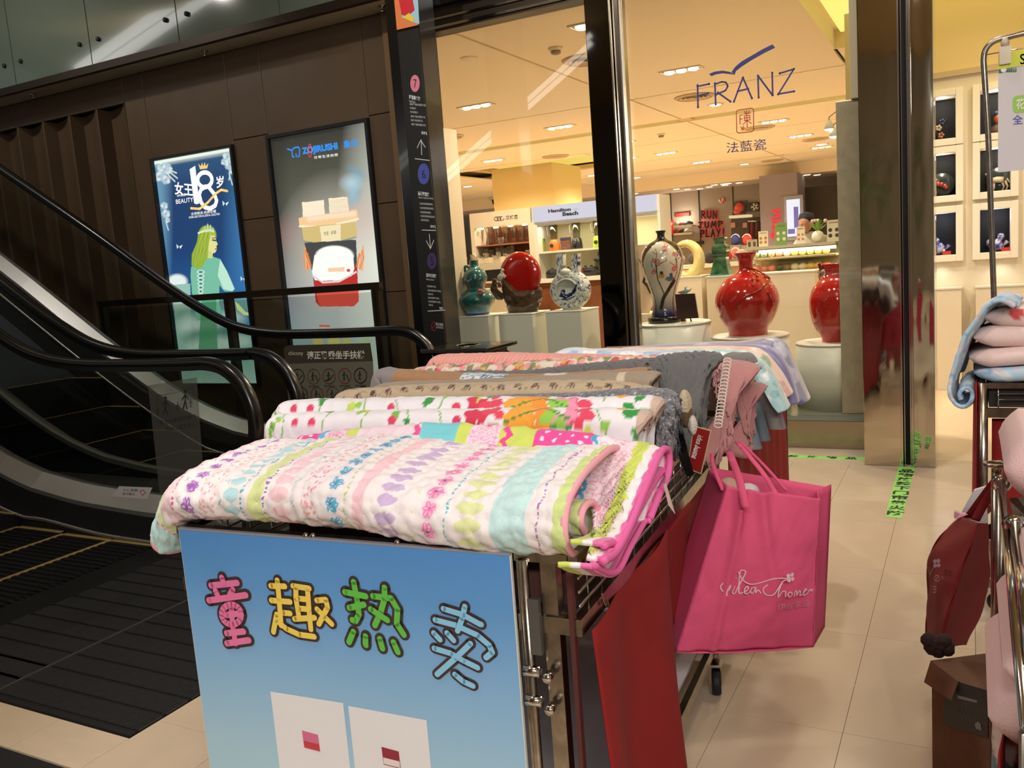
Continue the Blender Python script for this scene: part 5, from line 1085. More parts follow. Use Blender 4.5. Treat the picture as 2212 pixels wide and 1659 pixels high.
def blender_(px, base_py, col, label, dark=(30, 30, 32), jar=True):
    p = U(px, base_py, 12.2); t = thing('countertop_blender', label, 'blender', (p[0], 12.2, zs), 'blenders on the appliance shelf'); x = p[0]
    f = MB(); f.lathe([(.085, 0), (.085, .02), (.08, .10), (.065, .16), (.05, .17)], (x, 12.2, zs), seg=14); bs = obj('base', f, mat('blender_%s' % label.split()[0], col, .3), t)
    f = MB(); f.lathe([(.03, 0), (.028, .01), (1e-3, .012)], (x-.01, 12.118, zs+.08), (0, -1, 0), 14); obj('dial', f, m_blackm, bs)
    f = MB(); f.lathe([(.045, .17), (.055, .18), (.07, .40), (.066, .40), (.05, .18)], (x, 12.2, zs), seg=14); obj('jug', f, glass_mat('jug_glass', (222, 222, 214), 1.5), t)
    f = MB(); f.lathe([(.073, .40), (.073, .43), (.03, .435), (.03, .45), (1e-3, .455)], (x, 12.2, zs), seg=14); obj('jug_lid', f, mat('blender_dark', dark, .4), t)
    f = MB(); f.tube([(x-.06, 12.2, zs+.38), (x-.11, 12.2, zs+.36), (x-.105, 12.2, zs+.24), (x-.06, 12.2, zs+.22)], .008); obj('jug_handle', f, mat('blender_grey', (150, 150, 145), .4), t)
blender_(1198, 535, (226, 110, 40), 'orange jug blender on the white appliance shelf')
blender_(1247, 531, (30, 30, 32), 'black jug blender on the white appliance shelf')
blender_(1293, 526, (180, 215, 40), 'lime green jug blender half hidden behind the dark pillar')
t = thing('juicer', 'small green box standing left of the orange blender', 'box', U(1172, 538, 12.2)); x = U(1172, 538, 12.2)[0]; f = MB(); f.box(x-.04, x+.04, 12.15, 12.25, zs, zs+.16); obj('carton', f, mat('green_yellow_carton', (150, 160, 60), .5), t); f = MB(); f.box(x-.05, x+.045, 12.17, 12.22, zs+.16, zs+.20); obj('carton_top', f, mat('dull_green', (80, 110, 60), .5), t)
t = thing('recipe_book', 'photo-covered book standing between the orange and black blenders', 'book', U(1222, 532, 12.2)); x = U(1222, 532, 12.2)[0]; f = MB(); f.box(x-.085, x+.085, 12.2, 12.23, zs, zs+.19); obj('cover', f, mat('book_cover', (110, 70, 56), .5, vary=.6, vscale=30), t); f = MB(); f.box(x-.08, x+.08, 12.196, 12.2, zs+.15, zs+.185); obj('title_band', f, mat('book_navy', (40, 44, 80), .5), t)
rows_ = [('saucepan', 'black lidded pan on the counter behind the red disc', 1190, .10, (30, 30, 30)), ('toaster', 'dark small appliance on the counter behind the flask necks', 1225, .08, (40, 40, 44)), ('kettle', 'red pot on the counter right of the flask', 1262, .07, (130, 30, 28)), ('grill', 'flat black grill on the counter near the dark pillar', 1275, .12, (28, 28, 30))]
for nm, lb_, px, r, c_ in rows_:
    p = U(px, 580, 11.9); t = thing(nm, lb_, 'cookware', (p[0], 11.95, zc)); f = MB(); f.lathe([(r, 0), (r*1.05, .09), (r, .10)], (p[0], 11.95, zc), seg=18); obj('pot_body', f, mat('pan_%d_%d' % (px, c_[0]), c_, .3), t)
    f = MB(); f.lathe([(r, .10), (r*.5, .13), (.02, .135), (.02, .155), (1e-3, .158)], (p[0], 11.95, zc), seg=18); obj('pot_lid', f, m_blackm, t); f = MB(); f.tube([(p[0]+r, 11.95, zc+.08), (p[0]+r+.09, 11.93, zc+.10)], .01); obj('pot_handle', f, m_blackm, t)
p = U(1292, 545, 11.95); t = thing('coffee_press', 'glass coffee press with black lid beside the dark pillar', 'coffee press', (p[0], 11.95, zc)); f = MB(); f.lathe([(.06, 0), (.06, .22), (.056, .22), (.056, .01)], (p[0], 11.95, zc), seg=14); obj('beaker', f, MATS['jug_glass'], t); f = MB(); f.lathe([(.08, .22), (.06, .25), (.01, .27), (.01, .32), (.018, .33), (1e-3, .34)], (p[0], 11.95, zc), seg=14); obj('press_lid', f, m_blackm, t)
p = atY(1285, 655, 7.35); t = thing('flower_ornament', 'small red ceramic flower behind the blue and white flask', 'ornament', (p[0], 7.3, 1.0)); f = MB()
for k in range(6): f.ball((p[0]-.05+.03*math.cos(k), 7.0, p[2]+.03*math.sin(k)-.02), .025, n=5, seg=8)
obj('petals', f, glaze('bright_red_glaze', (200, 50, 40)), t); f = MB(); f.tube([(p[0]-.05, 7.0, 1.06), (p[0]-.05, 7.0, p[2])], .012); obj('stem', f, m_wood, t)
# wooden partition at far left
t = thing('wooden_partition', 'orange-brown plank partition lit from below at the far left of the shop', 'partition', (-8.6, 13.5, 0), None)
x0, x1 = atY(965, 500, 13.5)[0], atY(994, 500, 13.5)[0]
for k in range(10): f = MB(); f.bev(x0, x1, 13.5, 13.55, .3+k*.2, .49+k*.2, .004); obj('plank', f, mat('orange_plank', (176, 108, 56), .5, vary=.2), t)
f = MB(); f.box(x1, x1+.25, 13.4, 13.7, 0, 2.35); obj('dark_post', f, m_blackm, t)
# ------------------------------------------------------------------ sports corner at the back
BY = 26.88; PB = Plane((0, BY, 0), (1, 0, 0), (0, 0, 1)); z5 = lambda x, y: (1340+x/3.95, 380+y/3.95)
def bb(x, y, Y=BY): return atY(*z5(x, y), Y)
t = thing('wall_slogan', 'rough black letters edged in red reading RUN JUMP PLAY on the far wall', 'lettering', tuple(bb(800, 420)), None)
G_ = {'R': [[(0, 0), (.05, 1)], [(0, .05), (.6, .1), (.65, .4), (.1, .5)], [(.2, .5), (.85, 1)]], 'U': [[(0, 0), (.05, .8), (.4, 1), (.75, .8), (.75, 0)]], 'N': [[(0, 1), (.05, 0)], [(.05, 0), (.7, .95)], [(.7, .95), (.75, 0)]], 'J': [[(.1, .05), (.9, .0)], [(.55, 0), (.55, .75), (.3, 1), (0, .7)]], 'M': [[(0, 1), (.15, 0)], [(.15, 0), (.45, .7)], [(.45, .7), (.8, 0)], [(.8, 0), (.9, 1)]], 'P': [[(.1, 0), (.2, 1)], [(0, .05), (.8, .1), (.8, .4), (.15, .55)]], 'L': [[(.1, 0), (.1, .95)], [(.1, .95), (.8, .9)]], 'A': [[(0, 1), (.4, 0)], [(.4, 0), (.85, 1)], [(.15, .65), (.7, .6)]], 'Y': [[(0, 0), (.4, .5)], [(.85, 0), (.3, 1)]], '!': [[(.3, 0), (.3, .65)], [(.3, .9), (.3, .95)]]}
for s_, x, y, cw, ch in (('RUN', 700, 300, 50, 62), ('JUMP', 672, 395, 56, 50), ('PLAY!', 690, 462, 46, 62)):
    for i, chr_ in enumerate(s_):
        pts_ = [[(x+i*cw+a*cw*.72, y-i*(3 if s_ != 'RUN' else 0)+b2*ch) for a, b2 in ln] for ln in G_[chr_]]
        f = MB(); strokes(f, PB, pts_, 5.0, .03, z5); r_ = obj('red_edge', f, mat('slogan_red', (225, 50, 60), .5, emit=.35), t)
        f = MB(); strokes(f, PB, pts_, 3.3, .06, z5); obj('black_letter', f, m_blackm, t)
def wallcard(nm, lb_, cat, pts_, col, Y=BY, m=None, group=None, th=.06, emit=0):
    f = MB(); f.pts([bb(x, y, Y) for x, y in pts_], (0, -th, 0)); o = obj(nm, f, m or mat('card_%s' % str(col).replace(' ', ''), col, .5, emit=emit)); return tag(o, lb_, cat, group)
wallcard('sale_sign', 'plain red strip sign on the far wall, left one', 'sign', [(162, 352), (270, 345), (270, 375), (162, 382)], (170, 44, 44))
wallcard('sale_sign', 'red strip sign with pale letters on the far wall, right one', 'sign', [(478, 322), (590, 310), (592, 342), (480, 352)], (190, 50, 50))
t = thing('number_banner', 'red banner with outlined digits 247 behind the painted vase', 'banner', tuple(bb(370, 440)))
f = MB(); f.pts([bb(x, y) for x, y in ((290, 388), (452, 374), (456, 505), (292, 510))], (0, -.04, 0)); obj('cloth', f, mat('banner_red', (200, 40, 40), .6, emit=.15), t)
f = MB(); strokes(f, Plane((0, BY-.045, 0), (1, 0, 0), (0, 0, 1)), [[(305, 420), (320, 405), (340, 412), (338, 430), (305, 455)], [(385, 400), (350, 440), (395, 436)], [(378, 415), (378, 465)], [(400, 405), (445, 400), (415, 470)]], 1.3, .01, z5); obj('digits', f, mat('banner_white', (240, 225, 220), .5), t)
for k, (x0, x1, y) in enumerate(((145, 300, 468), (455, 610, 425), (455, 610, 490), (145, 300, 530))):
    t = thing('wall_shelf', 'shoe shelf on the far grey wall, %s' % ('upper left', 'upper right', 'lower right', 'lower left')[k], 'shelf', tuple(bb(x0, y)), 'shoe shelves on the far wall')
    f = MB(); p0, p1 = bb(x0, y, 26.5), bb(x1, y-10, 26.5); f.pts([p0, p1, p1-(0, 0, .06), p0-(0, 0, .06)], (0, .38, 0)); obj('board', f, m_white if k in (1, 2) else mat('shelf_grey', (130, 118, 110), .5), t)
    for j in range(3):
        q = p0+(p1-p0)*(.2+.28*j); f = MB(); f.tube([q+(-.14, .1, .05), q+(0, .1, .07), q+(.15, .1, .04)], [.05, .06, .03], 8); o = obj('shoe', f, mat('shoe_%d' % ((j+k) % 3), ((60, 56, 60), (200, 195, 190), (150, 60, 50))[(j+k) % 3], .6)); tag(o, '%s sports shoe on the %s far shelf, %s from left' % (('dark', 'white', 'brown-red')[(j+k) % 3], ('upper left', 'upper right', 'lower right', 'lower left')[k], ('first', 'second', 'third')[j]), 'shoe', 'shoes on the far wall shelves')
for k in range(2): d = bpy.data.lights.new('shelf_glow', 'POINT'); d.energy = 25; d.color = (1, .85, .65); d.shadow_soft_size = .05; o = bpy.data.objects.new('shelf_glow', d); C.objects.link(o); q = bb(530, 400+k*65, 26.55); o.location = tuple(q+(0, 0, .12))
wallcard('coat_hook_board', 'small black hook board on the far wall left of the green vase', 'hook board', [(640, 562), (714, 556), (716, 580), (641, 585)], (40, 38, 38))
t = thing('sneaker_poster', 'dark wall picture of coral red sneakers near the pillar', 'poster', tuple(bb(1020, 270)))
f = MB(); f.pts([bb(x, y) for x, y in ((978, 220), (1085, 208), (1068, 320), (955, 330))], (0, -.04, 0)); obj('picture', f, mat('photo_grey', (80, 72, 72), .5), t)
f = MB(); f.tube([bb(985, 262, BY-.08), bb(1010, 270, BY-.08), bb(1055, 268, BY-.08)], [.12, .17, .10], 8); f.tube([bb(985, 285, BY-.08), bb(1005, 300, BY-.08), bb(1030, 300, BY-.08)], [.12, .15, .08], 8); obj('sneaker', f, mat('coral_red', (226, 90, 74), .5), t)
t = thing('football_poster', 'dark wall picture of a black and white football', 'poster', tuple(bb(1140, 260)))
f = MB(); f.pts([bb(x, y) for x, y in ((1090, 228), (1188, 222), (1188, 300), (1072, 305))], (0, -.04, 0)); obj('picture', f, mat('photo_dark', (60, 60, 50), .5), t)
q = bb(1148, 264, BY-.1); rr = 33/3.95*depth_of(q)/F_; f = MB(); f.ball(q, rr, sy=.3); ba = obj('football', f, m_white, t)
for a in range(6): f = MB(); ra = 0 if a == 0 else rr*.72; qq = q+(ra*math.cos(a*1.26), -rr*.32, ra*math.sin(a*1.26)); f.lathe([(rr*.26, 0), (1e-3, .01)], qq, (0, -1, 0), 5); obj('black_patch', f, m_blackm, ba)
t = thing('butterfly_decoration', 'small red and white paper decoration on the far wall above the slogan', 'decoration', tuple(bb(880, 215)))
for k, c_ in enumerate(((200, 60, 60), (225, 205, 200), (210, 80, 80), (230, 215, 205))): f = MB(); a = .9+k*.5; f.pts([bb(870, 235), bb(870+34*math.cos(a-.25), 235-44*math.sin(a-.25)), bb(870+40*math.cos(a+.1), 235-48*math.sin(a+.1)), bb(870+34*math.cos(a+.3), 235-40*math.sin(a+.3))], (0, -.04, 0)); obj('paper_petal', f, mat('petal_%d' % k, c_, .6), t)
t = thing('clothes_rail', 'lit wall bay with hanging dark and red sports clothes beside the pillar', 'clothes rack', tuple(bb(1060, 500)))
f = MB(); f.pts([bb(x, y, 26.2) for x, y in ((925, 340), (1095, 328), (1095, 350), (928, 362))], (0, .5, 0)); obj('lamp_pelmet', f, emit_mat('pelmet_glow', (255, 225, 180), .9), t)
f = MB(); f.pts([bb(x, y, 26.8) for x, y in ((945, 365), (1195, 350), (1200, 620), (950, 640))], (0, .05, 0)); obj('bay_back', f, mat('bay_dark', (84, 72, 70), .6), t)
for k in range(7):
    x = 1095+k*14; f = MB(); f.pts([bb(x, 395, 26.5), bb(x+13, 393, 26.5), bb(x+16, 530-k % 3*12, 26.5), bb(x-2, 533-k % 3*12, 26.5)], (0, .12, 0)); g_ = obj('garment', f, mat('garment_%d' % (k % 3), ((44, 34, 36), (150, 44, 44), (70, 60, 60))[k % 3], .8), t)
f = MB(); f.tube([bb(1090, 390, 26.5), bb(1195, 384, 26.5)], .03); obj('rail', f, m_chrome, t)
for k, x in enumerate((960, 1062)): f = MB(); f.pts([bb(x-15, 400, 26.6), bb(x+15, 398, 26.6), bb(x+20, 440, 26.6), bb(x-20, 442, 26.6)], (0, .05, 0)); o = obj('shirt', f, mat('shirt_pink', (205, 160, 150), .8)); tag(o, 'pale printed shirt hanging on the far wall, %s one' % ('left', 'right')[k], 'shirt', 'pale shirts on the far wall')
for nm, lb_, x, y, c_, c2 in (('backpack', 'blue and white striped backpack by the far wall', 987, 540, (36, 48, 110), (190, 190, 200)), ('backpack', 'red and white backpack by the far wall', 1082, 540, (200, 50, 50), (220, 200, 195)), ('helmet', 'pink and white round helmet right of the green vase', 985, 655, (200, 110, 110), (225, 205, 200)), ('backpack', 'dull red bag at the foot of the far display', 975, 790, (160, 60, 64), (120, 40, 44))):
    BYd = {987: 20.0, 1082: 20.0, 985: 18.6, 975: 17.4}[x]; q = bb(x, y, BYd); t = thing(nm, lb_, 'bag' if nm == 'backpack' else 'helmet', tuple(q-(0, 0, .45)), None); s2 = depth_of(q)/F_/3.95
    f = MB(); f.ball(q, 40*s2, sy=.6, sz=1.25); obj('body', f, mat('bag_%d_%d' % (x, y), c_, .6), t); f = MB(); f.tube([q+(38*s2*math.cos(a), -22*s2, 40*s2*math.sin(a)) for a in np.linspace(.3, 2.8, 8)], 4*s2, 6); obj('stripe', f, mat('bagstripe_%d_%d' % (x, y), c2, .6), t)
    f = MB(); f.box(q[0]-.12, q[0]+.12, q[1]-.1, q[1]+.1, 0, q[2]-48*s2); obj('stand', f, mat('stand_grey', (120, 110, 100), .6), t)
# grey pillar with screen
p0, p1 = atY(1640, 395, 24.3), atY(1722, 395, 24.3)
b = MB(); b.box(p0[0], p1[0], 24.3, 25.6, 0, 3.3); struct('column_far', b, mat('lilac_grey_column', (140, 130, 142), .6))
q0, q1 = bb(1428, 520, 24.25), bb(1530, 195, 24.25); t = thing('advert_screen', 'tall glowing white and violet screen on the lilac column', 'screen', (q0[0], 24.25, q0[2])); f = MB(); f.box(q0[0], q1[0], 24.2, 24.28, q0[2], q1[2]); obj('panel', f, emit_mat('screen_white', (235, 238, 255), 1.2), t)
f = MB(); f.box(q0[0]+.3, q1[0]-.15, 24.19, 24.2, q1[2]-.75, q1[2]-.2); f.box(q0[0]+.02, q0[0]+.2, 24.19, 24.2, q0[2]+.2, q1[2]-.9); obj('picture_block', f, emit_mat('screen_violet', (120, 110, 200), .8), t)
f = MB(); f.box(q0[0]-.08, q1[0]+.08, 24.26, 24.3, q0[2]-.1, q1[2]+.1); obj('frame', f, mat('screen_frame', (150, 150, 160), .4), t)
t = thing('red_wall_letters', 'vertical glowing red script letters on the lilac column', 'lettering', tuple(bb(1330, 400, 24.25))); PR = Plane((0, 24.28, 0), (1, 0, 0), (0, 0, 1))
for k, ln in enumerate(([(1365, 285), (1300, 300)], [(1300, 300), (1340, 330), (1360, 320)], [(1365, 340), (1295, 360)], [(1300, 390), (1365, 375)], [(1330, 400), (1300, 430), (1360, 420)], [(1300, 445), (1320, 470)], [(1290, 495), (1320, 480), (1310, 530), (1282, 510)])): f = MB(); strokes(f, PR, [ln], 3.5, .02, z5); obj('letter', f, mat('glow_red', (230, 30, 60), .5, emit=.8), t)
# dark doorway bay on the right
f = MB(); p0, p1 = atY(1724, 402, 25.5), atY(1835, 395, 25.5); f.box(p0[0], p1[0]+.4, 25.5, 25.6, 0, 2.95); struct('wall_dark_bay', f, mat('dark_brown_bay', (48, 38, 32), .4, vary=.4, vscale=2))
# bakery counter
KY = 10.0
def kb(x, y, Y=KY): return atY(*z5(x, y), Y)
t = thing('bakery_counter', 'glass bakery display case with glowing strip lamp over fruit and cakes', 'display case', (-1.9, 10.3, 0), None)
x0, x1 = kb(1060, 640)[0], kb(1835, 580)[0]; zt = kb(1400, 590)[2]
f = MB(); f.box(x0, x1, 10.0, 10.6, zt-.03, zt); obj('top', f, mat('counter_top', (176, 172, 150), .2), t)
f = MB(); f.box(x0, x1, 10.55, 10.6, .5, zt-.03); obj('back', f, mat('case_back', (220, 205, 160), .5), t)
zl = [kb(1400, 690)[2], kb(1400, 820)[2], kb(1400, 940)[2]]
for z in zl: f = MB(); f.box(x0, x1, 10.04, 10.55, z-.02, z); obj('shelf', f, mat('case_shelf', (200, 190, 160), .3), t)
f = MB(); f.box(x0+.15, x1, 10.02, 10.06, zt-.075, zt-.04); obj('strip_lamp', f, emit_mat('case_lamp', (255, 246, 215), 3.0), t)
d = bpy.data.lights.new('case_light', 'AREA'); d.energy = 12; d.color = (1, .9, .7); d.shape = 'RECTANGLE'; d.size = 1.4; d.size_y = .05; o = bpy.data.objects.new('case_light', d); C.objects.link(o); o.location = ((x0+x1)/2, 10.12, zt-.06)
f = MB(); f.box(x0, x1, 10.0, 10.006, zl[2]-.02, zt-.03); obj('front_glass', f, m_glass, t)
f = MB(); f.box(x0, x1, 10.0, 10.6, 0, zl[2]-.02); obj('base', f, m_cream, t)
kinds = [((226, 190, 80), 'yellow round cake'), ((214, 122, 90), 'orange fruit'), ((76, 84, 52), 'dark green fruit'), ((232, 220, 190), 'cream bun'), ((120, 96, 62), 'brown bun'), ((226, 130, 110), 'pink fruit')]
ix = 0
for r_, (z, items) in enumerate(zip(zl, ([2, 2, 4, 1, 3, 0, 0, 0, 0, 0], [5, 5, 5, 2, 4, 3, 3, 0, 0, 1], [1, 1, 4, 4, 1, 3, 0, 0, 4, 0]))):
    for k, kk in enumerate(items):
        x = x0+.10+(x1-x0-.2)*k/9.2; rr = .052 if r_ else .040; f = MB(); f.ball((x, 10.16, z+rr*.86), rr, sz=.86, n=7, seg=12); o = obj('pastry', f, mat('pastry_%d' % kk, kinds[kk][0], .4))
        tag(o, '%s on the %s shelf of the bakery case, %s from the left' % (kinds[kk][1], ('upper', 'middle', 'lower')[r_], ('first', 'second', 'third', 'fourth', 'fifth', 'sixth', 'seventh', 'eighth', 'ninth', 'tenth')[k]), 'pastry', 'food in the bakery case')
def card(nm, lb_, xs_, ys_, col, col2, Y=10.2):
    p0, p1 = kb(xs_[0], ys_[1], Y), kb(xs_[1], ys_[0], Y); t = thing(nm, lb_, 'sign', (p0[0], Y, zt), 'cards standing on the bakery counter'); f = MB(); f.box(p0[0], p1[0], Y, Y+.012, zt, p1[2]); obj('card_face', f, mat('card_'+nm+str(xs_[0]), col, .5), t)
    w_ = p1[0]-p0[0]; h = p1[2]-zt; f = MB()
    for k in range(4): f.ball((p0[0]+w_*(.25+.5*(k % 2)), Y-.003, zt+h*(.28+.26*(k//2))), w_*.16, sy=.05, n=4, seg=9)
    obj('food_picture', f, mat('cardpic_'+nm+str(xs_[0]), col2, .6), t)
    f = MB(); f.box(p0[0]+w_*.15, p1[0]-w_*.15, Y-.003, Y, p1[2]-h*.14, p1[2]-h*.10); obj('caption_line', f, mat('caption_grey', (130, 120, 100), .5), t)
card('menu_card', 'small cream menu card with orange picture, leftmost on the bakery counter', (1180, 1258), (468, 570), (235, 228, 200), (200, 120, 60)); card('menu_card', 'tall green and white menu card on the bakery counter', (1322, 1420), (398, 556), (120, 160, 90), (225, 225, 205)); card('menu_card', 'slim white card with orange fruit on the bakery counter', (1505, 1572), (430, 548), (236, 230, 215), (205, 130, 60)); card('menu_card', 'white payment notice card at the right end of the bakery counter', (1765, 1875), (370, 530), (222, 218, 200), (60, 60, 56)); card('menu_card', 'low rounded picture card at the left corner of the bakery counter', (1080, 1165), (540, 585), (190, 178, 150), (90, 70, 50))
p = kb(1685, 540, 10.2); t = thing('potted_plant', 'small leafy green plant in a round white pot on the bakery counter', 'plant', (p[0], 10.2, zt)); f = MB(); f.ball((p[0], 10.2, zt+.065), .068); obj('pot', f, m_white, t)
for k in range(26): a, e = rg.uniform(0, 6.3), rg.uniform(.5, 1.5); q = np.array((p[0], 10.2, zt+.12)); d_ = np.array((math.cos(a)*math.cos(e), math.sin(a)*math.cos(e), math.sin(e)))*.14; s2 = _n(np.cross(d_, (0, 0, 1)))*.02; f = MB(); f.add([q, q+d_*.5+s2, q+d_, q+d_*.5-s2], [(0, 1, 2, 3)]); obj('leaf', f, mat('fresh_leaf', (120, 165, 60), .5), t)
for k, (x, y) in enumerate(((1640, 388), (1662, 384), (1685, 382), (1750, 382))): f = MB(); q = kb(x, y, 10.2); f.tube([(p[0], 10.2, zt+.15), q], .003, 5); f.ball(q, .022, n=5, seg=8); obj('flower', f, mat('pale_pink_flower', (225, 190, 195), .6), t)
# person behind the counter
p = kb(1580, 400, 11.2); hx, hz_ = p[0], p[2]
t = thing('person', 'person in white top and dark cap bending behind the bakery counter', 'person', (hx, 11.3, 0), None)
def skin_body(name, joints, edges, radii, m, parent, sub=2):
    me = bpy.data.meshes.new(name); off = ORIGIN[parent.name]; me.from_pydata([tuple(np.asarray(j, float)-off) for j in joints], edges, []); o = bpy.data.objects.new(name, me); C.objects.link(o); o.parent = parent
    md = o.modifiers.new('skin', 'SKIN'); 
    for i, r in enumerate(radii): me.skin_vertices[0].data[i].radius = (r, r) if not hasattr(r, '__len__') else r
    me.skin_vertices[0].data[0].use_root = True
    s2 = o.modifiers.new('sub', 'SUBSURF'); s2.levels = sub; s2.render_levels = sub; me.materials.append(m); md.use_smooth_shade = True; return o
bx = hx+.05
J = [(bx+.1, 11.4, .92), (bx+.07, 11.35, 1.12), (bx+.03, 11.3, hz_-.22), (hx+.02, 11.24, hz_-.12), (bx-.16, 11.32, hz_-.25), (bx-.24, 11.2, hz_-.48), (bx-.16, 11.0, hz_-.60), (bx+.22, 11.32, hz_-.26), (bx+.30, 11.2, hz_-.50), (bx+.2, 11.0, hz_-.62), (bx+.02, 11.42, .5), (bx+.02, 11.42, .04), (bx+.2, 11.42, .5), (bx+.2, 11.42, .04)]
skin_body('body', J, [(0, 1), (1, 2), (2, 3), (2, 4), (4, 5), (5, 6), (2, 7), (7, 8), (8, 9), (0, 10), (10, 11), (0, 12), (12, 13)], [.15, .15, .13, .055, .065, .05, .035, .065, .05, .035, .09, .06, .09, .06], mat('white_uniform', (200, 196, 186), .8), t)
f = MB(); f.ball((hx, 11.2, hz_), .10, sx=.82, sz=1.15, n=10, seg=16); f.ball((hx-.03, 11.115, hz_-.01), .018, n=4, seg=6); hd_ = obj('head', f, mat('skin_tone', (190, 140, 112), .5), t)
f = MB(); f.lathe([(.092, .0), (.10, .05), (.085, .11), (1e-3, .135)], (hx+.01, 11.21, hz_+.0), sx=.95, seg=18); obj('cap', f, mat('navy_cap', (34, 36, 48), .8), hd_)
# sports tables and ring cushions hint: far counter
f = MB(); p0 = bb(670, 860, 14); 
t = thing('display_table', 'long cream display counter running behind the green vase', 'table', (-3.2, 14.2, 0)); f.box(-4.9, -3.1, 14.0, 14.5, 1.18, 1.24); obj('tabletop', f, m_white, t); f = MB(); f.box(-4.85, -3.15, 14.05, 14.45, 0, 1.18); obj('base', f, mat('table_beige', (176, 150, 120), .6), t)
for k in range(7):
    x = -4.8+k*.26; f = MB(); f.ball((x, 14.2, 1.24+.10), .11, sz=.9, n=6, seg=10); o = obj('soft_toy', f, mat('goods_tone_%d' % (k % 4), ((60, 56, 60), (200, 40, 44), (190, 180, 170), (90, 84, 88))[k % 4], .8)); tag(o, '%s rounded item on the long counter behind the windows, %s from left' % (('dark', 'red', 'pale', 'grey')[k % 4], ('first', 'second', 'third', 'fourth', 'fifth', 'sixth', 'seventh')[k]), 'toy', 'goods on the long counter')
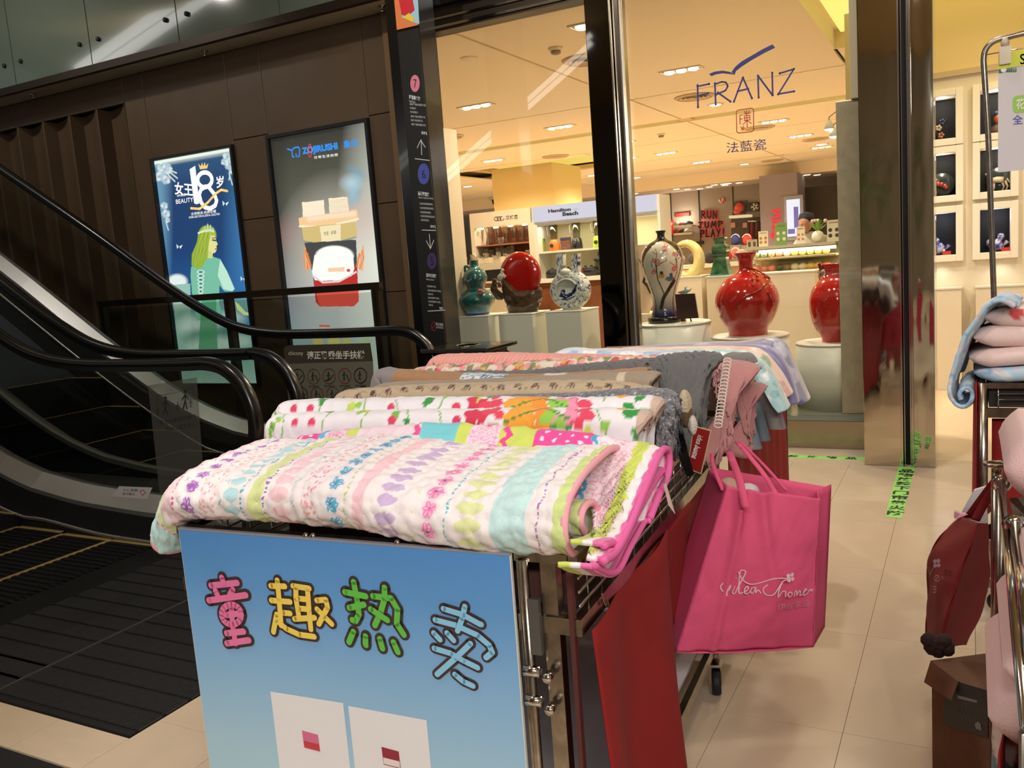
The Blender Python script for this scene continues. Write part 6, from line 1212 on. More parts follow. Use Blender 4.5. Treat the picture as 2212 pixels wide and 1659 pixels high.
# ------------------------------------------------------------------ niches with figurines
fr_m = mat('niche_frame_white', (240, 232, 214), .5)
LBN = [['blossom branch figurine', 'coral bird on a dish', 'seated blue and white lion'], ['bird on a rock figurine', 'white horse before a green dish', 'crouching blue and white lion'], ['', '', '']]
for i, (x0, x1) in enumerate(NX):
    for j, (z0, z1) in enumerate(NZ):
        t = thing('niche_frame', 'white framed dark wall niche, %s row, %s column beside the steel column' % (('top', 'middle', 'bottom')[j], ('first', 'second', 'third')[i]), 'niche', ((x0+x1)/2, 9.2, z0), 'framed niches on the display wall')
        f = MB(); w_ = .062
        f.bev(x0-w_, x0, 9.15, 9.22, z0-w_, z1+w_, .004); f.bev(x1, x1+w_, 9.15, 9.22, z0-w_, z1+w_, .004); f.bev(x0, x1, 9.15, 9.22, z1, z1+w_, .004); f.bev(x0, x1, 9.15, 9.22, z0-w_, z0, .004); obj('frame', f, fr_m, t)
        f = MB(); f.box(x0, x1, 9.22, 9.5, z0-.01, z0); f.box(x0, x1, 9.5, 9.51, z0, z1); f.box(x0-.01, x0, 9.22, 9.5, z0, z1); f.box(x1, x1+.01, 9.22, 9.5, z0, z1); obj('lining', f, mat('niche_black', (10, 10, 14), .6), t)
        d = bpy.data.lights.new('niche_lamp', 'POINT'); d.energy = 1.4; d.shadow_soft_size = .02; d.color = (.75, .8, 1) if j == 2 else (1, .9, .8); o = bpy.data.objects.new('niche_lamp', d); C.objects.link(o); o.location = ((x0+x1)/2, 9.27, z1-.03)
        if i == 2: continue
        cx = (x0+x1)/2-.02 if i == 0 else (x0+x1)/2+.02; t = thing('figurine', '%s in the %s niche of the %s column' % (LBN[i][j], ('top', 'middle', 'bottom')[j], ('first', 'second')[i]), 'figurine', (cx, 9.34, z0), 'figurines in the wall niches')
        pale = glaze('white_porcelain', (225, 218, 205)); c_ = (cx, 9.34, z0)
        if j == 0 and i == 0:
            f = MB(); f.tube([c_, (cx-.02, 9.34, z0+.08), (cx+.03, 9.34, z0+.16), (cx+.08, 9.34, z0+.20)], [.014, .012, .009, .004]); f.tube([(cx, 9.34, z0+.1), (cx-.07, 9.34, z0+.15)], [.008, .003]); f.lathe([(.05, 0), (.04, .02)], c_, seg=12); obj('branch', f, mat('branch_brown', (60, 42, 34), .4), t)
            for dx, dz, cc2 in ((-.07, .08, (214, 190, 150)), (.02, .05, (205, 140, 110)), (.0, .12, (220, 200, 170)), (.03, .17, (60, 70, 100))): f = MB(); [f.ball((cx+dx+.018*math.cos(q*1.26), 9.32, z0+dz+.018*math.sin(q*1.26)), .014, n=4, seg=7) for q in range(5)]; obj('blossom', f, glaze('fig_%d_%d' % cc2[:2], cc2), t)
        elif j == 0:
            f = MB(); f.lathe([(.07, 0), (.075, .03), (.05, .07), (.02, .09)], c_, seg=9); obj('rock', f, mat('rock_brown', (92, 70, 56), .6, bump=.4), t); f = MB(); f.ball((cx, 9.34, z0+.135), .035, sz=1.4); f.tube([(cx+.02, 9.34, z0+.11), (cx+.07, 9.34, z0+.07)], [.014, .004]); obj('bird_body', f, glaze('rust_bird', (170, 90, 50)), t); f = MB(); f.ball((cx-.008, 9.33, z0+.19), .022); f.tube([(cx-.02, 9.33, z0+.19), (cx-.045, 9.33, z0+.187)], [.006, .001]); obj('bird_head', f, glaze('blue_bird', (50, 70, 120)), t)
        elif j == 1:
            f = MB(); f.lathe([(1e-3, .0), (.09, .005), (.115, .02), (.11, .024), (1e-3, .01)], (cx+.02, 9.42, z0+.11), (0, -1, .15), 24); obj('dish', f, glaze('dark_green_glaze', (44, 60, 56)), t)
            if i == 0: f = MB(); [f.ball((cx+.06*math.cos(q*1.7), 9.33, z0+.08+.05*math.sin(q*2.3)), .026, n=5, seg=8) for q in range(7)]; f.tube([(cx-.03, 9.33, z0+.12), (cx-.02, 9.33, z0+.17)], [.02, .01]); obj('coral_bird', f, glaze('coral_glaze', (170, 70, 60)), t)
            else: f = MB(); f.tube([(cx-.05, 9.32, z0+.10), (cx, 9.32, z0+.105), (cx+.05, 9.32, z0+.10)], [.026, .03, .03]); f.tube([(cx-.05, 9.32, z0+.11), (cx-.075, 9.32, z0+.16), (cx-.10, 9.32, z0+.165)], [.02, .016, .009]); [f.tube([(cx+dx, 9.32, z0+.09), (cx+dx*1.2+.01, 9.32, z0+.04), (cx+dx*1.15, 9.32, z0)], [.012, .008, .008]) for dx in (-.055, -.03, .035, .06)]; f.tube([(cx+.075, 9.32, z0+.11), (cx+.105, 9.32, z0+.06)], [.008, .004]); obj('horse', f, glaze('cream_horse', (220, 200, 170)), t)
        else:
            f = MB(); f.ball((cx, 9.34, z0+.06), .05, sz=1.2); f.ball((cx-.03 if i == 0 else cx+.03, 9.33, z0+.135), .032); f.tube([(cx-.04, 9.32, z0+.09), (cx-.045, 9.32, z0)], [.016, .014]); f.tube([(cx+.03, 9.32, z0+.05), (cx+.05, 9.32, z0)], [.02, .016]); f.tube([(cx+.05, 9.34, z0+.05), (cx+.085, 9.34, z0+.09)], [.012, .02])
            if i == 1: f.ball((cx-.05, 9.34, z0+.08), .045)
            V = np.concatenate(f.v); d2, i2 = worley(V[:, 0]*60, V[:, 2]*60+V[:, 1]*30, 3); col = np.where((d2 < .38)[:, None], lin((60, 60, 160)), lin((222, 222, 235))); obj('lion', f, MATS['painted_glaze'], t, cols=col)
            f = MB(); f.box(cx+.03, cx+.10, 9.20, 9.225, z0, z0+.035); o = obj('price_tag', f, mat('tag_red', (190, 40, 40), .5)); tag(o, 'small red price tag in the bottom niche of the %s column' % ('first', 'second')[i], 'tag', 'red price tags in the niches')
t_ = None
for i, (x0, x1) in enumerate(((-.42, -.06), (.055, .46), (.60, 1.0))):
    t = thing('low_cabinet', 'cream low cabinet under the wall niches, %s from the steel column' % ('first', 'second', 'third')[i], 'cabinet', ((x0+x1)/2, 9.1, 0), 'low cabinets under the niches')
    f = MB(); f.bev(x0, x1, 9.04, 9.205, 0, .95, .003); obj('body', f, m_nw, t); f = MB(); f.box(x0-.005, x1+.005, 9.03, 9.205, .95, .965); obj('top', f, m_white, t)
    spot('niche_glow', ((x0+x1)/2, 9.10, 1.20), ((x0+x1)/2, 9.16, .9), 1.2, (1, .95, .85), 120, .9, .02)
# green floor tapes
FP = Plane((0, 0, .0), (1, 0, 0), (0, 1, 0)); m_tape = mat('green_tape', (150, 225, 110), .5); m_ink = mat('tape_black_ink', (24, 30, 22), .5)
t = thing('floor_tape', 'bright green floor tape with black characters leading to the shutter guide', 'tape', tuple(atZ(1945, 1060)))
f = MB(); poly(f, FP, [(1912, 1117), (1948, 1120), (1977, 1010), (1941, 1008)], .001); obj('tape_strip', f, m_tape, t)
a = FP.px(1932, 1117); c = FP.px(1960, 1011); dy = (c-a)[1]
for k, ch in enumerate('防火卷帘门下禁放物品'):
    y0 = a[1]+.03+k*(dy-.05)/10; x = a[0]+(c-a)[0]*((y0-a[1])/dy); b = MB()
    text2(b, FP, ch, np.array((x-.042, y0)), np.array((.085, 0)), np.array((0, .082)), .002, .03); obj('tape_character', b, m_ink, t)
t = thing('floor_tape', 'bright green floor tape with black characters along the window plinth', 'tape', (-1.0, 6.16, 0))
f = MB(); f.box(-1.45, -.615, 6.12, 6.20, .0, .0012); obj('tape_strip', f, m_tape, t)
for k, ch in enumerate('门下禁放物品'): b = MB(); text2(b, FP, ch, np.array((-1.39+k*.128, 6.13)), np.array((.07, 0)), np.array((0, .06)), .002, .03); obj('tape_character', b, m_ink, t)
# ================================================================== PROMOTION STALLS (wheeled wire carts)
m_redcloth = mat('red_cloth', (138, 20, 20), .9, vary=.15, vscale=6)
m_paper = mat('white_paper', (200, 195, 200), .7)
def cloth_side(name, parent, u0, v0, v1, z0, z1, folds, amp, m, lean=0.0, ph=0.0, label=None):
    n = int((v1-v0)/.02)+2; P = []
    for i in range(n):
        v = v0+(v1-v0)*i/(n-1); row = []
        for j in range(12):
            h = j/11; a = amp*(.25+.75*h); row.append(L(u0+a*math.sin(folds*v+ph+.6*math.sin(2.3*v+h))+lean*h, v+.01*math.sin(folds*v*1.3)*h, z1-(z1-z0)*h))
        P.append(row)
    f = MB(); f.sheet(np.array(P)[:, ::-1], .003); return obj(name, f, m, parent, label=label)
def caster(parent, p, ang=0.4):
    p = np.asarray(p); d = np.array((math.cos(ang), math.sin(ang), 0)); n = np.array((-d[1], d[0], 0))
    f = MB(); f.tube([p+(0, 0, .16), p+(0, 0, .10)], .012); f.pts([p+n*.018+d*.02+(0, 0, .10), p+n*.018-d*.025+(0, 0, .10), p+n*.018-d*.03+(0, 0, .035), p+n*.018-d*.01+(0, 0, .035)], n*.004); f.pts([p-n*.018+d*.02+(0, 0, .10), p-n*.018-d*.025+(0, 0, .10), p-n*.018-d*.03+(0, 0, .035), p-n*.018-d*.01+(0, 0, .035)], n*.004); f.obox(p-n*.022-d*.025+(0, 0, .098), d*.05, n*.044, (0, 0, .006)); c = obj('caster', f, m_oldchrome, parent)
    f = MB(); w = p-d*.02+(0, 0, .044); f.lathe([(.018, -.015), (.041, -.015), (.044, -.008), (.044, .008), (.041, .015), (.018, .015)], w, n, 20); obj('wheel', f, m_blackm, c)
def cart(label, v0, v1, shelf=True):
    t = thing('display_cart', label, 'cart', L(-.52, v0, 0), 'wheeled wire display carts')
    for u in (-1.02, -.055):
        for v in (v0+.02, v1-.02): f = MB(); f.lbox(u-.017, u+.017, v-.015, v+.015, .13, .905); obj('post', f, m_oldchrome, t)
    for (z, h) in ((.895, .02), (.745, .036), (.135, .035)):
        f = MB(); f.lbox(-.008, .012, v0, v1, z, z+h); obj('side_rail', f, m_oldchrome, t); f = MB(); f.lbox(-1.05, -1.03, v0, v1, z, z+h); obj('side_rail', f, m_oldchrome, t)
        f = MB(); f.lbox(-1.03, -.01, v0, v0+.02, z, z+h); obj('end_rail', f, m_oldchrome, t); f = MB(); f.lbox(-1.03, -.01, v1-.02, v1, z, z+h); obj('end_rail', f, m_oldchrome, t)
    for u in (0.002, -1.04):
        for z in (.80, .83, .86): f = MB(); f.tube([L(u, v0+.02, z), L(u, v1-.02, z)], .0035, 6); obj('wire', f, m_chrome, t)
        n = int((v1-v0)/.085)
        for k in range(1, n): f = MB(); f.tube([L(u-.004, v0+k*.085, .775), L(u-.004, v0+k*.085, .90)], .0025, 5); obj('wire', f, m_chrome, t)
    f = MB(); f.lbox(-1.02, -.02, v0+.02, v1-.02, .775, .785)
    obj('basket_floor', f, mat('basket_floor', (70, 55, 50), .6), t)
    f = MB(); f.lbox(-1.0, -.03, v0+.02, v1-.02, .165, .175); obj('bottom_shelf', f, m_paper, t)
    for u in (-.98, .012):
        for v in (v0+.12, v1-.21): caster(t, L(u, v, 0), .6+v)
    return t
c1 = cart('near wheeled wire cart piled with folded quilts behind the blue board', 0.0, 1.45)
for u, r in ((-.108, .010), (-.118, .006)): f = MB(); f.tube([L(u+.004, -.004, .12), L(u+.004, -.004, .90)], r, 8); obj('folding_leg', f, m_oldchrome, c1)
f = MB(); f.lbox(-.100, -.074, -.012, .0, .70, .82); obj('hinge_plate', f, mat('worn_grey_metal', (110, 110, 108), .4, metal=.7), c1)
f = MB(); f.lbox(-.012, -.002, -.006, .012, .12, .90); obj('rust_edge', f, mat('rusty_edge', (84, 40, 40), .5), c1)
for z in (.10, .60, .665): f = MB(); f.tube([L(-.115, -.014, z), L(-.08, -.014, z)], .012, 8); obj('joint_bolt', f, m_chrome, c1)
for z in (.59, .66): f = MB(); f.tube([L(-.06, -.006, z), L(-.06, -.03, z)], .010, 8); obj('joint_bolt', f, m_chrome, c1)
cloth_side('cloth_drape', c1, .018, .03, .70, .10, .748, 13, .034, m_redcloth, .02, .4)
cloth_side('cloth_drape', c1, .010, .52, 1.44, .42, .748, 14, .012, m_redcloth, -.02, 1.0)
f = MB(); f.tube(cr1([L(.016, .12, .79), L(.02, .13, .76), L(.018, .15, .765), L(.02, .155, .735)]), .002, 5); obj('tie_wire', f, m_oldchrome, c1)
c2 = cart('far wheeled cart with red cloth sides, carrying satin bedding', 1.56, 3.30)
cloth_side('cloth_drape', c2, .02, 1.56, 3.30, .09, .895, 26, .012, m_redcloth, .0, 0)
f = MB(); f.lbox(.0, .02, 3.28, 3.305, .09, .92); obj('edge_post', f, m_blackm, c2)
# clutter inside the basket
for k, (v, w_, c_) in enumerate(((.06, .2, (96, 60, 54)), (.3, .25, (120, 110, 104)), (.6, .3, (80, 40, 40)))):
    f = MB(); f.lbox(-.5, -.03, v, v+w_, .785, .85); o = obj('folded_textile', f, mat('basket_textile_%d' % k, c_, .9, vary=.3)); tag(o, '%s folded cloth in the wire basket, %s from the blue board' % (('brown', 'grey', 'dark red')[k], ('first', 'second', 'third')[k]), 'cloth', 'folded cloths in the wire basket')
# ------------------------------------------------------------------ the blue board
t = thing('promotion_board', 'sky blue board with four rounded coloured Chinese characters on the cart front', 'sign', L(-.57, -.02, .0), None)
R_ = Plane(L(0, -.012, 0), CU, CZ); bz = lambda x, y: (380+x/2.572, 1120+y/2.572)
f = MB(); f.lbox(-1.03, -.128, -.012, -.004, .06, .912); obj('board_core', f, m_white, t)
RR = Raster(R_, -1.028, -.13, .062, .910, .012, (90, 150, 210)); RR.grad_y([(0, (184, 218, 226)), (.35, (166, 206, 228)), (.6, (138, 186, 226)), (.85, (98, 158, 218)), (1, (88, 152, 222))]); RR.build('board_print', print_mat('board_print', .35), t, .001)
CH = {'pink': ((232, 122, 172), 26, [[(262, 325), (270, 350)], [(200, 370), (345, 355)], [(226, 400), (238, 425)], [(322, 392), (306, 420)], [(190, 452), (395, 422)], [(315+56*math.cos(k*.42), 530+56*math.sin(k*.42)) for k in range(16)], [(313, 490), (320, 585), (336, 690)], [(285, 533), (348, 526)], [(288, 634), (382, 624)], [(290, 690), (412, 672)]]),
 'yellow': ((244, 216, 96), 24, [[(570, 340), (580, 440), (592, 590)], [(532, 372), (610, 374)], [(536, 452), (640, 460)], [(600, 520), (640, 524)], [(566, 530), (548, 626)], [(562, 560), (620, 608), (690, 640), (775, 652)], [(655, 372), (745, 386)], [(672, 380), (672, 440), (690, 548)], [(737, 388), (745, 500), (756, 612)], [(685, 440), (738, 446)], [(690, 495), (742, 500)], [(664, 555), (775, 548)], [(788, 452), (838, 448), (848, 490), (800, 582)], [(790, 500), (830, 540), (872, 582)]]),
 'green': ((100, 196, 76), 26, [[(992, 350), (1010, 440), (1022, 530), (1004, 566), (986, 560)], [(945, 405), (1060, 428)], [(970, 492), (1050, 474)], [(1165, 380), (1166, 440), (1146, 510), (1110, 590)], [(1100, 428), (1200, 440), (1236, 500), (1232, 580), (1272, 642)], [(1088, 500), (1180, 560)], [(992, 625), (968, 682)], [(1060, 650), (1060, 700)], [(1138, 666), (1152, 718)], [(1214, 684), (1238, 738)]]),
 'blue': ((140, 204, 240), 24, [[(1610, 485), (1596, 550), (1570, 620)], [(1492, 497), (1600, 530), (1700, 585)], [(1445, 560), (1560, 590), (1680, 645), (1745, 700), (1762, 740), (1728, 768)], [(1438, 632), (1472, 668)], [(1512, 632), (1548, 672)], [(1642, 690), (1560, 770), (1455, 862)], [(1440, 718), (1530, 745), (1600, 785), (1680, 824)], [(1555, 862), (1600, 900), (1655, 925)]])}
dkm = mat('character_outline', (66, 52, 54), .45)
for k, (nm, (c_, w_, ls)) in enumerate(CH.items()):
    f = MB(); strokes(f, R_, ls, w_*2.75/2.572, .0018, bz); o = obj('character_outline', f, dkm, t)
    f = MB(); strokes(f, R_, ls, w_*1.4/2.572, .0034, bz); obj('character_fill', f, mat('character_'+nm, c_, .45), o)
for k, q in enumerate((((585, 1493), (742, 1518), (760, 1659+90), (600, 1659+60)), ((753, 1524), (922, 1555), (940, 1800), (775, 1760)))):
    a, b_, c_, d_ = [R_.px(*p) for p in q]; w_ = np.linalg.norm(b_-a); dn = np.array((.0, -w_*1.05)); f = MB(); f.add([R_.p3(*p, .0016) for p in (a, b_, b_+dn, a+dn)], [(0, 1, 2, 3)]); s_ = obj('blank_card', f, mat('card_white', (232, 232, 236), .5), t)
    cc = (a+b_)/2+dn*.5; r2 = w_*.11; f = MB(); f.add([R_.p3(*(cc+np.array(p)*r2), .0022) for p in ((-1, 1), (1, .85), (1.05, -1), (-.95, -.9))], [(0, 1, 2, 3)]); obj('icon', f, mat('icon_%d' % k, ((214, 110, 150), (150, 40, 60))[k], .5), s_)
    f = MB(); f.add([R_.p3(*(cc+np.array(p)*r2), .0028) for p in ((-.9, -.1), (1, -.2), (1.0, -.9), (-.9, -.8))], [(0, 1, 2, 3)]); obj('icon_band', f, mat('iconb_%d' % k, ((200, 60, 70), (232, 220, 220))[k], .5), s_)
for x in (.905,): f = MB(); f.lbox(-1.03, -.128, -.014, -.003, .910, .915); obj('edge_tape', f, mat('edge_tape_grey', (150, 150, 160), .3), t)
for u in (-.645, -.625, -.40): f = MB(); f.ball(L(u, -.006, .917), .008, n=5, seg=8); obj('clip', f, m_chrome, t)
# ================================================================== QUILTS
def arc(P):
    d = np.linalg.norm(np.diff(P, axis=0), axis=1); return np.concatenate([[0], np.cumsum(d)])
def resample(P, step):
    P = np.asarray(P, float); s_ = arc(P); n = max(int(s_[-1]/step), 3); q = np.linspace(0, s_[-1], n); return np.stack([np.interp(q, s_, P[:, k]) for k in range(P.shape[1])], 1)
FLORA = ((214, 60, 80), (90, 160, 60), (238, 150, 50), (236, 120, 150), (150, 190, 70))
def quilt_mat(nm='quilt_cotton', rough=.85, bump=.25, bs=500, sheen=.2): return print_mat(nm, rough, bump=bump, bscale=bs, sheen=sheen)
def build_sheet(name, P, cfn, m, parent=None, puff=.003, cell=26, seed=1, th=.010, st=None):
    """P: grid of points; puffed quilting, printed colours from cfn(s, t, P)"""
    P = np.asarray(P, float)
    S_ = np.zeros(P.shape[:2]); S_[1:] = np.cumsum(np.linalg.norm(np.diff(P, axis=0), axis=2), axis=0)[:, [P.shape[1]//2]]*np.ones((1, P.shape[1]))
    T_ = np.zeros(P.shape[:2]); T_[:, 1:] = np.cumsum(np.linalg.norm(np.diff(P, axis=1), axis=2), axis=1)
    N = normals(P); d, i = worley(S_*cell+fbm(S_*12, T_*12, 3)*1.6, T_*cell, seed)
    wr = fbm(S_*9, T_*14, seed+5)-.5
    Q = P + N*((np.clip(.75-d, 0, 1)**.7*puff*1.6)+wr*puff*2.0)[..., None]
    col = cfn(S_, T_, P); f = MB(); f.sheet(Q, th)
    k = Q.shape[0]*Q.shape[1]; return obj(name, f, m, parent, cols=col.reshape(-1, 3))
def tent(path, v0, wid=.05, lean=0.0, step=.006, nsec=26, sec=None):
    """path [(x px, y px, depth m)] on plane v=v0 -> grid of an upside-down U swept along it"""
    raw = [np.append(atv(x, y, v0)[[0, 2]], dd) for x, y, dd in path]; c = resample(np.array(cr1(raw, 8)), step)
    tg = np.gradient(c[:, :2], axis=0); tg /= np.linalg.norm(tg, axis=1, keepdims=True); n = np.stack([-tg[:, 1], tg[:, 0]], 1)
    sec = sec or [(-1.0, -1.0), (-.98, -.6), (-.93, -.3), (-.85, -.12), (-.6, -.03), (-.25, 0), (.15, 0), (.5, -.03), (.8, -.12), (.92, -.3), (1.0, -.8)]
    sc = resample(np.array(cr1([np.array(q) for q in sec], 5)), .08)
    G = []
    for (u, z, dd), nn in zip(c, n):
        row = []
        for dv, dn in sc: k = -dn*dd; row.append(L(u-nn[0]*k, v0+dv*wid-lean*k, z-nn[1]*k))
        G.append(row)
    return np.array(G)
def end_layers(parent, G, m, k=4):
    """folded layers seen at the right end of a quilt"""
    e = G[-1]; c = e.mean(0)
    for j in range(k):
        s_ = 1-.22*(j+.4); q = [c+(p-c)*np.array([1, 1, 1])*s_ for p in e]; q = [p+CU*(-.006-.004*j) for p in q]
        f = MB(); f.tube(q, .006, 6); obj('folded_layer', f, m, parent)
def qthing(name, label, G, cfn, m=None, group='folded quilts on the carts', cat='quilt', **k):
    base = G.reshape(-1, 3); b0 = (base.min(0)+base.max(0))/2; b0[2] = base[:, 2].min(); t = thing(name, label, cat, b0, group); build_sheet('cover', G[:, ::-1], cfn, m or quilt_mat(), t, **k); return t
XU = lambda x: -1.017+(x-402)*(.001264 if x > 402 else .00100)
def flower(c, A, B, x, y, r, col, cen=(235, 235, 220), n=6):
    a = np.arctan2(B-y, A-x); d = np.hypot(A-x, B-y)/r; m = d < (.62+.38*np.abs(np.cos(a*n/2))); c[m] = lin(col); c[d < .28] = lin(cen); return c
def paint_pastel(S_, T_, P):
    u = (P-CO)@CU; t = T_; c = np.zeros(P.shape)+lin((240, 232, 232)); n = fbm(u*90, t*90, 2); n2 = fbm(u*220, t*220, 9)
    def band(x0, x1, col, a=.85): 
        m = (u > XU(x0)) & (u < XU(x1)); c[m] = c[m]*(1-a)+lin(col)*a*(.88+.24*n2[m])[:, None]
    def dots(x, col, per=.011, r=.0024): m = (np.abs(u-XU(x)) < r) & (np.abs((t % per)-per/2) < r*1.1); c[m] = lin(col)
    def drops(x0, x1, col, per=.036, ph=0):
        xc = (XU(x0)+XU(x1))/2; w_ = (XU(x1)-XU(x0))/2; y = ((t+ph) % per)-per/2; q = (np.abs(u-xc)/w_)**1.5+(np.abs(y)/(per*.42))**1.5; m = q < 1; c[m] = c[m]*.25+lin(col)*.75*(.85+.3*n2[m])[:, None]
    def petals(x0, x1, col):
        m0 = (u > XU(x0)) & (u < XU(x1)); d, i = worley(u*75, t*75, 11); m = m0 & (d < .26); c[m] = lin(col)
    def flowers(x, col, halo, per=.043, r=.0165, ph=0):
        y = ((t+ph) % per)-per/2; X0 = u-XU(x); d = np.hypot(X0, y); a = np.arctan2(y, X0); m = d < r*1.25; c[m] = c[m]*.6+lin(halo)*.4; m = d < r*(.68+.32*np.abs(np.cos(a*3))); c[m] = lin(col); m = (d < r*.8) & (np.abs(np.sin(a*3)) < .25) & (d > r*.25); c[m] = lin((235, 225, 240)); c[d < r*.2] = lin((120, 90, 170))
    def cross(x, col, per=.05):
        y = ((t+.013) % per)-per/2; X0 = u-XU(x); m = (np.abs(np.abs(X0)-np.abs(y)) < .0012) & (np.abs(X0) < .006); c[m] = lin(col)
    band(300, 348, (178, 226, 226)); dots(353, (180, 130, 200)); band(358, 372, (206, 222, 150), .8); cross(378, (220, 120, 160)); band(384, 414, (242, 205, 218), .7); dots(418, (222, 70, 140), r=.0028); cross(432, (190, 180, 210))
    flowers(457, (168, 96, 184), (200, 215, 235)); petals(480, 520, (244, 176, 192)); cross(533, (80, 170, 190)); drops(538, 574, (150, 214, 224)); dots(579, (64, 178, 200), r=.0028); band(594, 622, (210, 224, 140), .85); dots(627, (150, 120, 180)); drops(640, 684, (248, 196, 208)); cross(698, (90, 190, 200)); petals(712, 748, (246, 160, 176))
    flowers(779, (70, 170, 200), (220, 215, 235), ph=.01); dots(807, (190, 210, 110)); band(821, 846, (246, 196, 206), .8); drops(868, 912, (192, 160, 214)); cross(940, (210, 220, 150)); flowers(973, (240, 130, 176), (225, 190, 225), ph=.02, r=.018); dots(1004, (70, 190, 210), r=.0028); drops(1022, 1070, (214, 226, 138)); band(1086, 1145, (186, 228, 228), .85); cross(1132, (230, 240, 230)); dots(1165, (176, 110, 190), r=.003); band(1190, 1222, (202, 222, 124), .85); band(1224, 1400, (242, 180, 194), .9)
    e = u < XU(352)-.075; c[e] = lin((242, 176, 188)); return c
# quilt 1: pastel floral stripes, rolled end
sec = [(1262, 1168), (1251, 1143), (1260, 1113), (1279, 1104), (1291, 1132), (1287, 1172), (1266, 1204), (1240, 1213), (1222, 1196), (1216, 1160), (1226, 1105), (1258, 1050), (1296, 1010), (1322, 990), (1338, 992), (1341, 1012), (1331, 1048), (1310, 1090), (1298, 1122)]
pts = [atu(x, y, .0) for x, y in sec]; cv = np.array(cr1([p[1:] for p in pts], 6)); 
# outer front part is brought to the front rail: shift so that the bottom touches v=-.03
US = np.linspace(-1.112, .002, 500); cv = resample(cv, .0028); vr, zr = cv[:, 0].max(), cv[:, 1].max()
top_px = [(445, 973), (531, 962), (618, 959), (734, 960), (842, 959), (1009, 969), (1152, 981), (1289, 982), (1325, 986)]
tz = [atv(x, y, .24)[[0, 2]] for x, y in top_px]; bot_px = [(399, 1140), (412, 1138), (662, 1157), (842, 1177), (1000, 1190), (1096, 1200), (1174, 1208), (1217, 1214)]
bzz = [atv(x, y, -.035)[[0, 2]] for x, y in bot_px]
ztop = np.interp(US, [q[0] for q in tz], [q[1] for q in tz]); zbot = np.interp(US, [q[0] for q in bzz], [q[1] for q in bzz]); zb0, zt0 = cv[:, 1].min(), cv[:, 1].max()
G = []
for u, a, b_ in zip(US, ztop, zbot):
    b_ = b_-.022*np.clip((u+.6)/.4, 0, 1); e = np.clip((-1.0-u)/.11, 0, 1); row = []
    sz = (a-b_)/(zt0-zb0)
    for (v, z) in cv:
        h = (z-zb0)/(zt0-zb0); vv = v; zz_ = b_+(z-zb0)*sz; 
        zz_ -= e**1.6*.10*(1-.35*h)+e**2*.05*h; vv += .02*e*math.sin(h*3)
        zz_ += .006*math.sin(u*11+h*2)*h; vv += .010*math.sin(u*9+1)*(1-h)
        row.append(L(u, vv, zz_))
    G.append(row)
t = qthing('quilt', 'quilt with pastel floral stripes and a rolled pink-bound end, frontmost on the cart', np.array(G), paint_pastel, puff=.0055, cell=34)
def binding(t, G, edge, m, r=.006, off=0):
    f = MB(); f.tube(G[edge][::3], r, 7); return obj('binding', f, m, t)
G = np.array(G); mpk = mat('pink_binding', (240, 170, 184), .9); binding(t, G, -1, mpk, .0085); binding(t, G, 0, mpk, .006)
# quilt 2: bright patchwork
def paint_patch(S_, T_, P):
    u = (P-CO)@CU; c = np.zeros(P.shape)+lin((240, 226, 228)); t = T_; n = fbm(u*60, t*60, 4); w_ = .006*np.sin(t*160)
    X = lambda x: atv(x, 940, .36)[0]
    def B(x0, x1, col, wob=0): m = (u > X(x0)+wob*w_) & (u < X(x1)+wob*w_); c[m] = lin(col); return m
    B(560, 618, (212, 224, 120)); m = B(610, 700, (232, 70, 150)); q = np.hypot(((u+.008*(np.floor(t/.022) % 2)) % .032)-.016, (t % .022)-.011) < .0048; c[m & q] = lin((245, 225, 235))
    B(700, 712, (90, 180, 215), 1); m = B(712, 758, (245, 205, 222)); d, i = worley(u*60, t*60, 5); c[m & (np.abs(d-.42) < .07)] = lin((235, 130, 180)); B(758, 784, (206, 222, 110)); B(784, 905, (238, 216, 226)); B(908, 920, (236, 80, 150), 1); B(920, 1000, (120, 205, 215)); B(1000, 1024, (204, 222, 100)); m = B(1024, 1088, (248, 214, 228)); c[m & (np.abs(d-.42) < .06)] = lin((236, 150, 190)); B(1088, 1092, (240, 220, 225)); B(1092, 1166, (206, 220, 100)); B(1100, 1112, (236, 70, 150), 1); m = B(1166, 1288, (236, 76, 156)); c[m & q] = lin((248, 230, 240)); B(1286, 1298, (70, 170, 210), 1); m = B(1298, 1374, (250, 226, 234)); c[m & (np.abs(d-.42) < .06)] = lin((238, 160, 196)); B(1374, 1402, (206, 222, 96)); B(1402, 1418, (246, 238, 238)); B(1418, 1600, (232, 110, 172)); return c
sec2 = [(1282, 1222), (1312, 1200), (1345, 1140), (1372, 1075), (1398, 1015), (1414, 980), (1426, 972), (1433, 982), (1431, 1028), (1408, 1080), (1388, 1130)]
cv = resample(np.array(cr1([atu(x, y, .10)[1:] for x, y in sec2], 6)), .004); zt0 = cv[:, 1].max(); vt0 = float(np.median(cv[cv[:, 1] > zt0-.005, 0])); US = np.linspace(-.98, .10, 330)
tp2 = [(550, 960), (589, 950), (660, 942), (759, 928), (850, 920), (915, 917), (1000, 917), (1100, 921), (1166, 926), (1297, 942), (1380, 957), (1416, 968)]; tq = [atv(x, y, .38)[[0, 2]] for x, y in tp2]; ztop = np.interp(US, [q[0] for q in tq], [q[1] for q in tq])
G = np.array([[L(u, (v-vt0)*(.42+.58*np.clip((u+.02)/.09, 0, 1)**1.5)+.36, z-zt0+a-(.05*np.clip((-.9-u)/.08, 0, 1)**2)) for v, z in cv] for u, a in zip(US, ztop)])
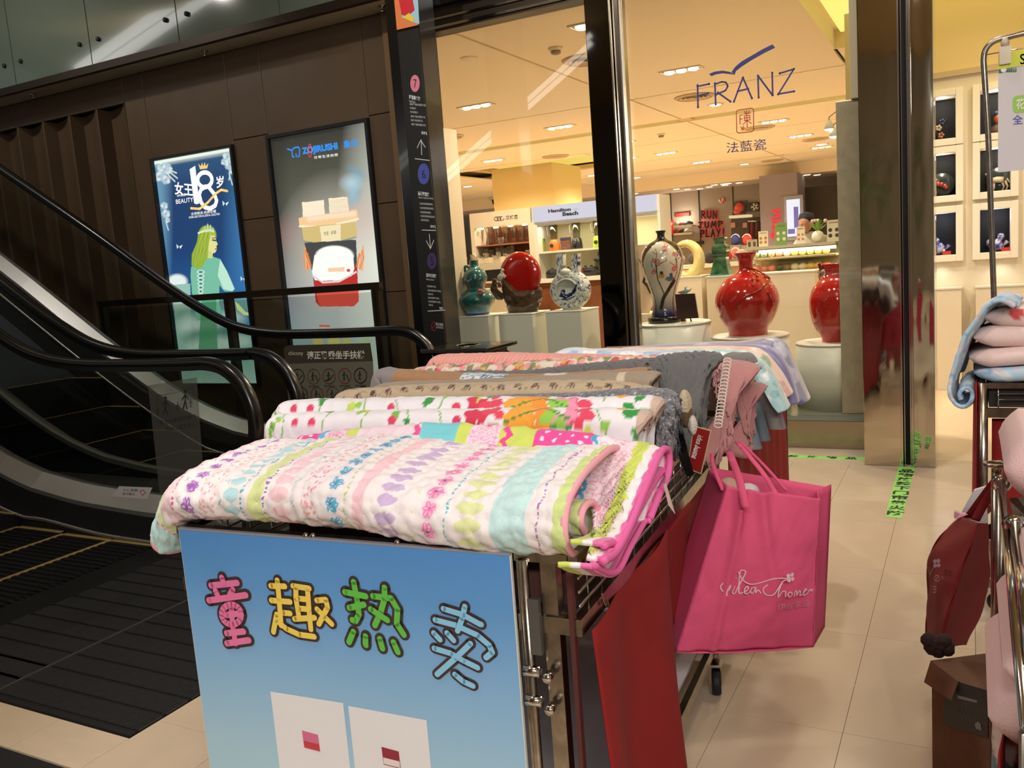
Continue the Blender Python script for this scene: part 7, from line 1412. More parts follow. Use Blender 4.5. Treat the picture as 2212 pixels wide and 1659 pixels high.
t = qthing('quilt', 'bright patchwork quilt with pink dots and lime borders, second from the front', G, paint_patch, puff=.005, cell=28, seed=2); mhp = mat('hot_pink_binding', (228, 104, 166), .9); binding(t, G, -1, mhp, .009); binding(t, G, 0, mat('pink_binding', (240, 170, 184), .9))
sec3 = [(1300, 1180), (1345, 1158), (1380, 1098), (1412, 1040), (1432, 1015), (1437, 1032), (1405, 1098), (1362, 1175), (1327, 1236), (1275, 1218)]
cv = resample(np.array(cr1([atu(x, y, .085)[1:] for x, y in sec3], 6)), .006); G = np.array([[L(u, v, z-.05*np.clip((-.02-u)/.2, 0, 1)) for v, z in cv] for u in np.linspace(.022, .088, 24)])
build_sheet('lower_fold', G[:, ::-1], lambda S_, T_, P: np.where((((P-CO)@CU) > .066)[..., None], lin((230, 112, 172)), np.where((((P-CO)@CU) > .046)[..., None], lin((244, 236, 236)), lin((204, 220, 96)))), quilt_mat(), t, puff=.002); binding(t, G, -1, mhp, .007)
# quilt 3: white with big garden flowers, two layers
def paint_garden(seed, v0):
    def fn(S_, T_, P):
        u = (P-CO)@CU; t = T_; c = np.zeros(P.shape)+lin((238, 234, 238)); rg_ = random.Random(seed); ir = np.argmax(P[:, :, 2], 1); t = T_-T_[np.arange(len(P)), ir][:, None]; tm = .03
        X = lambda x: atv(x, 880, v0)[0]
        def leafp(x, y, a, l, col):
            X0, Y0 = u-x, t-y; p = X0*math.cos(a)+Y0*math.sin(a); q = -X0*math.sin(a)+Y0*math.cos(a); m = (p > 0) & (p < l) & (np.abs(q) < .34*l*np.sin(np.pi*np.clip(p/l, 0, 1))**.8); c[m] = lin(col)
        def stem(pts, col=(120, 180, 70), w_=.0022): c[seglen(u, t, pts) < w_] = lin(col)
        for k in range(9):
            x = X(615+k*85)+rg_.uniform(-.01, .01); y = tm+rg_.uniform(-.04, .05); stem([(x, y-.05), (x+.03, y), (x+.02, y+.06)]); leafp(x, y, rg_.uniform(0, 6), .036, ((128, 190, 60), (60, 150, 70), (200, 220, 90))[k % 3]); leafp(x+.02, y, rg_.uniform(0, 6), .026, ((150, 205, 80), (50, 150, 70))[k % 2])
        for x in (655, 690, 862, 1000): 
            for q in (-.5, 0, .5): leafp(X(x), tm, 1.57+q, .022, (226, 60, 100))
        for x, cl, n_ in ((1040, (214, 56, 84), 6), (1075, (226, 70, 96), 4), (1165, (240, 150, 50), 12), (1130, (246, 168, 60), 10), (1262, (228, 70, 100), 5), (1232, (244, 150, 180), 4), (1205, (150, 205, 80), 3), (1385, (46, 150, 64), 4), (1330, (236, 232, 236), 2)):
            for q in range(n_): leafp(X(x)+rg_.uniform(-.006, .006), tm+rg_.uniform(-.01, .02), q*6.28/n_+rg_.uniform(0, .4), .040 if n_ < 8 else .046, cl)
        m = np.hypot(u-X(1345), t-tm+.03) < .014; c[m] = lin((240, 170, 60)); stem([(X(1080), tm+.03), (X(1180), tm-.02), (X(1240), tm+.01)], (50, 140, 60))
        c[(u > u.max()-.022) | (u < u.min()+.016)] = lin((205, 180, 165)); return c
    return fn
pathA = [(590, 948, .05), (597, 905, .10), (640, 898, .16), (842, 893, .18), (1096, 888, .18), (1297, 888, .19), (1385, 892, .20), (1404, 898, .20)]
G = tent(pathA, .47, .045, step=.005, nsec=30); t = qthing('quilt', 'white quilt with large garden flowers and beige binding, third from the front', G, paint_garden(3, .47), cell=30, seed=4)
mbg = mat('beige_binding', (200, 174, 158), .9); binding(t, G, -1, mbg, .007); binding(t, G, 0, mbg); end_layers(t, G, mbg, 3)
pathB = [(600, 905, .05), (614, 882, .10), (640, 870, .16), (842, 865, .18), (1023, 863, .18), (1253, 865, .19), (1398, 863, .20), (1430, 871, .21)]
G = tent(pathB, .56, .045, step=.005); build_sheet('rear_fold', G[:, ::-1], paint_garden(8, .56), quilt_mat(), t, cell=30, seed=5); binding(t, G, -1, mbg, .007); end_layers(t, G, mbg, 3)
# the rest of the row
def plain(col, var=.12, sc=120, seed=3):
    def fn(S_, T_, P): n = fbm(S_*sc, T_*sc, seed); return lin(col)*(1-var/2+var*n)[..., None]
    return fn
def tweed(S_, T_, P): n = fbm(S_*500, T_*500, 3, 2); return lin((112, 112, 118))*(.45+1.1*n)[..., None]+lin((225, 225, 230))*np.clip(n-.62, 0, 1)[..., None]*2.2
def sprigs(bg, ink, ln):
    def fn(S_, T_, P):
        c = np.zeros(P.shape)+lin(bg); y = np.abs((T_+.012*np.sin(S_*60)) % .045-.0225); c[y < .0012] = lin(ln)
        X0 = (S_+.02*(np.floor(T_/.045) % 2)) % .055-.0275; Y0 = T_ % .045-.0225; d = np.hypot(X0, Y0); a = np.arctan2(Y0, X0); c[(d < .011*(.4+.6*np.abs(np.cos(a*2.5)))) & (d > .002)] = lin(ink); e = np.hypot(X0-.012, Y0-.008) < .0035; c[e] = lin(ink); return c
    return fn
def roses(bg, cs, sc=16, seed=2, fr=.3):
    def fn(S_, T_, P):
        c = np.zeros(P.shape)+lin(bg); n = fbm(S_*90, T_*90, seed)
        for k, cc_ in enumerate(cs): d, i = worley(S_*sc*(1+.2*k), T_*sc*(1+.2*k), seed+k); m = (d+(.25*(n-.5)) < .34) & (i < fr*1.6); c[m] = lin(cc_)*(.75+.5*n[m])[:, None]
        return c
    return fn
def chevron(col):
    def fn(S_, T_, P): return lin(col)*(.9+.2*fbm(S_*300, T_*300, 2))[..., None]
    return fn
def chev_puff(G, amp=.003):
    S_ = np.zeros(G.shape[:2]); S_[1:] = np.cumsum(np.linalg.norm(np.diff(G, axis=0), axis=2), axis=0)[:, [G.shape[1]//2]]; T_ = np.zeros(G.shape[:2]); T_[:, 1:] = np.cumsum(np.linalg.norm(np.diff(G, axis=1), axis=2), axis=1)
    h = np.abs(((T_+np.abs((S_ % .09)-.045)*1.0) % .032)/.016-1); return G-normals(G)*(amp*(1-h)**.5*-1)[..., None]*-1
G = tent([(1040, 866, .06), (1087, 861, .10), (1253, 855, .12), (1325, 848, .12), (1416, 846, .10), (1446, 852, .05), (1460, 876, .03), (1452, 953, .03), (1436, 1007, .02)], .66, .05, step=.004)
t = qthing('shaggy_throw', 'grey tweed throw with a shaggy dark end, behind the garden-flower quilt', G, tweed, cat='throw', puff=.002, cell=70, group=None)
rg = random.Random(8)
f = MB()
for k in range(150):
    e = G[int(len(G)*(.62+.36*rg.random())), rg.randrange(G.shape[1])]; q = e+CU*.004; f.tube([q, q+CU*rg.uniform(.004, .014)+CV*rg.uniform(-.01, .01), q+CU*rg.uniform(.0, .016)+CV*rg.uniform(-.018, .018)-CZ*rg.uniform(.01, .03)], .0016, 4)
o = obj('fringe', f, mat('fringe_grey', (70, 72, 76), .9), t); o['kind'] = 'stuff'
G = tent([(738, 868, .05), (748, 848, .07), (806, 843, .10), (915, 836, .12), (1096, 832, .12), (1253, 828, .12), (1344, 832, .12), (1409, 843, .10), (1440, 858, .05)], .76, .05, step=.0045)
t = qthing('quilt', 'beige quilt with small brown flower sprigs, directly behind the grey tweed throw', G, sprigs((190, 170, 140), (92, 62, 54), (150, 128, 100)), puff=.002, seed=6); binding(t, G, 0, mat('cream_binding', (222, 212, 196), .9))
G = tent([(806, 848, .05), (842, 831, .08), (987, 827, .10), (1145, 819, .12), (1253, 815, .14), (1400, 808, .15), (1424, 812, .15)], .86, .045, step=.006)
def taupe(S_, T_, P): c = lin((158, 142, 122))*(.92+.16*fbm(S_*150, T_*150, 4))[..., None]; u = (P-CO)@CU; c[np.abs(u-atv(1350, 815, .86)[0]+.05*(T_-.1)) < .012] = lin((205, 192, 165)); return c
t = qthing('quilt', 'plain taupe quilt with a cream ribbon near its right end', G, taupe, puff=.002, seed=7, group=None); end_layers(t, G, mat('taupe_layer', (128, 114, 96), .9), 3)
def patched(S_, T_, P): u = (P-CO)@CU; c = lin((168, 126, 90))*(.9+.2*fbm(S_*150, T_*150, 4))[..., None]; X = lambda x: atv(x, 806, .95)[0]; c[u < X(862)] = lin((140, 132, 130)); m = (u > X(1004)) & (u < X(1100)); d, i = worley(u*70, T_*50, 6); c[m] = np.where((np.abs(d-.4) < .09)[m][:, None], lin((90, 120, 150)), lin((222, 225, 225))); c[(u > X(1180)) & (u < X(1225))] = lin((215, 205, 185)); return c
G = tent([(814, 832, .05), (820, 806, .08), (836, 798, .10), (861, 802, .10), (1005, 811, .10), (1145, 814, .12), (1300, 806, .12), (1402, 800, .12)], .95, .045, step=.005)
t = qthing('quilt', 'tan and grey patch quilt with a small blue-white block, behind the taupe one', G, patched, puff=.003, seed=8)
G = tent([(960, 814, .06), (1000, 805, .08), (1127, 805, .10), (1260, 790, .11), (1390, 779, .12), (1412, 779, .16), (1432, 771, .22), (1506, 764, .27), (1545, 766, .28), (1561, 776, .28)], 1.06, .055, lean=.28, step=.004, sec=[(-1.0, -1.0), (-.99, -.8), (-.98, -.6), (-.95, -.4), (-.9, -.2), (-.8, -.07), (-.5, -.01), (-.1, 0), (.3, 0), (.7, -.04), (.95, -.2), (1.0, -.8)])
G = chev_puff(G, .009); t = qthing('quilt', 'charcoal grey quilt with stitched chevrons, hanging as a broad block at the right', G, chevron((104, 103, 102)), puff=.001, cell=90, seed=9, group=None); end_layers(t, G, mat('charcoal_layer', (88, 87, 86), .9), 4)
G = tent([(898, 806, .05), (912, 797, .08), (1023, 788, .10), (1108, 786, .10), (1253, 776, .12), (1362, 774, .12), (1480, 770, .12)], 1.18, .05, step=.005)
t = qthing('quilt', 'cream quilt printed with pink and yellow roses, behind the charcoal one', G, roses((232, 220, 198), ((206, 90, 92), (222, 180, 100), (140, 140, 100), (236, 160, 160)), 17, 3, .45), seed=10)
G = tent([(928, 800, .05), (942, 776, .08), (969, 770, .10), (1096, 767, .12), (1253, 770, .12), (1362, 773, .12)], 1.28, .05, step=.004)
def rib(S_, T_, P): return lin((230, 160, 148))*(.85+.3*np.abs(np.sin(S_*190+T_*120)))[..., None]
t = qthing('quilt', 'salmon pink quilt with diagonal ribbing, farthest back on the left of the near cart', G, rib, puff=.002, cell=60, seed=11, group=None)
G = tent([(1540, 790, .1), (1562, 783, .26), (1590, 784, .30), (1625, 791, .31), (1640, 800, .31)], 1.30, .06, lean=.42, step=.004, sec=[(-1.0, -1.0), (-.99, -.8), (-.98, -.6), (-.95, -.4), (-.9, -.2), (-.8, -.07), (-.5, -.01), (-.1, 0), (.3, 0), (.7, -.04), (.95, -.2), (1.0, -.8)])
mdp = mat('dusty_pink_layer', (164, 112, 110), .9)
t = qthing('quilt', 'dusty pink quilt hanging low beside the red hang tag', G, plain((184, 128, 126)), puff=.0035, cell=34, seed=12, group=None); end_layers(t, G, mdp, 4)
G = tent([(1590, 838, .14), (1612, 832, .20), (1640, 832, .22), (1655, 840, .22)], 1.36, .05, lean=.40, step=.005); build_sheet('lower_fold', G[:, ::-1], plain((172, 118, 116)), quilt_mat(), t, puff=.002, cell=30)
f = MB(); 
for k in range(20):
    h = k/19; q = atv(1566-20*h, 778+140*h, 1.04-.06*h); c = L(q[0]+.008, q[1], q[2]); f.tube([c+CU*(.012*math.cos(a))+CV*(-.006)+CZ*(.007*math.sin(a)) for a in np.linspace(0, 5.6, 9)], .0022, 5, closed=True)
lace = obj('lace_edging', f, mat('white_lace', (222, 212, 200), .9)); tag(lace, 'white looped lace edging between the charcoal and dusty pink quilts', 'lace', None, 'stuff')
G = tent([(1560, 778, .06), (1572, 769, .10), (1600, 767, .12), (1622, 770, .12), (1630, 784, .08)], 1.44, .05, step=.006)
t = qthing('quilt', 'small grey folded quilt showing behind the dusty pink one', G, plain((120, 116, 112)), puff=.003, seed=13, group=None)
def satin(nm, label, path, v, wid, fn, rough=.35):
    G = tent(path, v, wid, step=.006); return qthing('satin_bedding', label, G, fn, print_mat('satin', .36, sheen=.4), 'satin bedding sets on the far cart', 'bedding', puff=.0012, cell=12, th=.006)
satin('a', 'white and sky blue satin bedding, frontmost on the far cart', [(1186, 774, .05), (1212, 759, .08), (1236, 754, .1), (1290, 757, .1), (1400, 760, .1), (1480, 762, .08)], 1.62, .06, roses((214, 226, 240), ((170, 196, 230), (240, 240, 244)), 9, 4, .5))
satin('b', 'pale aqua satin bedding with white leaf print, falling over the right side', [(1190, 772, .05), (1325, 761, .1), (1500, 757, .1), (1590, 758, .09), (1632, 771, .06), (1668, 812, .045), (1694, 860, .04), (1703, 880, .03)], 1.74, .06, roses((176, 214, 214), ((226, 236, 234), (150, 196, 196)), 20, 6, .3))
satin('c', 'peach satin bedding with a green motif at the bend', [(1240, 758, .05), (1400, 753, .1), (1597, 751, .1), (1648, 763, .06), (1684, 803, .045), (1710, 850, .035)], 1.88, .055, roses((236, 202, 186), ((150, 170, 140), (226, 180, 170)), 8, 8, .15))
satin('d', 'violet-grey satin bedding between the peach and lavender sets', [(1480, 750, .06), (1620, 746, .08), (1672, 757, .06), (1706, 805, .04), (1724, 868, .03)], 2.0, .05, plain((128, 122, 160)))
satin('e', 'lavender grey satin bedding with scroll print, hindmost and highest', [(1343, 754, .05), (1470, 744, .1), (1600, 739, .1), (1660, 731, .09), (1695, 746, .06), (1720, 800, .045), (1747, 862, .035)], 2.12, .07, roses((150, 148, 162), ((110, 104, 160), (190, 186, 200)), 7, 9, .25))
for k, (p0, p1, w_, v, c_, lb_) in enumerate((((1600, 880), (1625, 968), 42, 1.62, (112, 128, 134), 'blue-grey cloth end with a leaf print hanging below the dusty pink quilt'), ((1628, 870), (1650, 950), 30, 1.68, (92, 104, 112), 'slate blue cloth end hanging on the far cart'), ((1645, 840), (1676, 925), 34, 1.76, (132, 126, 122), 'grey printed cloth end hanging on the far cart'), ((1664, 850), (1686, 925), 26, 1.84, (150, 130, 150), 'mauve cloth end with violet print hanging on the far cart'))):
    a, b_ = atv(*p0, v), atv(*p1, v); P = []; ww = w_*depth_of(L(*a))/F_*.5
    for i in range(14):
        h = i/13; c = a+(b_-a)*h; P.append([L(c[0]+ww*math.cos(q), v+.028*math.sin(q), c[2]) for q in np.linspace(0, 2*PI, 17)])
    f = MB(); f.grid(np.array(P)); f.add(np.array(P[-1])[:-1], [tuple(range(16))]); f.add(np.array(P[0])[:-1], [tuple(range(15, -1, -1))]); o = obj('folded_cloth', f, mat('hang_cloth_%d' % k, c_, .6, vary=.4, vscale=14)); tag(o, lb_, 'cloth', 'cloth ends hanging on the far cart')
# packing box under the near quilt row
f = MB(); f.lbox(-.95, -.10, .30, 1.38, .787, .94); o = obj('folded_stock', f, mat('stock_cloth', (120, 96, 84), .95)); tag(o, 'folded stock filling the wire cart under the quilts', 'bedding')
f = MB(); f.lbox(-.95, -.05, 1.6, 3.2, .787, .98); o = obj('folded_stock', f, MATS['stock_cloth']); tag(o, 'folded stock filling the far cart under the satin sets', 'bedding')
# tags
tz2 = lambda x, y: (1000+x/2.765, 700+y/2.765)
def tagcard(nm, lb_, pts_, v, m, th=.003):
    q = [L(*atv(*tz2(x, y), v)) for x, y in pts_]; b0 = np.mean(q, 0); t = thing(nm, lb_, 'tag', b0, None); f = MB(); f.pts(q, CV*th); obj('card', f, m, t); return t, Plane(q[0]-CV*.001, CU, CZ)
t, TP = tagcard('hang_tag', 'dark red card hang tag with white script, hanging from the charcoal quilt', ((1378, 606), (1484, 636), (1424, 898), (1338, 862)), .78, mat('tag_cream', (190, 170, 130), .5))
q = [L(*atv(*tz2(x, y), .776)) for x, y in ((1382, 614), (1476, 640), (1420, 888), (1346, 856))]; f = MB(); f.pts(q, CV*.002); obj('tag_face', f, mat('tag_dark_red', (128, 20, 22), .35), t)
TPP = Plane(L(0, .775, 0), CU, CZ); b = MB(); text(b, TPP, 'idea home', tz2(1438, 668), tz2(1400, 808), tz2(1404, 660), .001, 0, .3); text(b, TPP, '伊蝶家品', tz2(1402, 720), tz2(1378, 800), tz2(1386, 716), .001); obj('tag_script', b, mat('tag_white_ink', (225, 215, 210), .5), t)
t, _ = tagcard('booklet_tag', 'black folded booklet tag with thin grey print beside the red hang tag', ((1262, 590), (1302, 600), (1380, 900), (1338, 912), (1290, 800)), .74, m_black)
t, _ = tagcard('price_strip', 'narrow pinkish paper strip tag hanging at the edge of the wire basket', ((1196, 950), (1212, 952), (1232, 1020), (1266, 1134), (1226, 1080)), .30, mat('strip_paper', (200, 178, 168), .7))
f = MB(); f.tube([L(*atv(*tz2(1215, 850), .5)), L(*atv(*tz2(1204, 950), .3))], .002, 5); obj('string', f, mat('tag_string', (120, 118, 116), .9), t)
for k, (x, y, r, c_) in enumerate(((1325, 480, .026, (190, 176, 150)), (1328, 540, .024, (96, 74, 50)), (1275, 540, .022, (52, 52, 56)), (1372, 605, .018, (204, 196, 186)))):
    p = atv(*tz2(x, y), .78); f = MB(); P = []
    for i in range(9):
        a = i/8*PI; P.append([L(p[0]+r*(1+.25*math.sin(5*q+k))*math.sin(a)*math.cos(q)*.7, .78+r*math.sin(a)*math.sin(q)*.8, p[2]-r*1.6*math.cos(a)) for q in np.linspace(0, 2*PI, 15)])
    f.grid(np.array(P)); o = obj('knit_scarf', f, mat('scarf_%d' % k, c_, .95, bump=.6, bscale=120)); tag(o, '%s bunched knit end beside the charcoal quilt' % ('cream', 'brown leopard', 'black and white', 'off-white lace')[k], 'scarf', 'bunched knit ends')
# ------------------------------------------------------------------ pink shopping bag
bgm = mat('pink_nonwoven', (222, 84, 126), .7, bump=.3, bscale=500, vary=.10, vscale=5)
P_ = lambda x, y, v: L(*atv(x, y, v))
c00, c10, c11, c01 = P_(1462, 1409, .74), P_(1757, 1397, .93), P_(1771, 1076, .93), P_(1572, 1050, .78)
t = thing('shopping_bag', 'large bright pink shopping bag with white script hanging from the near cart', 'bag', (c00+c10)/2, 'shopping bags hung on the stalls')
def patch(a, b_, c_, d_, n, m_, fn): return np.array([[(a*(1-i/n)+b_*i/n)*(1-j/m_)+(d_*(1-i/n)+c_*i/n)*j/m_+fn(i/n, j/m_) for j in range(m_+1)] for i in range(n+1)])
nrm = _n(np.cross(c10-c00, c01-c00)); nrm = nrm if nrm@(CAM-c00) > 0 else -nrm
def wr(a, b_):
    e = math.sin(PI*a)*math.sin(PI*b_); fold = math.exp(-((a-(.12+.35*(1-b_)))/.05)**2)*.012*b_+math.exp(-((a-(.35+.45*(1-b_)))/.06)**2)*.014*b_+math.exp(-((a-(.16+.1*(1-b_)))/.03)**2)*.008
    return nrm*(e*.03+fold*1.3+.016*(float(fbm(np.array(a*5.0), np.array(b_*4.0), 3))-.5))
PF = patch(c00, c10, c11, c01, 60, 60, wr); f = MB(); f.sheet(PF if np.cross(PF[1, 0]-PF[0, 0], PF[0, 1]-PF[0, 0])@nrm > 0 else PF[:, ::-1], .0015); obj('front_panel', f, bgm, t)
g0, g1 = P_(1420, 1385, .86), P_(1531, 1015, .98)
def wg(a, b_): return -nrm*(math.sin(PI*a)*.02*b_)-CU*.0
PG = patch(g0, c00, c01, g1, 16, 40, wg); f = MB(); f.sheet(PG, .0015); obj('side_gusset', f, bgm, t)
bk = CV*.15+CU*.02; f = MB(); f.sheet(patch(g0+CV*.05, c10+bk, c11+bk*1.0-CZ*.01, g1+CV*.03, 20, 20, lambda a, b_: -nrm*.0), .0015); obj('back_panel', f, bgm, t)
f = MB(); f.sheet(patch(c10, c10+bk, c11+bk, c11, 8, 20, lambda a, b_: CU*(-.02*math.sin(PI*a)*b_)), .0015); obj('side_gusset', f, bgm, t)
f = MB(); f.sheet(patch(c00, c10, c10+bk, g0+CV*.05, 20, 6, lambda a, b_: -CZ*.008*math.sin(PI*a)), .002); obj('bottom', f, bgm, t)
def strap(pts_, w_=.012):
    q = cr1(pts_, 6); G = []
    for i, p in enumerate(q): G.append([p-CU*w_, p, p+CU*w_])
    f = MB(); f.sheet(np.array(G), .0015); return obj('strap', f, bgm, t)
strap([P_(1607, 1095, .775)-nrm*-.012, P_(1598, 1040, .80), P_(1584, 1000, .90), P_(1574, 975, .99)], .011); strap([P_(1562, 1060, .80), P_(1545, 1020, .86), P_(1538, 995, .93), P_(1538, 980, .99)], .006)
strap([P_(1676, 1068, .86), P_(1650, 1025, .92), P_(1618, 985, .98), P_(1592, 955, 1.04)], .008); strap([P_(1700, 1062, 1.0), P_(1655, 1010, 1.03), P_(1600, 955, 1.06)], .006)
f = MB(); f.tube(cr1([P_(1540, 985, .98), P_(1536, 1000, .97), P_(1530, 1010, .96), P_(1526, 998, .98)]), .003, 6); obj('hook', f, m_chrome, t)
def on_bag(x, y):                                                      # pixel -> point on the front panel
    d = ray(x, y); n = np.cross(c10-c00, c01-c00); p = CAM+d*(((c00-CAM)@n)/(d@n)); e1 = c10-c00; e2 = c01-c00; A_ = np.array([[e1@e1, e1@e2], [e1@e2, e2@e2]]); s_ = np.linalg.solve(A_, np.array([(p-c00)@e1, (p-c00)@e2])); return s_
class BagPlane(Plane):
    def p3(s, a, b_, h=0.0):
        p = s.o+s.ex*a+s.ey*b_; e1 = c10-c00; e2 = c01-c00; A_ = np.array([[e1@e1, e1@e2], [e1@e2, e2@e2]]); q = np.linalg.solve(A_, np.array([(p-c00)@e1, (p-c00)@e2]))
        return p+wr(np.clip(q[0], 0, 1), np.clip(q[1], 0, 1))+s.n*(h+.004)
e1 = _n(c10-c00); BP = BagPlane(c00, e1, np.cross(nrm, e1)); bm = lambda x, y: (1100+x/2.765, 1100+y/2.765)
wi = mat('bag_white_ink', (226, 190, 200), .7)
b = MB(); SL = lambda L_: [[tuple(p) for p in cr1(q_, 5)] for q_ in L_]; strokes(b, BP, SL([[(1262, 425), (1250, 445), (1262, 470), (1290, 455), (1300, 425), (1285, 460), (1280, 490)], [(1330, 380), (1331, 381)], [(1325, 430), (1310, 465), (1325, 475), (1345, 440), (1385, 350), (1372, 335), (1355, 350), (1350, 440), (1352, 472), (1370, 465)], [(1378, 462), (1400, 440), (1396, 425), (1380, 445), (1384, 470), (1405, 465), (1420, 440)], [(1440, 435), (1420, 440), (1416, 462), (1432, 470), (1448, 435), (1448, 468), (1462, 452), (1478, 470)], [(1345, 345), (1380, 400), (1450, 415), (1540, 385), (1620, 372), (1650, 370)], [(1515, 420), (1490, 445), (1505, 478), (1545, 478), (1575, 440), (1600, 395), (1625, 378)], [(1600, 395), (1580, 450), (1578, 490), (1600, 455), (1618, 455), (1618, 485)], [(1645, 455), (1632, 470), (1645, 488), (1660, 470), (1645, 455)], [(1672, 488), (1680, 458), (1690, 462), (1690, 488), (1705, 460), (1715, 465), (1715, 490), (1728, 485)], [(1735, 475), (1755, 458), (1748, 452), (1736, 470), (1742, 492), (1765, 480), (1778, 460), (1790, 470), (1795, 458)]]), 2.6, .001, bm)
for a in range(4): x, y = 1645+17*math.cos(a*1.57+.6), 368+19*math.sin(a*1.57+.6); poly(b, BP, [(x+12*math.cos(k*.785), y+13*math.sin(k*.785)) for k in range(8)], .001, bm)
obj('bag_script', b, wi, t); b = MB(); text(b, BP, '伊蝶家品', bm(1575, 530), bm(1782, 524), bm(1576, 575), .001); obj('bag_characters', b, mat('bag_faint_ink', (206, 130, 150), .7), t)
f = MB(); f.ball(P_(1615, 1062, .95), .035, sz=.7); o = obj('wrapped_item', f, m_paper); tag(o, 'white wrapped item peeking out of the pink shopping bag', 'parcel')
f = MB(); f.ball(P_(1570, 1055, .92)+CV*.02, .03, sz=.9); o = obj('wrapped_item', f, mat('beige_wrap', (206, 180, 160), .7)); tag(o, 'beige wrapped item at the left corner of the pink bag', 'parcel')
# ================================================================== RIGHT-HAND STALLS
Y1 = 3.6
x0 = atY(2123, 900, Y1)[0]
t = thing('display_cart', 'right-hand wire cart with red cloth, carrying the folded pink and blue blankets', 'cart', (x0+.5, Y1+.4, 0), 'wheeled wire display carts')
for x in (x0, x0+1.0):
    for y in (Y1, Y1+1.1): f = MB(); f.tube([(x, y, .12), (x, y, .93)], .018, 10); obj('post', f, m_oldchrome, t)
for z, h in ((.91, .02), (.80, .035), (.14, .03)):
    f = MB(); f.box(x0, x0+1.0, Y1-.01, Y1+.01, z, z+h); obj('end_rail', f, m_oldchrome, t); f = MB(); f.box(x0-.01, x0+.01, Y1, Y1+1.1, z, z+h); obj('side_rail', f, m_oldchrome, t); f = MB(); f.box(x0, x0+1.0, Y1+1.09, Y1+1.11, z, z+h); obj('end_rail', f, m_oldchrome, t); f = MB(); f.box(x0+.99, x0+1.01, Y1, Y1+1.1, z, z+h); obj('side_rail', f, m_oldchrome, t)
for z in (.845, .868, .89): f = MB(); f.tube([(x0+.05, Y1-.005, z), (x0+.97, Y1-.005, z)], .003, 5); obj('wire', f, m_chrome, t)
for k in range(10): f = MB(); f.tube([(x0+.05+k*.1, Y1-.005, .835), (x0+.05+k*.1, Y1-.005, .91)], .0025, 5); obj('wire', f, m_chrome, t)
f = MB(); f.box(x0+.02, x0+.98, Y1+.02, Y1+1.08, .835, .915); obj('basket_tray', f, m_blackm, t)
def drape(xa, xb, ya, yb, z0, z1, n=30, amp=.012, fr=40):
    P = []
    for i in range(n+1):
        a = i/n; row = []
        for j in range(9): h = j/8; q = np.array((xa+(xb-xa)*a, ya+(yb-ya)*a, z1-(z1-z0)*h)); nn = _n(np.array((-(yb-ya), xb-xa, 0))); row.append(q+nn*amp*math.sin(fr*a*math.hypot(xb-xa, yb-ya)+h)*(.3+.7*h))
        P.append(row)
    f = MB(); f.sheet(np.array(P), .003); return f
obj('cloth_drape', drape(x0-.022, x0-.022, Y1-.02, Y1+1.1, .08, .93), m_redcloth, t); obj('cloth_drape', drape(x0+.03, x0+.97, Y1+.03, Y1+.03, .08, .79), m_redcloth, t)
for x in (x0+.08, x0+.92):
    for y in (Y1+.1, Y1+1.0): caster(t, (x, y, 0))
# folded blankets on it
def slab(name, label, x0_, x1_, y0_, y1_, z0_, z1_, fn, wob=.01, cat='blanket', group='folded blankets on the right-hand cart', seed=1):
    nx = 70; R2 = (z1_-z0_)/2; P = []
    ring = [(y0_+R2-R2*math.sin(a), (z0_+z1_)/2+R2*math.cos(a)) for a in np.linspace(0, PI, 9)]+[(y0_+R2+(y1_-y0_-2*R2)*k/10, z0_) for k in range(1, 10)]+[(y1_-R2+R2*math.sin(a), (z0_+z1_)/2-R2*math.cos(a)) for a in np.linspace(0, PI, 9)]+[(y1_-R2-(y1_-y0_-2*R2)*k/10, z1_) for k in range(1, 10)]
    ring = ring+[ring[0]]
    for i in range(nx+1):
        x = x0_+(x1_-x0_)*i/nx; e = min(i, nx-i)/nx; sh = min(1, (e*14)**.5) if e > 0 else .05; yc, zc = (y0_+y1_)/2, (z0_+z1_)/2
        P.append([(x, yc+(y-yc)*(.85+.15*sh)+wob*math.sin(x*13+seed), zc+(z-zc)*sh+wob*.5*math.sin(x*17+y*9+seed)) for y, z in ring])
    P = np.array(P); b0 = P.reshape(-1, 3); c0 = (b0.min(0)+b0.max(0))/2; c0[2] = b0[:, 2].min(); t = thing(name, label, cat, c0, group)
    f = MB(); f.grid(P); S_ = np.linspace(0, x1_-x0_, nx+1)[:, None]*np.ones((1, P.shape[1])); T_ = np.zeros(P.shape[:2]); T_[:, 1:] = np.cumsum(np.linalg.norm(np.diff(P, axis=1), axis=2), axis=1)
    obj('cover', f, quilt_mat('blanket_print', .9, .3, 260), t, cols=fn(S_, T_, P).reshape(-1, 3)); return t
pk = plain((232, 205, 198), .08); cloud = roses((172, 202, 222), ((214, 226, 232), (142, 178, 210), (206, 200, 206)), 14, 4, .4)
zt = .932
slab('folded_blanket', 'blue cloud-print folded blanket at the bottom of the right-hand pile', x0-.03, x0+.9, Y1+.0, Y1+.7, zt, zt+.055, cloud, seed=2)
slab('folded_blanket', 'pale pink folded blanket, lowest pink one of the pile', x0-.045, x0+.9, Y1+.01, Y1+.68, zt+.055, zt+.12, pk, seed=3)
slab('folded_blanket', 'pale pink folded blanket, middle pink one of the pile', x0-.03, x0+.9, Y1+.02, Y1+.66, zt+.12, zt+.195, pk, seed=5)
slab('folded_blanket', 'pink floral folded blanket on top of the right-hand pile', x0+.0, x0+.9, Y1+.06, Y1+.62, zt+.195, zt+.265, roses((232, 208, 200), ((190, 200, 190), (206, 80, 80), (214, 190, 190)), 9, 7, .12), seed=6)
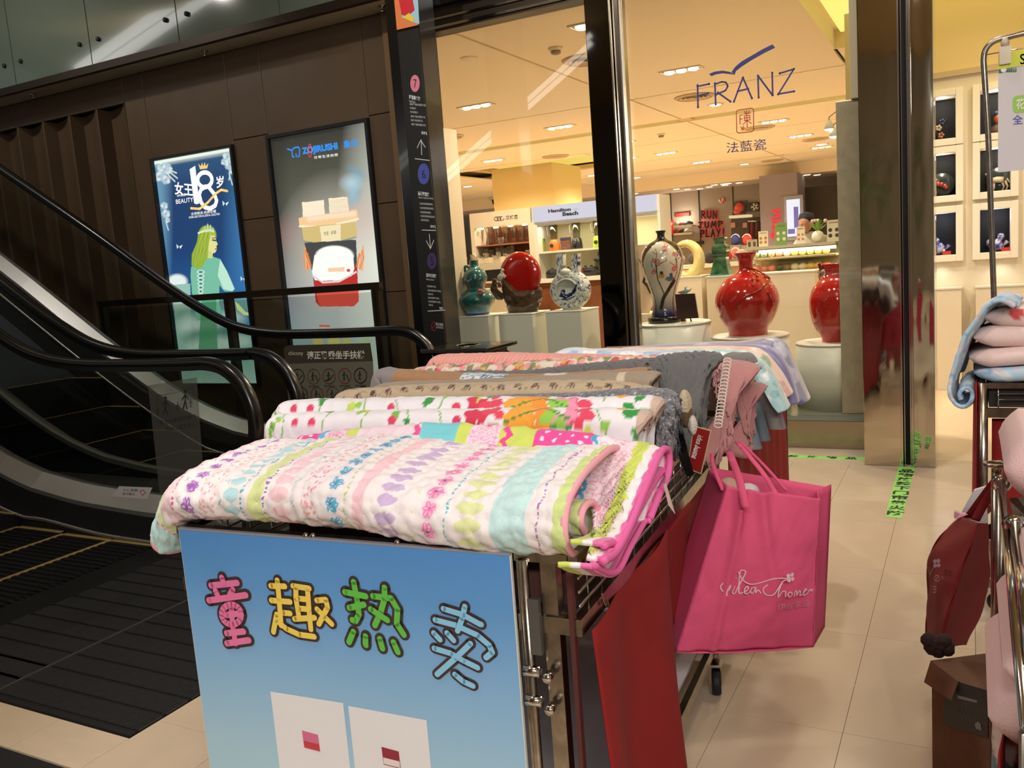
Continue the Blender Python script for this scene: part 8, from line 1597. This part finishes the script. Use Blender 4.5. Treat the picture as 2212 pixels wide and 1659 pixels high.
# blue blanket falling over the left edge, its end rolled
pb = [(2190, 668), (2160, 655), (2135, 668), (2112, 700), (2088, 735), (2070, 785), (2058, 820), (2053, 848), (2062, 868), (2078, 876), (2094, 866), (2098, 846), (2086, 836), (2074, 846), (2078, 858)]
cv = resample(np.array(cr1([atY(x, y, Y1-.01)[[0, 2]] for x, y in pb], 6)), .008); 
G = np.array([[np.array((x-.0+.04*b_*(1 if k < len(cv)*.6 else .6), Y1-.01+b_*.34, z+.012*math.sin(b_*9+k*.05))) for b_ in np.linspace(0, 1, 24)] for k, (x, z) in enumerate(cv)])
b0 = G.reshape(-1, 3); c0 = (b0.min(0)+b0.max(0))/2; c0[2] = b0[:, 2].min(); t = thing('draped_blanket', 'sky blue patterned blanket drooping over the left edge with a rolled end', 'blanket', c0, None)
build_sheet('cover', G, cloud, quilt_mat('blanket_print', .9, .3, 260), t, puff=.003, th=.014)
# wire sign stand with a poster
t = thing('poster_stand', 'bent metal tube stand holding a clipped yellow-topped price poster', 'sign stand', atY(2148, 660, 3.75), None)
q = [atY(x, y, 3.75) for x, y in ((2150, 720), (2147, 640), (2142, 500), (2135, 300), (2127, 170), (2125, 125), (2132, 103), (2150, 88), (2180, 80), (2212, 72), (2300, 52), (2420, 26))]
q += [q[-1]+(.30, 0, .005), q[-1]+(.36, 0, -.03), q[-1]+(.385, 0, -.12), (q[-1][0]+.39, 3.75, 1.6), (q[-1][0]+.39, 3.75, 1.19)]; f = MB(); f.tube(cr1(q, 5), .0105, 10); obj('tube', f, m_oldchrome, t)
PP = Plane((0, 3.74, 0), (1, 0, 0), (0, 0, 1)); x1 = PP.px(2156, 240)[0]
f = MB(); zt1, zb1 = PP.px(2156, 117)[1], PP.px(2160, 372)[1]; f.box(x1, x1+.55, 3.738, 3.741, zb1, zt1); obj('poster_sheet', f, mat('poster_paper', (206, 200, 202), .5), t)
f = MB(); zy = PP.px(2158, 150)[1]; f.box(x1, x1+.55, 3.736, 3.738, zy, zt1); obj('poster_header', f, mat('poster_lime', (206, 214, 60), .5), t)
z6 = lambda x, y: (2040+x/4.145, 60+y/4.145)
b = MB(); text(b, PP, 'S', z6(676, 238), z6(722, 232), z6(678, 332), .004, .01); obj('poster_letter', b, m_blackm, t)
f = MB(); [poly(f, PP, [(490+k*20, 400), (530+k*16, 345-k % 3*8), (520+k*18, 395)], .0035, z6) for k in range(8)]; poly(f, PP, [(484, 345), (520, 335), (545, 370), (520, 405), (486, 408)], .0034, z6); obj('leaf_picture', f, mat('poster_leaf', (44, 96, 74), .5), t)
f = MB(); poly(f, PP, [(530+26*math.cos(k*.7), 378+24*math.sin(k*.7)) for k in range(9)], .0038, z6); obj('white_dot', f, m_white, t)
f = MB(); poly(f, PP, [(612, 640), (625, 618), (650, 610), (800, 590), (800, 745), (640, 765), (618, 750), (612, 730)], .0034, z6); o = obj('pill', f, mat('poster_green', (150, 196, 70), .5), t); b = MB(); text(b, PP, '花', z6(640, 640), z6(716, 630), z6(644, 735), .005, .02); obj('pill_character', b, m_white, o)
b = MB(); text(b, PP, '全', z6(608, 785), z6(700, 778), z6(612, 866), .005); obj('poster_character', b, mat('poster_blue', (40, 70, 160), .5), t)
q = atY(2171, 108, 3.735); f = MB(); f.box(q[0]-.018, q[0]+.018, 3.725, 3.745, q[2]-.05, q[2]+.012); f.lathe([(.012, 0), (.015, .015), (.008, .03)], q+(0, 0, .012), seg=10); obj('clip', f, mat('clear_clip', (200, 185, 160), .15), t); f = MB(); f.tube([atY(2132, 118, 3.74), atY(2212, 104, 3.74), atY(2400, 70, 3.74)], .002, 5); obj('wire', f, m_chrome, t)
# nearer rack with chrome tubes, its red cloth, bag and boxes
zr = .93
A, B = atZ(2163, 1040, zr), atZ(2200, 1380, zr)
t = thing('chrome_rack', 'near chrome tube rack with ball ends, hung with dull patterned fabrics', 'rack', (A[0]+.1, (A[1]+B[1])/2, 0), None)
f = MB(); f.tube([A, B+(B-A)*.3], .009, 10); obj('rail', f, m_chrome, t)
A2, B2 = atZ(2192, 1130, zr+.02), atZ(2230, 1420, zr+.02); f = MB(); f.tube([A2, B2], .009, 10); obj('rail', f, m_chrome, t)
for p, r in ((A, .014), (A2, .016)): f = MB(); f.ball(p, r); f.lathe([(.016, -.004), (.022, 0), (.016, .004)], p+(0, 0, -.004), (0, -1, 0), 16); obj('ball_end', f, m_chrome, t)
p = atZ(2153, 1003, zr+.01); f = MB(); f.tube([p+(.026*math.cos(a), .02*math.sin(a), 0) for a in np.linspace(0, 6.28, 17)[:-1]], .005, 7, closed=True); f.tube([p+(0, .0, -.01), p+(0, 0, -.6)], .012, 8); obj('ring_post', f, m_oldchrome, t)
f = MB(); f.tube([(A[0], A[1], .05), A], .012, 8); obj('post', f, m_oldchrome, t); f = MB(); E1, E2 = B+(B-A)*.3, B2; [f.tube([(p[0], p[1], .03), tuple(p)], .010, 8) for p in (E1, E2)]; f.tube([E2, E2+(.5, 0, 0)], .009, 8); f.tube([A2, A2+(.5, 0, 0)], .009, 8); [f.tube([(p[0]+.5, p[1], .03), (p[0]+.5, p[1], p[2])], .010, 8) for p in (E2, A2)]; obj('post', f, m_oldchrome, t)
for k in range(7):
    a = (k+.5)/7; p = A+(B-A)*a*1.1; f = MB(); P = []
    for i in range(8): h = i/7; P.append([(p[0]+.016+.012*math.sin(9*h+k)+xx, p[1]+.016*math.sin(7*h+k+xx*60), p[2]-.02-.50*h) for xx in np.linspace(0, .12, 6)])
    f.sheet(np.array(P), .004); o = obj('fabric_sample', f, mat('sample_%d' % (k % 4), ((150, 140, 124), (96, 88, 80), (186, 172, 130), (120, 100, 96))[k % 4], .8, vary=.5, vscale=30)); tag(o, '%s patterned fabric hanging on the near chrome rack, %s from the front tip' % (('beige', 'dark grey', 'straw yellow', 'mauve-brown')[k % 4], ('first', 'second', 'third', 'fourth', 'fifth', 'sixth', 'seventh')[k]), 'fabric', 'fabric samples on the chrome rack')
# the red bag
zz9 = lambda x, y: (1990+x/2.4415, 980+y/2.4415)
pt = lambda x, y, Y: atY(*zz9(x, y), Y)
t = thing('shopping_bag', 'dark red shopping bag with clover logo hanging from the chrome rack', 'bag', pt(130, 1020, 2.75), 'shopping bags hung on the stalls')
mrb = mat('dark_red_nonwoven', (128, 22, 26), .75, bump=.2, bscale=600)
sL = [pt(205, 330, 2.95), pt(100, 440, 2.98), pt(35, 565, 3.0), pt(36, 720, 3.0), pt(28, 850, 3.0), pt(26, 950, 2.98)]
sM = [pt(300, 365, 2.62), pt(265, 480, 2.60), pt(215, 610, 2.60), pt(175, 740, 2.60), pt(130, 880, 2.60), pt(98, 1022, 2.62)]
sR = [pt(352, 372, 2.85), pt(358, 500, 2.85), pt(362, 620, 2.85), pt(345, 760, 2.84), pt(300, 880, 2.83), pt(240, 1010, 2.82)]
def skin3(a, b_, bulge): 
    rs = lambda q: (lambda d, s_: np.stack([np.interp(np.linspace(0, s_[-1], 60), s_, d[:, k]) for k in range(3)], 1))(np.array(cr1(q, 6)), arc(np.array(cr1(q, 6)))); a, b_ = rs(a), rs(b_); n = 60; nn = _n(np.cross(b_[n//2]-a[n//2], a[-1]-a[0])); nn = nn if nn@(CAM-a[0]) > 0 else -nn
    return np.array([[a[i]*(1-k)+b_[i]*k+nn*(bulge*math.sin(PI*k)*math.sin(PI*min(i/n+.1, 1))+.002*math.sin(i*.3+k*7)) for k in np.linspace(0, 1, 14)] for i in range(n)])
f = MB(); f.sheet(skin3(sL, sM, .006), .002); obj('front_panel', f, mrb, t); f = MB(); f.sheet(skin3(sM, sR, -.006), .002); obj('side_gusset', f, mrb, t)
sB = [p+np.array((.12, .2, 0)) for p in sL]; f = MB(); f.sheet(skin3(sL, sB, 0), .002); obj('back_panel', f, mrb, t)
f = MB(); q = [pt(225, 330, 2.9), pt(290, 240, 2.85), pt(345, 165, 2.8), pt(380, 120, 2.75)]; f.sheet(np.array([[p, p+(.035, .0, -.01)] for p in cr1(q, 5)]), .002); obj('strap', f, mrb, t)
f = MB(); q = [pt(262, 345, 2.7), pt(310, 255, 2.7), pt(352, 195, 2.68), pt(378, 140, 2.66)]; f.sheet(np.array([[p, p+(.022, .0, -.006)] for p in cr1(q, 5)]), .002); obj('strap', f, mrb, t)
class SkewPlane(Plane): pass
a0, a1, a2 = pt(36, 700, 2.97), pt(180, 700, 2.57), pt(36, 560, 2.97); dv_ = a1-a0; dv_[2] = 0; ex_ = _n(dv_); BPL = Plane(a0+_n(np.cross(ex_, (0, 0, 1)))*0, ex_, (0, 0, 1)); BPL.o = BPL.o+BPL.n*.022
b = MB()
for a in range(4): x, y = 86+13*math.cos(a*1.57+.7), 578+16*math.sin(a*1.57+.7); poly(b, BPL, [(x+10*math.cos(k*.785), y+11*math.sin(k*.785)) for k in range(8)], .002, zz9)
strokes(b, BPL, [[(70, 598), (50, 640), (44, 600)], [(88+14*math.cos(k*.7), 657+16*math.sin(k*.7)) for k in range(10)], [(80, 665), (98, 645)], [(112, 662), (116, 645), (122, 660)], [(58, 700), (58, 735)], [(66, 702), (82, 700), (80, 730), (66, 732)], [(66, 716), (84, 714)]], 1.8, .002, zz9); obj('bag_script', b, mat('bag_grey_ink', (190, 170, 180), .7), t)
f = MB(); f.pts([pt(175, 305, 2.9), pt(205, 318, 2.9), pt(245, 322, 2.88), pt(180, 345, 2.9), pt(172, 335, 2.9)], (.0, .02, 0)); o = obj('pink_tissue', f, mat('tissue_pink', (226, 170, 190), .8)); tag(o, 'pink tissue sticking out of the dark red bag', 'tissue')
f = MB(); f.pts([pt(210, 320, 3.0), pt(280, 195, 3.0), pt(345, 175, 3.0), pt(350, 365, 3.0), pt(295, 370, 3.0)], (0, .02, 0)); o = obj('white_parcel', f, m_paper); tag(o, 'white wrapping visible behind the strap of the dark red bag', 'parcel')
# cardboard boxes on the floor
t = thing('cardboard_box', 'tall brown cardboard box with a dark printed label under the dark red bag', 'box', pt(150, 1700, 2.35), None)
mcb = mat('cardboard', (120, 88, 64), .8, vary=.25, vscale=10)
bl_, br_ = pt(55, 1090, 2.45), pt(365, 1120, 2.25); dd = br_-bl_; dd[2] = 0; nb = _n(np.cross(dd, (0, 0, 1))); nb = nb if nb@(CAM-bl_) < 0 else -nb
f = MB(); f.obox((bl_[0], bl_[1], 0), dd, nb*.35, (0, 0, bl_[2])); obj('body', f, mcb, t)
f = MB(); f.pts([bl_, bl_+dd*.5, bl_+dd*.5+nb*(-.02)+(0, 0, -.05), bl_-nb*.02+(0, 0, -.06)], nb*-.003); obj('flap', f, mcb, t); f = MB(); f.pts([bl_+nb*.35, bl_+dd+nb*.35, bl_+dd+nb*.30+(0, 0, .10), bl_+nb*.30+(0, 0, .07)], nb*.004); obj('flap', f, mat('cardboard_light', (170, 132, 92), .8), t)
CB = Plane(bl_-nb*.002, dd, (0, 0, 1)); f = MB(); poly(f, CB, [(120, 1180), (357, 1250), (352, 1500), (130, 1430), (120, 1420)], .001, zz9); lb2 = obj('printed_label', f, mat('label_charcoal', (42, 40, 44), .4), t)
f = MB(); poly(f, CB, [(190, 1272), (300, 1300), (298, 1314), (195, 1290)], .002, zz9); poly(f, CB, [(286, 1425), (300, 1412), (318, 1425), (322, 1460), (292, 1450)], .002, zz9); obj('label_mark', f, mat('label_pale', (130, 130, 130), .5), lb2)
f = MB(); [strokes(f, CB, [[(190+k*22, 1370+k*5), (200+k*22, 1340+k*5), (210+k*22, 1375+k*4)]], 1.2, .002, zz9) for k in range(4)]; obj('label_sketch', f, mat('label_sketch_grey', (84, 84, 92), .5), lb2)
f = MB()
for k in range(7): f.ball(pt(40+k*16, 985+((k*37) % 60), 2.5), .022, n=5, seg=7)
o = obj('crumpled_ribbon', f, mat('dark_crumple', (52, 36, 34), .9, bump=.8)); tag(o, 'dark crumpled ribbon on the corner of the cardboard box', 'ribbon', None, 'stuff')
# rack cloth and the nearest blankets at the right edge
TZ = float(atY(2146, 1268+324, 1.47)[2]); x2 = atY(2138, 1600, 2.05)[0]; t = thing('side_table', 'red cloth covered stand at the right edge carrying the thick pink quilt', 'stand', (x2+.3, 2.2, 0), None)
obj('cloth_drape', drape(x2, x2+.02, 1.35, 2.05, .05, TZ, 40, .012, 30), m_redcloth, t); f = MB(); f.box(x2+.03, x2+.75, 1.35, 2.05, TZ-.04, TZ); obj('tabletop', f, m_wood, t); obj('cloth_drape', drape(x2, x2+.75, 1.34, 1.34, .05, TZ, 30, .012, 30), m_redcloth, t)
pkq = plain((228, 192, 186), .06); q = atZ(2166, 1068, .955); gq = 'thick pink quilts at the right edge'
slab('thick_quilt', 'thick pale pink quilt resting high on the chrome rack at the right edge', q[0], q[0]+.55, q[1]-.10, q[1]+.35, .955, 1.085, pkq, .008, 'quilt', gq, 1)
qa = [atY(2146, 1268+k*108, 1.47) for k in range(4)]
for k, lb_ in enumerate(('top', 'middle', 'bottom')): slab('thick_quilt', 'thick pale pink folded quilt, %s of the low pile at the right edge' % lb_, qa[k+1][0]-(.0, -.012, .008)[k]+(.022 if k == 0 else 0), qa[k+1][0]+.55, 1.44, 1.84, qa[k+1][2], qa[k][2], pkq, .008, 'quilt', gq, 2+k)
G = patch(atY(2152, 1560, 1.55), atY(2150, 1790, 1.5), atY(2420, 1790, 1.4), atY(2420, 1560, 1.45), 30, 30, lambda a, b_: np.array((0, -.02*math.sin(9*b_), 0)))
t = thing('draped_fabric', 'teal fabric with white blossoms hanging at the lower right corner', 'fabric', G.reshape(-1, 3).mean(0)-(0, 0, .15), None); build_sheet('cover', G[:, ::-1], roses((84, 120, 124), ((214, 190, 180),), 9, 4, .5), quilt_mat('blanket_print', .9, .3, 260), t, puff=.002)
